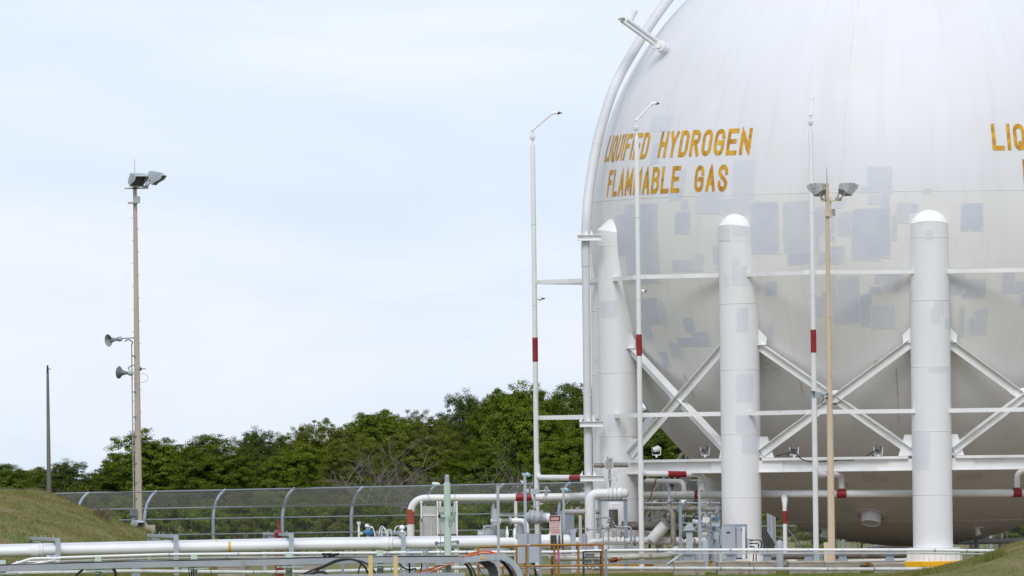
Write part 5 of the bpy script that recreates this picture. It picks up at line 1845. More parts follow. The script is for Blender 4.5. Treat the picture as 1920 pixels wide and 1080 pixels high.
# ---- lower white lines and strainer
wl2 = thing('white_line', 'white pipe along the bottom of the pipework below the angled strainer', 'pipe', P(1200, 1014, 393.9))
part(wl2, 'pipe', MB().tube([P(1073, 1015, 393.9), P(1140, 1014, 393.9), P(1200, 1013.5, 393.9), P(1324, 1014.5, 393.9)], .13, 16), WHITE2)
wb = thing('white_line', 'short white branch bending down beside the yellow railing', 'pipe', P(1110, 1025, 392.9))
part(wb, 'pipe', MB().tube(fillet([P(1099, 1048, 392.9), P(1101, 1016, 392.9), P(1135, 1015, 392.9), P(1180, 1014.5, 392.9)], .3, 7), .105, 14), WHITE2)
part(wb, 'flange', flange(MB(), P(1190, 1014, 392.9), X, .17, .03), STEELBLUE)
stn = thing('strainer', 'white angled strainer barrel with a bolted grey end flange', 'strainer', P(1225, 1010, 393.6))
a, b = P(1222, 1013, 393.6), P(1249, 982, 393.5)
part(stn, 'barrel', MB().cyl(a, b, .20, n=20), WHITE2)
fm = MB(); flange(fm, b + (b - a).normalized() * .03, b - a, .245, .035, 20, 12)
part(stn, 'end_flange', fm, GALVD)
part(stn, 'end_nut', MB().cyl(b, b + (b - a).normalized() * .22, .08, n=10), GREYDK)
gp = thing('weathered_line', 'weathered grey pipe turning down at an elbow right of the spray pole', 'pipe', P(1240, 953, 381))
part(gp, 'pipe', MB().tube(fillet([P(1203, 954, 393.1), P(1262, 953.5, 392.9), P(1262.5, 1036, 392.9)], .32, 8), .086, 14), RUSTPIPE)
gp = thing('weathered_line', 'long weathered grey pipe passing behind to the grey cabinet column', 'pipe', P(1300, 954, 386))
part(gp, 'pipe', MB().tube([P(1255, 954, 393.6), P(1370, 954.5, 392.6)], .085, 14), RUSTPIPE)
gp = thing('weathered_line', 'fat dark weathered pipe lying behind the angled strainer', 'pipe', P(1230, 988, 394.9))
part(gp, 'pipe', MB().tube([P(1165, 985, 394.9), P(1278, 989, 394.9)], .145, 14), DARKPIPE)
gp = thing('weathered_line', 'long weathered pipe lying under the slim white pipes right of the yellow railing', 'pipe', P(1200, 1044, 370))
part(gp, 'pipe', MB().tube(fillet([P(1030, 1047, 370), P(1150, 1045, 370), P(1252, 1042, 370), P(1268, 1030, 371.5)], .4, 6), .098, 14), mat('mottled_pale_pipe', (.50, .49, .45), (.36, .33, .28), 2.5, .7, col3=(.26, .19, .12), s3=4, lo3=.6, hi3=.7))
gp = thing('weathered_line', 'dark pipe lying low under the tank at the warm tan pole', 'pipe', P(1560, 1040, 386))
part(gp, 'pipe', MB().tube([P(1440, 1043, 386), P(1560, 1041, 386), P(1700, 1039, 386)], .12, 12), DARKPIPE)
gp = thing('white_line', 'white pipe lying on the ground under the tank left of the yellow footing', 'pipe', P(1620, 1052, 384))
part(gp, 'pipe', MB().tube([P(1590, 1052.5, 390), P(1700, 1050, 387)], .06, 10), WHITE2)
pipe('prop_stick', 'thin rusty brown pole leaning against the white stairs', 'pole', [(1208, 970, 394), (1231, 895, 393)], .022, RUST, n=6)
fm = MB()
for i in range(6):
    pass
lb2 = MB().bar(P(1140, 1055, 371.4), P(1258, 1053, 371.4), .10, .13)
single('skid_beam', 'low grey steel skid beam behind the long weathered pipe', 'beam', lb2, mat('dull_steel', (.23, .24, .24), (.30, .30, .29), 4, .7), smooth=False)

# ---- left valve station
VYY = 389.8
vs_ = thing('gate_valve', 'grey bolted gate valve with raised yoke and handwheel', 'valve', P(1008, 978, VYY))
a, b = P(987, 969, VYY), P(1035, 972, VYY)
ax = (b - a).normalized()
part(vs_, 'body', MB().lathe([(.12, 0), (.20, .08), (.235, .18), (.235, .34), (.20, .44), (.16, .50), (.17, .58), (.14, .74)], a, ax, 20), HORNLT)
fm = MB()
for s, r in ((.11, .245), (.24, .27), (.50, .25)):
    flange(fm, a + ax * s, ax, r, .028, 20, 12)
part(vs_, 'flange_bolts', fm, GALVD)
pp_ = fillet([P(1022, 971, VYY), P(1037, 972, VYY), P(1041, 988, VYY + .1), P(1042, 1012, VYY + .2)], .35, 7)
part(vs_, 'outlet_elbow', MB().tube(pp_, .155, 16), WHITE2)
part(vs_, 'stem', MB().cyl(P(1003, 960, VYY), P(1001.5, 920, VYY), .048, n=10), HORNLT)
part(vs_, 'stem_ring', MB().cyl(P(1002.5, 957, VYY), P(1002.4, 953, VYY), .06, n=10), RUST)
part(vs_, 'gearbox', MB().box(P(1002, 921.5, VYY), (.28, .2, .19)).lathe([(.03, 0), (.095, .02), (.095, .10), (.03, .12)], P(986, 922, VYY), X, 16), HORNLT)
part(vs_, 'spindle', MB().cyl(P(1008, 921, VYY), P(1032, 920.5, VYY), .03, n=8), HORNLT)
hw = MB().ring(P(1024, 920.5, VYY), Vector((1, .42, 0)), .145, .018, 20, 6)
c = P(1024, 920.5, VYY)
sx_ = Vector((1, .42, 0)).normalized().cross(UP)
for a_ in (0, 60, 120):
    d = (UP * math.cos(math.radians(a_)) + sx_ * math.sin(math.radians(a_))) * .145
    hw.cyl(c - d, c + d, .010, n=5)
part(vs_, 'hand_wheel', hw, HORNLT)
part(vs_, 'chain', MB().tube(smooth_curve([P(1022, 928, VYY - .1), P(1016, 940, VYY - .1), P(1004, 951, VYY - .1)], 5), .010, 5).tube(smooth_curve([P(1026, 928, VYY - .1), P(1020, 942, VYY - .1)], 4), .010, 5), RUSTPIPE)
iv = thing('inlet_line', 'white pipe with a brown coupling feeding the gate valve from the left', 'pipe', P(970, 977, VYY - .4))
part(iv, 'pipe', MB().tube(fillet([P(956, 977, VYY - .4), P(986, 976.5, VYY - .4), P(988.5, 1010, VYY - .4)], .22, 8), .095, 14), WHITE2)
fm = MB(); flange(fm, P(957, 977, VYY - .4), X, .15, .03)
part(iv, 'flange', fm, GALV)
part(iv, 'brown_coupling', MB().cyl(P(936, 977.5, VYY - .4), P(956, 977, VYY - .4), .088, n=14), BRASS)
part(iv, 'relief_valve', MB().lathe([(.13, 0), (.13, .05), (.09, .07), (.10, .28), (.075, .36), (.075, .56)], P(927.5, 985, VYY - .4), UP, 14).cyl(P(920, 978, VYY - .4), P(940, 978, VYY - .4), .11, n=12), HORNLT)
part(iv, 'beam', MB().bar(P(937, 966, VYY), P(985, 967, VYY), .10, .06), GALVD, False)
rv = thing('outlet_elbow', 'broad white elbow dropping behind the grey cabinets', 'pipe', P(985, 1000, VYY + .4))
part(rv, 'pipe', MB().tube(fillet([P(974, 1030, VYY + .4), P(975, 979, VYY + .4), P(1000, 977, VYY + .4)], .3, 8), .13, 14), HORNLT)

pu = thing('pump_unit', 'pale grey blocky pump unit behind the long white pipes', 'pump', Vector((P(920, 1008, 390).x, 383, 0)))
for c, s in (((918, 996), (.44, .3, .40)), ((901, 1001), (.20, .28, .24)), ((938, 1002), (.30, .3, .30)), ((925, 986), (.30, .24, .06))):
    q = P(*c, 390)
    part(pu, 'casing', MB().box(q, s), HORNLT, False)
part(pu, 'motor', MB().cyl(P(897, 1003, 389.8), P(907, 1003, 389.8), .10, n=14), GALV)
part(pu, 'hose', MB().tube(smooth_curve([P(908, 990, 389.8), P(914, 985.5, 389.8), P(921, 988, 389.8)], 5), .02, 6), GALV)
part(pu, 'base', MB().box(Vector((P(920, 1008, 390).x, 383, P(920, 1012, 390).z / 2)), (1.0, .5, P(920, 1008, 390).z)), GALVD, False)
for x, y0, lab in ((951, 988, 'slim white relief valve standing on the near white pipe, left of its twin'), (965, 988, 'slim white relief valve with a brass top standing on the near white pipe')):
    t = thing('relief_valve', lab, 'valve', P(x, 1010, 372.6), 'relief valves on the white pipe')
    part(t, 'body', MB().lathe([(.05, 0), (.05, .12), (.055, .14), (.055, .26), (.025, .32), (.015, .42)], P(x, 1012, 372.6), UP, 10), WHITE)
    part(t, 'cap', MB().cyl(P(x, y0 + 1, 372.6), P(x, y0 - 1.5, 372.6), .035 if x > 955 else .015, n=8), RUST if x > 955 else WHITE)

# bellows on the white line, right of the cabinets
be = thing('bellows_joint', 'white flanged expansion joint with dark ribbed bellows behind the danger sign', 'expansion joint', P(1050, 1016, 388.5))
part(be, 'pipe', MB().cyl(P(1012, 1015.5, 388.5), P(1031, 1015.5, 388.5), .235, n=22), WHITE2)
fm = MB(); flange(fm, P(1031, 1015.5, 388.5), X, .29, .03, 22, 12)
part(be, 'flange', fm, WHITE)
m = MB()
pr = []
for i in range(9):
    pr.append((.245 if i % 2 else .215, .028 * i))
part(be, 'bellows', MB().lathe(pr, P(1041, 1015.5, 388.5), X, 22), GALVD)
for i in range(5):
    part(be, 'rib', MB().ring(P(1042.2 + i * 3.3, 1015.5, 388.5), X, .25, .015, 22, 6), BLACK if i % 2 == 0 else WHITE)
part(be, 'tail', MB().lathe([(.23, 0), (.24, .18), (.24, .22), (.19, .27)], P(1056, 1015.5, 388.5), X, 22), WHITE2)
gf = thing('pipe_support', 'pale grey goal-post support over the expansion joint', 'pipe support', vline(1070, 1010, 387.8), 'grey goal-post supports over the white pipes')
c = vline(1075, 1010, 387.8); h = zat(1075, 992.5, 387.8)
part(gf, 'post', MB().box(c + UP * h / 2, (.11, .15, h)).box(c + UP * h / 2 - Vector((0, .08, 0)), (.16, .012, h)), GALV, False)
part(gf, 'crossbar', MB().bar(P(1050, 996, 389.5), P(1078, 995, 387.8), .12, .10), GALV, False)
part(gf, 'post', MB().box(vline(1051, 1010, 389.5) + UP * h / 2, (.10, .12, h)), GALV, False)

# horizontal instrument between the sign and the elbow
ir = thing('turbine_meter', 'grey-pink cylinder meter on a post left of the white elbow pipe', 'meter', P(1080, 960, 391.5))
part(ir, 'barrel', MB().lathe([(.06, 0), (.085, .03), (.085, .28), (.105, .29), (.105, .34), (.085, .36), (.085, .74), (.06, .78)], P(1054, 960, 391.5), X, 16), mat('pinkish_grey', (.45, .41, .40), (.38, .34, .33), 4, .6))
part(ir, 'cap', MB().box(P(1083, 953.5, 391.5), (.12, .1, .10)).cyl(P(1072, 953, 391.5), P(1072, 949, 391.5), .02, n=6), GALVD)
part(ir, 'post', MB().box(vline(1088, 990, 391.5) + UP * (zat(1088, 966, 391.5) / 2), (.10, .10, zat(1088, 966, 391.5))), mat('pinkish_post', (.46, .42, .40), None), False)
part(ir, 'tail', MB().lathe([(.085, 0), (.085, .10), (.05, .14)], P(1117, 959.5, 391.8), X, 14), BRASS)
gb = thing('equipment_box', 'blue-grey upright panel box behind the danger sign', 'panel', vline(1060, 990, 392.5))
part(gb, 'box', MB().box(P(1062, 983, 392.5), (.52, .2, .90)), STEELBLUE, False)
part(gb, 'leg', MB().box(vline(1062, 1000, 392.5) + UP * .45, (.08, .08, .9)), STEELBLUE, False)
tk = thing('grey_tank', 'small pale grey bottle tank left of the white elbow pipe', 'tank', vline(1095, 990, 392.3))
part(tk, 'shell', MB().lathe([(.09, .2), (.11, .25), (.11, 1.15), (.07, 1.25), (.02, 1.27)], vline(1095, 990, 392.3), UP, 14), GALV)

# the danger sign on its wooden post
DY = 368.5
dg = thing('danger_sign', 'danger sign in red, black and white on a grey wooden post', 'sign', vline(1036, 1000, DY))
c = vline(1036.5, 1000, DY)
part(dg, 'post', MB().box(c + UP * (zat(1036, 952, DY) / 2), (.16, .14, zat(1036, 952, DY))), WOODD, False)
part(dg, 'board', MB().box(P(1041, 985, DY - .09), (21.5 * S(DY), .012, 37 * S(DY))), SIGNW, False)
part(dg, 'black_field', MB().box(P(1040.3, 972.3, DY - .098), (20 * S(DY), .006, 10 * S(DY))), SIGNK, False)
ov = MB()
cc2 = P(1040.3, 972.6, DY - .103)
ov.add([cc2] + [cc2 + X * (9.2 * S(DY) * math.cos(i * math.pi / 14)) + UP * (4.1 * S(DY) * math.sin(i * math.pi / 14)) for i in range(28)], [(0, i + 1, (i + 1) % 28 + 1) for i in range(28)])
part(dg, 'red_oval', ov, SIGNR, False)
flat_text(dg, 'DANGER', 1033.0, 1047.6, 970.1, 975.2, DY - .106, SIGNW, .2)
flat_text(dg, 'HAZARDOUS AREA', 1031.5, 1049.8, 978.8, 981.6, DY - .100, SIGNRP, .2)
flat_text(dg, 'DO NOT ENTER', 1033.5, 1049.0, 983.2, 986.2, DY - .100, SIGNRP, .2)
mk = MB()
rr = random.Random(3)
for r_, (y, x0, x1) in enumerate(((988.8, 1031.5, 1050), (992.6, 1031.5, 1050.2), (996, 1033, 1050), (999, 1035, 1049))):
    x = x0
    while x < x1 - 1:
        wd = rr.uniform(1.2, 3.0)
        mk.box(P(min(x + wd / 2, x1), y, DY - .099), (wd * S(DY), .004, 1.9 * S(DY)))
        x += wd + .7
part(dg, 'worn_small_print', mk, SIGNRP, False, kind='stuff')


def transmitter(px, pyt, Y, pyb, label, m, w_=.075, dr=1):
    b = vline(px, pyt, Y)
    zt, zb = zat(px, pyt, Y), zat(px, pyb, Y)
    t = thing('transmitter_post', label, 'instrument', b + UP * zb, 'instrument heads on posts')
    part(t, 'post', MB().box(b + UP * ((zt + zb) / 2), (w_, w_, zt - zb)), GALV, False)
    c = b + UP * (zt - .02) + X * dr * .09 - Vector((0, .05, 0))
    part(t, 'head', MB().lathe([(.035, -.07), (.062, -.06), (.062, .05), (.05, .08)], c, Vector((.45 * dr, -.8, -.15)), 14), m)
    part(t, 'bracket', MB().box(b + UP * zt - X * .02, (.14, .09, .08)), HORNLT, False)
    part(t, 'wire', MB().tube(smooth_curve([c + X * dr * .05, c + Vector((dr * .14, -.02, -.03)), c + Vector((dr * .15, 0, -.22)), c + Vector((dr * .03, 0, -.42)), c + Vector((-dr * .06, 0, -.52))], 5), .009, 5), HORNLT)
    return t


transmitter(984, 889, 357.6, 1002, 'pale blue instrument head on a grey post above the tall grey cabinets', LTBLUE, .085)
transmitter(1056.5, 917, 391.0, 1000, 'dark and pale blue instrument head on a grey post right of the handwheel', LTBLUE)
transmitter(1254, 909, 394.6, 960, 'dark blue instrument head in front of the white stairs', mat('navy_enamel', (.02, .05, .10), None, rough=.4))
ip = thing('conduit_post', 'grey conduit post with a threaded cap in front of the red tee', 'post', vline(1312, 1000, 379))
part(ip, 'pipe', MB().cyl(vline(1312, 970, 379), vline(1312, 970, 379) + UP * zat(1312, 908, 379), .045, n=10), GALV)
part(ip, 'cap', MB().cyl(P(1310, 911, 379), P(1310, 903, 379), .058, n=10), BRASS)
part(ip, 'wire', MB().tube(smooth_curve([P(1314, 905, 379), P(1322, 906, 379), P(1326, 916, 379), P(1323, 934, 379)], 5), .008, 5), GREYDK)

# clutter right of the spray pole: pedestal, stands, boxes
pd = thing('monitor_pedestal', 'white and blue-grey pedestal with a hooded top right of the weathered elbow', 'pedestal', P(1293, 1053, 371))
zb = P(1293, 1053, 371).z
c = P(1293, 1053, 371)
z = lambda py: zat(1293, py, 371)
part(pd, 'column', MB().box(Vector((c.x, c.y, (z(1035) + z(995)) / 2)), (.20, .2, z(995) - z(1035))), HORNLT, False)
part(pd, 'foot', MB().plate([c + X * .2, c - X * .2, Vector((c.x - .12, c.y, z(1035))), Vector((c.x + .12, c.y, z(1035)))], Vector((0, .3, 0))), STEELBLUE, False)
part(pd, 'head', MB().plate([Vector((c.x - .20, c.y, z(994))), Vector((c.x + .16, c.y, z(994))), Vector((c.x + .11, c.y, z(982))), Vector((c.x - .04, c.y, z(981)))], Vector((0, .25, 0))), HORNLT, False)
part(pd, 'plate', MB().box(Vector((c.x, c.y, z(994.5))), (.44, .35, .03)), STEELBLUE, False)
part(pd, 'arm', MB().bar(P(1280, 996, 371.2), P(1309, 996, 371.2), .03, .03).bar(P(1300, 995, 371.2), P(1310, 982, 371.4), .03, .03), GALV, False)
part(pd, 'hood', MB().cyl(P(1298, 978, 371.2), P(1308, 980, 371.2), .09, n=10), HORNLT)
jbx = thing('junction_stand', 'grey and pale junction boxes with blue straps stacked on a post', 'junction box', vline(1340, 1050, 374))
part(jbx, 'post', MB().box(vline(1338, 1000, 374) + UP * (zat(1338, 968, 374) / 2), (.09, .09, zat(1338, 968, 374))), STEELBLUE, False)
part(jbx, 'box', MB().box(P(1342, 980, 373.9), (.27, .16, .23)), HORNLT, False)
part(jbx, 'box', MB().box(P(1342, 1003, 373.9), (.20, .16, .28)), HORNLT, False)
part(jbx, 'cap', MB().cyl(P(1336, 970, 373.9), P(1336, 965, 373.9), .06, n=10), GALV)
part(jbx, 'strap', MB().box(P(1341, 973, 373.8), (.25, .18, .02)), BLUE, False)
part(jbx, 'strap', MB().box(P(1341, 990, 373.8), (.27, .18, .02)), BLUE, False)
part(jbx, 'strap', MB().box(P(1337, 1002, 373.8), (.02, .18, .28)), BLUE, False)
for a in (((1334, 1000), (1328, 1012), (1326, 1024)), ((1345, 1012), (1350, 1000), (1351, 1020), (1347, 1026)), ((1337, 1012), (1330, 1022), (1326, 1026)), ((1349, 990), (1353, 1004), (1350, 1018))):
    part(jbx, 'wire', MB().tube(smooth_curve([P(x, y, 373.7) for x, y in a], 5), .012, 5), HORNLT)
dr = thing('grey_barrel', 'slim grey barrel standing beside the junction boxes', 'barrel', vline(1323, 1050, 388.5))
part(dr, 'shell', MB().lathe([(.11, 0), (.115, .02), (.115, zat(1323, 1016, 388.5)), (.10, zat(1323, 1013, 388.5)), (.02, zat(1323, 1012, 388.5))], vline(1323, 1030, 388.5), UP, 16), GALV)
dr2 = thing('grey_barrel', 'pale streaked grey barrel right of the grey switch cabinet', 'barrel', vline(1462, 1050, 384.5))
part(dr2, 'shell', MB().lathe([(.115, 0), (.12, .02), (.12, zat(1462, 1018, 384.5)), (.10, zat(1462, 1014, 384.5)), (.02, zat(1462, 1013, 384.5))], vline(1462, 1030, 384.5), UP, 16), GALV)
rk = thing('pipe_rack', 'dark grey pipe rack of posts and small valves behind the pedestal', 'rack', Vector((P(1300, 1040, 390).x, 390, 0)))
for x in (1276, 1345):
    part(rk, 'post', MB().box(vline(x, 980, 390) + UP * (zat(x, 948, 390) / 2), (.11, .11, zat(x, 948, 390))), STEELBLUE, False)
for y in (943, 968, 981, 996):
    part(rk, 'rail', MB().cyl(P(1210 if y == 943 else 1274, y, 390), P(1350, y, 390), .025, n=6), GALVD)
for x, y, r in ((1303, 967, .085), (1316, 966, .07), (1330, 965, .07), (1256, 941, .09), (1329, 945, .07), (1282, 968, .06), (1320, 986, .08), (1343, 962, .06), (1311, 992, .07), (1262, 946, .06), (1283, 945, .055)):
    part(rk, 'valve', MB().ball(P(x, y, 389.8), r, 8, 6).cyl(P(x, y, 389.8), P(x + 4, y - 4, 389.6), r * .4, n=6), GALVD)
part(rk, 'dark_wheel', MB().ring(P(1305, 968, 389.6), Vector((.3, 1, 0)), .085, .02, 16, 6), BLACK)
for a in (((1306, 962), (1318, 957), (1328, 964), (1338, 976)), ((1258, 930), (1258, 952)), ((1312, 975), (1322, 990), (1332, 976)), ((1290, 985), (1300, 1008), (1304, 1028)), ((1282, 1012), (1284, 992), (1292, 984))):
    part(rk, 'tubing', MB().tube(smooth_curve([P(x, y, 389.6) for x, y in a], 5), .016, 5), GREYDK)
r7 = random.Random(17)
for i in range(16):
    x, y = r7.uniform(1212, 1346), r7.uniform(940, 1018)
    ln = r7.uniform(8, 26)
    q = [(x, y), (x + ln, y + r7.uniform(-1, 1))] if r7.random() < .5 else [(x, y), (x + r7.uniform(-1, 1), y + ln)]
    yd = 393.2 + r7.uniform(0, 2.5) if x < 1300 else 391.5 + r7.uniform(0, 1)
    part(rk, 'tubing', MB().cyl(P(*q[0], yd), P(*q[1], yd), r7.choice((.018, .026, .04)), n=7), r7.choice((GREYDK, GALVD, DARKPIPE, BLACKS)))
for i in range(14):
    x, y = r7.uniform(1214, 1346), r7.uniform(940, 1012)
    yd = 393.0 + r7.uniform(0, 2.5) if x < 1300 else 391.4 + r7.uniform(0, 1)
    part(rk, 'valve', MB().ball(P(x, y, yd), r7.uniform(.04, .08), 8, 6).cyl(P(x, y, yd), P(x + r7.uniform(-4, 4), y - 5, yd), .02, n=6), r7.choice((GREYDK, GALVD, BRASS, BLACKS)))
part(rk, 'grating', MB().plate([P(1270, 946, 391), P(1295, 936, 391), P(1302, 938, 391), P(1280, 956, 391), P(1268, 960, 391)], Vector((0, .3, 0))), GREYDK, False)
part(rk, 'panel', MB().box(P(1324, 976, 390.4), (.24, .1, .34)), WHITE, False)
part(rk, 'panel', MB().box(P(1321, 999, 390.4), (.18, .1, .14)), WHITE, False)
part(rk, 'motor', MB().cyl(P(1279, 1008, 388), P(1288, 1003, 388), .10, n=10), BLACKS)

# grey switch cabinet in front of the second column
SWY = 383.6
sc2 = thing('switch_cabinet', 'grey two-door switch cabinet with a white stripe at the column foot', 'cabinet', P(1376, 1052, SWY))
part(sc2, 'back_plate', MB().box(P(1379, 1016, SWY + .1), (44 * S(SWY), .05, 66 * S(SWY))), STEELBLUE, False)
part(sc2, 'door', MB().box(P(1366, 1018, SWY), (26 * S(SWY), .26, 62 * S(SWY))), GREYPAINT, False)
part(sc2, 'door', MB().box(P(1386, 1017, SWY), (12.5 * S(SWY), .22, 58 * S(SWY))), GREYPAINT, False)
part(sc2, 'white_stripe', MB().box(P(1394.5, 1018, SWY - .13), (5.6 * S(SWY), .05, 61 * S(SWY))), WHITE2, False)
part(sc2, 'name_plate', MB().box(P(1365.5, 998.5, SWY - .135), (6.5 * S(SWY), .01, 3.2 * S(SWY))), BLACKS, False)
part(sc2, 'hinge', MB().cyl(P(1380, 990, SWY - .13), P(1380, 1045, SWY - .13), .014, n=6), GREYDK)
part(sc2, 'latch', MB().box(P(1390, 993, SWY - .115), (.03, .02, .08)), RUST, False)
part(sc2, 'side_box', MB().box(P(1403, 1018, SWY), (5 * S(SWY), .16, 17 * S(SWY))), GREYPAINT, False)
part(sc2, 'feet', MB().box(P(1366, 1051, SWY), (.4, .2, .06)), STEELBLUE, False)
for i, y in enumerate((1013, 1019, 1025)):
    t = MB().cyl(P(1405, y, SWY), P(1411, y, SWY), .030, n=8)
    part(sc2, 'cable_gland', t, BLACK)
for i, a in enumerate((((1411, 1013), (1424, 1013), (1428, 1022), (1421, 1036)), ((1411, 1019), (1422, 1020), (1421, 1029), (1418, 1036)), ((1411, 1025), (1414, 1028), (1412, 1052)), ((1418, 1036), (1418, 1052)), ((1421, 1036), (1422, 1040)))):
    part(sc2, 'cable', MB().tube(smooth_curve([P(x, y, SWY - .02) for x, y in a], 6), .020, 6), BLACK)
bs = MB().plate([P(1431, 996, 386), P(1434, 990, 386), P(1454, 1021, 386), P(1450, 1028, 386), P(1431, 1030, 386)], Vector((0, .35, 0)))
single('hatch_cover', 'black tilted hatch lid leaning behind the grey cabinet column', 'hatch', bs, BLACKS, smooth=False)
ut = thing('utility_box', 'small pale grey box at the foot of the warm tan pole', 'box', P(1534, 1052, 372))
part(ut, 'box', MB().box(P(1531, 1045, 372), (11 * S(372), .2, 14 * S(372))), GALV, False)
part(ut, 'box', MB().box(P(1540, 1046, 372.2), (5 * S(372), .2, 13 * S(372))), STEELBLUE, False)
gw = thing('guy_strut', 'thin grey strut slanting behind the drain riser', 'strut', P(1500, 1026, 396))
part(gw, 'bar', MB().cyl(P(1478, 992, 396), P(1503, 1028, 396), .028, n=6), GALV)
bv = thing('wheel_valve', 'pair of dark handwheel valves under the right side of the tank', 'valve', Vector((P(1832, 1020, 399).x, 399, 0)))
for x in (1821, 1837):
    part(bv, 'hand_wheel', MB().ring(P(x, 1013.5, 398.6), Vector((.25 if x < 1830 else -.3, 1, .25)), .085, .011, 16, 5), GREYDK)
part(bv, 'pipe', MB().cyl(P(1832, 1000, 399), vline(1832, 1020, 399) + UP * .05, .07, n=10), GALVD)
gp = thing('weathered_line', 'dark grey pipe behind the front column under the right of the tank', 'pipe', P(1850, 1016, 403))
part(gp, 'pipe', MB().tube([P(1792, 1016, 401), P(1812, 1016, 402), P(1930, 1013, 404)], .10, 10), GALVD)
wp = thing('white_post', 'white post under the right side of the tank by the grassy bank', 'post', vline(1876, 1020, 404))
part(wp, 'post', MB().cyl(vline(1876, 1020, 404), vline(1876, 1020, 404) + UP * (zat(1876, 1000, 404)), .09, n=12), WHITE)
gp2 = thing('grey_post', 'blue-grey post behind the drain riser, hung with a small tank', 'post', vline(1441, 980, 430))
part(gp2, 'post', MB().cyl(vline(1441, 980, 430), vline(1441, 980, 430) + UP * zat(1441, 955, 430), .06, n=8), FENCEM)
wp = thing('white_post', 'white post seen under the tank left of the drain riser', 'post', vline(1450, 1000, 415))
part(wp, 'post', MB().cyl(vline(1450, 1000, 415), vline(1450, 1000, 415) + UP * zat(1450, 950, 415), .09, n=12), WHITE)

# instruments standing behind the rear white pipe, left of the banded riser
IY = 377.0
wv = thing('sample_valve', 'slim white sampling valve standing left of the blue motor', 'valve', P(673, 1008, IY))
part(wv, 'body', MB().lathe([(.035, 0), (.035, .22), (.045, .24), (.03, .30), (.03, .42), (.055, .45), (.055, .50), (.07, .51), (.07, .545)], P(673, 1010, IY), UP, 10), WHITE)
part(wv, 'branch', MB().cyl(P(673, 1000.5, IY), P(680, 1000.5, IY), .03, n=8), WHITE)
mo = thing('blue_motor', 'small blue enamelled motor with white tubing behind the white pipes', 'motor', P(690, 1008, IY))
part(mo, 'motor', MB().lathe([(.03, -.14), (.07, -.10), (.105, -.02), (.105, .12), (.09, .13)], P(690, 998, IY), Vector((.6, -.7, -.2)), 16), BLUE)
part(mo, 'cap', MB().lathe([(.07, 0), (.07, .05), (.05, .10)], P(688, 988, IY), UP, 10), WHITE)
part(mo, 'leg', MB().cyl(P(690, 1000, IY), P(690, 1030, IY), .04, n=8), WHITE)
for a in (((684, 1000), (690, 989), (698, 988), (704, 1004)), ((686, 1002), (694, 990), (700, 992), (703, 1006)), ((710, 1005), (713, 990), (719, 988), (725, 1004)), ((715, 1006), (717, 991), (723, 992), (728, 1005)), ((726, 1006), (728, 994), (732, 994), (735, 1006))):
    part(mo, 'tubing', MB().tube(smooth_curve([P(x, y, IY) for x, y in a], 6), .015, 6), WHITE)
rg_ = thing('regulator', 'white domed pressure regulator beside the banded riser', 'regulator', P(754, 1006, IY))
part(rg_, 'body', MB().lathe([(.05, 0), (.13, .03), (.14, .10), (.12, .15), (.05, .17), (.045, .24), (.09, .26), (.085, .31), (.05, .36), (.02, .37)], P(754, 1006, IY), UP, 16), WHITE)
part(rg_, 'finial', MB().cyl(P(754, 984, IY), P(754, 981, IY), .02, n=6), RUST)
for a in (((739, 1000), (742, 989), (749, 986)), ((759, 986), (764, 988), (768, 994))):
    part(rg_, 'tubing', MB().tube(smooth_curve([P(x, y, IY) for x, y in a], 6), .015, 6), WHITE)
part(rg_, 'leg', MB().cyl(P(754, 1005, IY), P(754, 1030, IY), .05, n=8), WHITE)

# red indicator post behind the pipes
rp2 = thing('red_post', 'dark red twin upright post on a squat red body behind the white pipes', 'hydrant', vline(524, 1000, 378))
z = lambda py: zat(524, py, 378)
part(rp2, 'upright', MB().box(P(521.5, 987, 378), (.055, .08, 24 * S(378))), REDV, False)
part(rp2, 'upright', MB().box(P(526, 987, 378), (.03, .08, 24 * S(378))), mat('brown_post', (.16, .07, .05), None), False)
part(rp2, 'body', MB().lathe([(.14, 0), (.14, z(1004)), (.16, z(1003)), (.16, z(999)), (.10, z(996)), (.06, z(994))], vline(523, 1000, 378), UP, 14), REDV)
part(rp2, 'outlet', MB().cyl(P(515, 997, 392.9), P(522, 997, 392.9), .06, n=10), REDV)
# ---------------------------------------------------------------- cable tray and its posts, nearest the camera
TY = 345.0
TT = [(-120, 1064.5), (0, 1061), (240, 1054), (480, 1049.8), (600, 1047), (720, 1045), (866, 1044.5)]      # top edge of the near side rail
tray = thing('cable_tray', 'long grey cable tray carried on pale green posts, curving down at its right end', 'cable tray', P(440, 1052, TY))
sidep = [P(x, y + 5.3, TY) for x, y in TT]
TW_ = .62


def rail_run(pts, off, m=TRAYM):
    mb = MB()
    for a, b in zip(pts, pts[1:]):
        o = Vector((0, off, 0))
        mb.bar(a + o, b + o, .02, .165)
        for s in (-1, 1):
            mb.bar(a + o + UP * s * .082 + Vector((0, .03 * (1 if off < .1 else -1), 0)), b + o + UP * s * .082 + Vector((0, .03 * (1 if off < .1 else -1), 0)), .075, .012)
    return mb


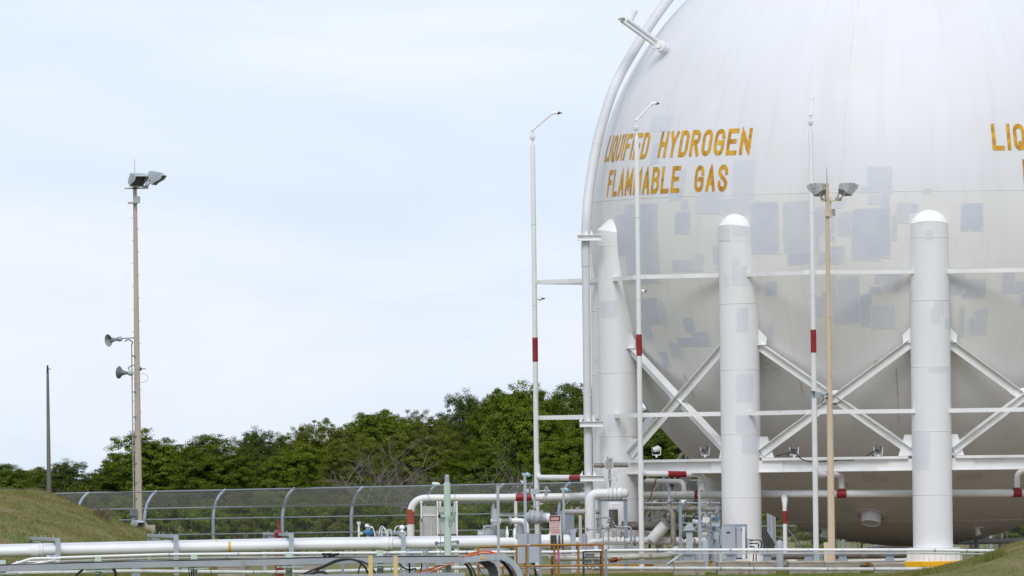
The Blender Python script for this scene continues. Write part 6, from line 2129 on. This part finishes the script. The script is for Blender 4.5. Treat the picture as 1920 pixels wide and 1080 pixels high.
part(tray, 'side_rail', rail_run(sidep, 0), TRAYM, False)
part(tray, 'side_rail', rail_run(sidep, TW_), TRAYM, False)
end = [P(868, 1050.5, TY), P(900, 1047, TY), P(930, 1044.5, TY), P(940, 1045, TY), P(950, 1048, TY), P(959, 1054, TY), P(967, 1063, TY), P(973, 1074, TY), P(978, 1088, TY), P(979, 1098, TY)]
end = end[:3] + smooth_curve(end[3:], 3)
part(tray, 'curved_rail', rail_run(end, -.01), GALV, False)
part(tray, 'curved_rail', rail_run([p + Vector((-.10, 0, -.02)) for p in end], TW_), GALV, False)
for i in range(16):
    x = 30 + i * 55
    if x < 860:
        p = P(x, lerp(TT, x) + 9, TY)
        part(tray, 'rung', MB().box(p + Vector((0, TW_ / 2, 0)), (.05, TW_ - .03, .03)), TRAYM, False)
for i in range(2, len(end) - 1, 3):
    part(tray, 'rung', MB().box(end[i] + Vector((-.05, TW_ / 2, -.02)), (.05, TW_ - .03, .05)), GALV, False)
for x in (19, 456, 866):
    yy = lerp(TT, x) + 5.3
    part(tray, 'splice_plate', MB().box(P(x, yy, TY - .016), (8.5 * S(TY), .012, 9.2 * S(TY))), GALVD, False)
part(tray, 'amber_label', MB().box(P(906, 1046.3, TY - .03), (12.5 * S(TY), .008, 4 * S(TY))), ORTAPE, False)
# things lying in it
CABL = [(0.12, .02), (.25, .022), (.40, .02), (.5, .025)]
for i, (dy, r) in enumerate(CABL):
    pts = [P(x, lerp(TT, x) - .6 + .7 * math.sin(i * 2 + x * .03), TY) + Vector((0, dy, .01)) for x in range(-100, 866, 40)]
    t = MB().tube(smooth_curve(pts, 2), r, 6)
    single('tray_cable', ('black cable lying in the tray nearest its front rail', 'grey cable lying second from the front in the tray', 'black cable lying third from the front in the tray', 'grey cable lying against the far rail of the tray')[i], 'cable', t, (BLACK, GREYDK, BLACK, STEELBLUE)[i], 'cables lying in the tray')
tg = MB()
r3 = random.Random(11)
for i in range(9):
    c = P(619 + r3.uniform(-8, 8), 1042 + r3.uniform(-2.5, 2.5), TY + .3)
    tg.tube(smooth_curve([c + Vector((r3.uniform(-.16, .16), r3.uniform(-.1, .1), r3.uniform(-.05, .07))) for _ in range(5)], 4), .016, 5)
single('wire_bundle', 'tangled bundle of dark wire heaped on the cable tray', 'wire bundle', tg, BLACK)

# lower tray at the bottom edge
l2 = thing('lower_tray', 'lower grey cable tray cut by the bottom edge behind the sand yellow posts', 'cable tray', P(780, 1080, TY - .6))
part(l2, 'side_rail', MB().bar(P(560, 1083, TY - .4), P(872, 1078.5, TY - .4), .03, .17), TRAYM, False)
part(l2, 'side_rail', MB().bar(P(560, 1083, TY + .3), P(872, 1078.5, TY + .3), .03, .17), TRAYM, False)
part(l2, 'leg', MB().box(vline(610, 1080, TY) + UP * .12, (.08, .5, .24)), STEELBLUE, False)
part(l2, 'leg', MB().box(vline(800, 1080, TY) + UP * .12, (.08, .5, .24)), STEELBLUE, False)
for i, (x, y0) in enumerate(((605.5, 1057), (642.5, 1056), (752, 1055), (800, 1030))):
    pass

# pale green posts under the tray
GX = [(5, 1050), (184, 1045), (364, 1039.3), (542, 1036.8), (713, 1032), ]
gl_ = ['cut by the left edge', 'below the mound', 'below the amber banded joint', 'below the red post', 'between the two sand yellow posts']
for i, (x, yt) in enumerate(GX):
    Y = TY + .75
    c = vline(x, 1060, Y)
    zt = zat(x, yt, Y)
    t = thing('tray_post', 'short pale green cable tray post with a cross arm, ' + gl_[i], 'post', c, 'pale green tray posts')
    part(t, 'post', MB().box(c + UP * (zt / 2), (.19, .19, zt)), GREEN, False)
    za = zat(x, lerp(TT, x) + 14.5, TY)
    part(t, 'cross_arm', MB().box(Vector((c.x + .05, TY + .3, za)), (.80, .70, .05)).box(Vector((c.x, TY + .3, za - .05)), (.14, .60, .08)), GREEND, False)
# the tall one with a vented cap
Y = TY + .75
c = vline(839, 980, Y)
zt = zat(838, 905, Y)
tp = thing('vented_post', 'tall pale green post with a louvred vent cap and small camera', 'post', c)
part(tp, 'post', MB().tube([c, c + UP * zt], [.112, .098], 8), GREEN, angle=20)
part(tp, 'vent_cap', MB().lathe([(.075, .0), (.075, .02), (.06, .03), (.06, .05), (.075, .06), (.075, .08), (.06, .09), (.06, .11), (.075, .12), (.075, .14), (.06, .15), (.06, .17), (.07, .18), (.06, .22), (.02, .235)], c + UP * zt, UP, 16), GALV)
part(tp, 'eye_bolt', MB().cyl(P(826, 909, Y - .02), P(835, 909, Y - .02), .014, n=6), GALVD)
part(tp, 'insulator', MB().ball(P(813, 907, Y), .055, 8, 6).ball(P(818, 908, Y), .065, 8, 6).ball(P(822, 908, Y), .05, 8, 6), mat('glass_insulator', (.62, .70, .70), None, rough=.2))
part(tp, 'camera_lamp', MB().cyl(P(825, 968, Y - .15), P(833, 969.5, Y - .12), .06, n=12), GALV)
part(tp, 'lens', MB().cyl(P(822.5, 967.5, Y - .17), P(826, 968, Y - .15), .055, n=12), BLACK)
part(tp, 'bracket', MB().box(P(844, 971, Y - .12), (.08, .08, .10)), GREEND, False)
za = zat(838, 1058, TY)
part(tp, 'cross_arm', MB().box(Vector((c.x + .05, TY + .3, za)), (.80, .70, .05)), GREEND, False)
part(tp, 'wire', MB().tube(smooth_curve([P(793, 912, Y - .1), P(806, 935, Y - .1), P(822, 958, Y - .15), P(825, 985, Y - .2), P(826, 1010, Y - .2), P(826, 1041, Y - .2)], 6), .009, 5), GREYDK)
part(tp, 'wire', MB().tube(smooth_curve([P(851, 906, Y - .1), P(853, 930, Y - .1), P(849, 955, Y - .1), P(845, 968, Y - .14), P(847, 982, Y - .15), P(843, 988, Y - .15), P(842, 978, Y - .14)], 6), .009, 5), GREYDK)
# gauge bar on the near white pipe
gg = thing('level_gauge', 'small grey gauge bar clamped across the near white pipe behind the pale green vented post', 'gauge', P(840, 1016, 371.6))
part(gg, 'bar', MB().bar(P(817, 1019, 371.6), P(860, 1015, 371.6), .04, .06), STEELBLUE, False)
for x, y in ((818, 1018.5), (858, 1016.5)):
    part(gg, 'head', MB().box(P(x, y, 371.55), (.09, .09, .11)), GREYDK, False)
    part(gg, 'rod', MB().cyl(P(x + .5, y + 2, 371.55), P(x + .5, y + 16, 371.55), .016, n=6), GALV)
part(gg, 'clip', MB().box(P(849, 1026, 371.6), (.09, .06, .10)), GREYDK, False)

# thin grey square post in front
c = vline(934.5, 1000, 349)
sp = thing('square_post', 'thin grey square post standing in front of the curved tray end', 'post', c)
part(sp, 'post', MB().box(c + UP * (zat(934, 911, 349) / 2), (.085, .085, zat(934, 911, 349))), mat('dull_grey_post', (.36, .36, .37), (.42, .42, .43), 3, .6), False)
part(sp, 'cap', MB().box(c + UP * (zat(934, 911, 349) + .01), (.10, .10, .03)), GALV, False)

# sand yellow posts
for x, yt, lab in ((695, 1041.5, 'left'), (742, 1042.5, 'right')):
    c = vline(x, 1070, 336)
    single('bollard', 'sand yellow square post, %s one of the pair at the bottom edge' % lab, 'bollard', MB().box(c + UP * (zat(x, yt, 336) / 2), (.118, .118, zat(x, yt, 336))), SANDY, 'sand yellow posts', smooth=False)

# tray stand behind
ts = thing('tray_stand', 'blue-grey steel frame standing behind the cable tray right of the sand yellow posts', 'frame', vline(775, 1060, 349))
for x in (752, 801):
    h = zat(x, 1029, 349) if x > 760 else zat(x, 1046, 349)
    part(ts, 'leg', MB().box(vline(x, 1050, 349) + UP * h / 2, (.085, .085, h)), STEELBLUE, False)
part(ts, 'crossbar', MB().bar(P(762, 1031.5, 349), P(803, 1031, 349), .08, .085), STEELBLUE, False)
part(ts, 'leg', MB().box(vline(795, 1050, 349.3) + UP * zat(795, 1034, 349) / 2, (.07, .07, zat(795, 1034, 349))), GALV, False)
for x, y0, lab in ((605.5, 1056, 'left'), (642.5, 1055, 'right')):
    c = vline(x, 1070, 347.5)
    single('stub_post', 'dark grey stub post below the cable tray, %s one behind the hoses' % lab, 'post', MB().box(c + UP * (zat(x, y0, 347.5) / 2), (.075, .075, zat(x, y0, 347.5))), STEELBLUE, 'dark stub posts', smooth=False)


def hose(name, label, pts, r, m, Y=TY - .25, cat='hose', group=None):
    return single(name, label, cat, MB().tube(smooth_curve([P(q[0], q[1], Y if len(q) < 3 else q[2]) for q in pts], 8), r, 9), m, group)


hose('black_hose', 'thick black hose arching over the cable tray left of the sand yellow posts', [(548, 1090), (575, 1074), (605, 1062), (630, 1051), (650, 1048.5), (668, 1051), (684, 1063), (692, 1082), (694, 1096)], .032, BLACK, group='black hoses at the tray')
hose('black_hose', 'second black hose reaching past the left sand yellow post', [(560, 1088), (600, 1067), (635, 1052), (662, 1049.5), (686, 1056), (700, 1068), (705, 1085), (706, 1098)], .024, BLACK, group='black hoses at the tray')
hose('black_hose', 'short black hose hanging inside the arch', [(677, 1058), (673, 1068), (671, 1084)], .022, BLACK, group='black hoses at the tray')
hose('black_hose', 'black hose dropping from the tray below the mound, left part of the picture', [(156, 1068), (148, 1074), (140, 1083), (134, 1094)], .036, BLACK, group='black hoses at the tray')
hose('black_hose', 'black hose dropping beside the short pale green post below the mound', [(212, 1066), (216, 1072), (217, 1082), (217, 1095)], .045, BLACK, group='black hoses at the tray')
hose('black_hose', 'black hose coiled on the ground under the arch', [(580, 1082), (590, 1074), (602, 1072), (612, 1076), (618, 1086)], .035, BLACK, group='black hoses at the tray')
for i, x in enumerate((352.5, 356.5, 361)):
    hose('black_wire', ('left', 'middle', 'right')[i] + ' of three thin black wires hanging at the short post below the amber band', [(x + 1, 1063), (x + 2, 1072), (x + 4, 1095)], .014, BLACK, cat='wire', group='thin black wires')
hose('black_wire', 'thin black wire slanting from the tray left of the fourth green post', [(527, 1062), (518, 1072), (506, 1088)], .010, BLACK, cat='wire', group='thin black wires')
hose('black_hose', 'black hose sagging below the tray between the blue-grey stand legs', [(748, 1056), (756, 1064), (768, 1068), (778, 1066), (780, 1070)], .022, BLACK, TY + .4, group='black hoses at the tray')
hose('black_hose', 'black hose curling down beside the right leg of the blue-grey stand', [(788, 1054), (791, 1058), (790, 1066), (787, 1071)], .024, BLACK, TY + .4, group='black hoses at the tray')
hose('black_hose', 'black hose dropping straight from the tray left of the stand legs', [(767, 1055), (768, 1065), (767, 1082)], .026, BLACK, TY + .3, group='black hoses at the tray')
hose('black_hose', 'black hose dropping from the tray splice left of the orange coil', [(872, 1056), (880, 1066), (884, 1080), (884, 1096)], .042, BLACK, group='black hoses at the tray')
hose('black_hose', 'thin black hose dropping right of the tray splice', [(878, 1054), (886, 1066), (893, 1082), (898, 1096)], .022, BLACK, group='black hoses at the tray')
hose('black_hose', 'thin black wire hose slanting under the amber label of the tray', [(890, 1054), (896, 1064), (908, 1080)], .012, BLACK, group='black hoses at the tray')
hose('orange_cable', 'upper orange cable arched on top of the tray end', [(872, 1043.5), (884, 1037.5), (900, 1033.5), (914, 1033.2), (926, 1036.5), (934, 1041)], .025, ORANGE, TY + .2, 'cable', 'orange cables at the tray')
hose('orange_cable', 'second orange cable lying flatter on the tray end', [(871, 1044.5), (888, 1040), (905, 1037.5), (920, 1038), (931, 1041.5)], .028, ORANGE, TY + .1, 'cable', 'orange cables at the tray')
hose('orange_cable', 'upper orange cable hanging slantwise below the tray', [(852, 1052), (838, 1056), (812, 1065), (785, 1073), (776, 1080)], .026, ORANGE, TY + .1, 'cable', 'orange cables at the tray')
hose('orange_cable', 'lower orange cable hanging slantwise below the tray', [(852, 1055), (840, 1059), (822, 1067), (806, 1074), (796, 1082)], .026, ORANGE, TY - .03, 'cable', 'orange cables at the tray')
hose('orange_cable', 'orange cable following the curved tray end down', [(946, 1049), (954, 1056), (962, 1066), (968, 1078), (972, 1094)], .022, ORANGE, TY + .22, 'cable', 'orange cables at the tray')
hose('black_hose', 'black cable following the curved tray end down', [(938, 1050), (946, 1057), (954, 1067), (960, 1080), (964, 1096)], .05, BLACK, TY + .35, 'cable')
single('dark_chute', 'dark curved sheet chute under the tray end', 'chute', MB().plate([P(897, 1054, TY + .5), P(915, 1050, TY + .5), P(928, 1058, TY + .5), P(934, 1072, TY + .5), P(934, 1092, TY + .5), P(922, 1092, TY + .5), P(914, 1068, TY + .5)], Vector((0, .5, 0))), BLACKS, smooth=False)
hose('pale_conduit', 'pale bent conduit rising to the slim pipes at the left edge of the mound', [(20, 1060), (42, 1053), (60, 1048), (88, 1047), (112, 1047)], .045, WHITE2, 364, 'conduit', 'pale conduits')
hose('pale_conduit', 'lower pale conduit running along the tray to a fitting', [(30, 1059), (58, 1058), (76, 1055), (92, 1052), (104, 1050)], .034, WHITE2, 364, 'conduit', 'pale conduits')
single('conduit_fitting', 'lumpy grey conduit fitting where the pale conduits meet', 'fitting', MB().box(P(97, 1045, 365.4), (.34, .16, .14)).ball(P(91, 1046, 365.3), .09, 8, 6).ball(P(104, 1045, 365.3), .08, 8, 6), GALV)
for i, a in enumerate((((755, 1044), (762, 1034), (766, 1030), (763, 1038), (757, 1043)), ((720, 1040), (728, 1034), (731, 1041), (736, 1043), (742, 1041)), ((744, 1036), (752, 1040), (757, 1045)), ((715, 1044), (722, 1040), (726, 1043)))):
    hose('loose_wire', ('pale blue looped cord', 'pale twisted cord', 'white cord end', 'short pale cord')[i] + ' lying on the tray near the sand yellow posts', a, .011, (LTBLUE, STEELBLUE, HORNLT, STEELBLUE)[i], TY + .2, 'cord', 'loose cords')

# ---------------------------------------------------------------- grey cabinets behind the yellow railing
CY = 357.0
cb = thing('control_cabinet', 'tall pale grey cabinet pair on channel posts behind the yellow railing', 'cabinet', vline(993, 1050, CY))
part(cb, 'cabinet', MB().box(P(979, 1028.5, CY), (17.5 * S(CY), .34, 55 * S(CY))), GREYPAINT, False)
part(cb, 'cabinet', MB().box(P(1001.5, 1028, CY - .05), (19.5 * S(CY), .34, 54 * S(CY))), GREYPAINT, False)
for x in (990, 1013):
    h = zat(x, 998, CY)
    part(cb, 'channel_post', MB().box(vline(x, 1030, CY - .12) + UP * h / 2, (.075, .10, h)), STEELBLUE, False)
part(cb, 'conduit', MB().cyl(P(1000, 1055, CY), P(1000, 1063, CY), .06, n=10), GREYDK)
part(cb, 'conduit', MB().cyl(P(984, 1055, CY), P(984, 1061, CY), .035, n=10), GREYDK)
hose('black_hose', 'black cable slanting down from the grey cabinets behind the railing, left one', [(988, 1062), (990, 1072), (994, 1084)], .035, BLACK, CY, 'cable', 'cables under the grey cabinets')
hose('black_hose', 'black cable dropping from the grey cabinets behind the railing, right one', [(1002, 1062), (1004, 1072), (1006, 1086)], .035, BLACK, CY, 'cable', 'cables under the grey cabinets')

# ---------------------------------------------------------------- yellow railing
RYB, RYF = 354.0, 352.0
yr = thing('yellow_railing', 'faded yellow pipe railing with mid rail before the grey cabinets', 'railing', vline(1020, 1050, RYF))


def ypost(x, yt, Y, r=.033, yb=None):
    c = vline(x, 1050, Y)
    part(yr, 'post', MB().cyl(c + UP * (0 if yb is None else zat(x, yb, Y)), c + UP * zat(x, yt, Y), r, n=8), YELLOW)


for x, yt, Y, yb in ((897, 1025.5, RYB, None), (968.5, 1023, RYB, None), (1039.5, 1022, RYB, None), (1084.5, 1022, RYB, None), (942.5, 1062, RYF, None), (987, 1022, RYF, None), (1047, 1022, RYF, None), (1130, 1021, RYF, None)):
    ypost(x, yt, Y, .033, yb)
part(yr, 'top_rail', MB().cyl(P(896, 1025.5, RYB), P(988, 1023, RYB), .032, n=8), YELLOW)
part(yr, 'top_rail', MB().cyl(P(986, 1022.5, RYF), P(1131.5, 1021, RYF), .034, n=8), YELLOW)
part(yr, 'mid_rail', MB().cyl(P(941, 1062, RYF), P(1131.5, 1060.5, RYF), .032, n=8), YELLOW)
part(yr, 'mid_rail', MB().cyl(P(896, 1063.5, RYB), P(940, 1063, RYB), .024, n=8), YELLOW)
part(yr, 'end_rail', MB().cyl(P(1130, 1021, RYF), P(1086, 1021.5, RYB), .032, n=8), YELLOW)
part(yr, 'joint', MB().cyl(P(988, 1022.5, RYF), P(994, 1022.4, RYF), .040, n=8), GALVD)
part(yr, 'magenta_ribbon', MB().cyl(P(1047.2, 1035, RYF), P(1047.4, 1053, RYF), .037, n=8), MAGENTA)
hose('slack_chain', 'slack pale rope sagging under the mid rail of the yellow railing', [(988, 1063.5), (1010, 1065.5), (1030, 1065.5), (1044, 1062)], .012, HORNLT, RYF, 'rope')
# dark equipment shelf at the railing's right end
es = thing('equipment_shelf', 'dark steel equipment shelf at the right end of the yellow railing', 'shelf', vline(1110, 1050, 357.5))
for x in (1094, 1127):
    part(es, 'leg', MB().box(vline(x, 1050, 357.5) + UP * zat(x, 1034, 357.5) / 2, (.06, .4, zat(x, 1034, 357.5))), BLACKS, False)
for y in (1034, 1045, 1058):
    part(es, 'shelf', MB().box(P(1110.5, y, 357.5), (.54, .4, .035)), BLACKS, False)
part(es, 'device', MB().box(P(1106, 1041, 357.5), (.30, .2, .09)), STEELBLUE, False)
part(es, 'device', MB().box(P(1118, 1053, 357.5), (.14, .2, .13)), WOODP, False)
part(es, 'device', MB().box(P(1103, 1053, 357.5), (.20, .2, .10)), GREYDK, False)
part(es, 'cable', MB().tube(smooth_curve([P(1100, 1060, 357.3), P(1105, 1068, 357.3), P(1112, 1062, 357.3), P(1119, 1068, 357.3), P(1126, 1060, 357.3)], 5), .014, 5), BLACK)
bp = thing('blue_post', 'blue-grey square post just right of the yellow railing', 'post', vline(1136, 1050, 358.5))
part(bp, 'post', MB().box(vline(1136, 1050, 358.5) + UP * zat(1136, 1031, 358.5) / 2, (.085, .10, zat(1136, 1031, 358.5))), STEELBLUE, False)
part(bp, 'cap', MB().box(P(1135, 1030, 358.5), (.22, .16, .03)), GALV, False)
rl = MB()
r4 = random.Random(4)
for i in range(7):
    c = P(1155 + r4.uniform(-7, 7), 1050 + r4.uniform(-2, 2), 369)
    rl.tube(smooth_curve([c + Vector((r4.uniform(-.2, .2), r4.uniform(-.1, .1), r4.uniform(-.05, .06))) for _ in range(4)], 4), .022, 6)
single('rusty_coil', 'rusty brown coil of cable lying behind the low pipe', 'coil', rl, RUST)
gs = thing('slant_pipe', 'pale slanting pipe stub on the block under the pedestal', 'pipe', P(1262, 1050, 364))
part(gs, 'pipe', MB().cyl(P(1251, 1059, 364.5), P(1278, 1040, 366.5), .05, n=10), HORNLT)
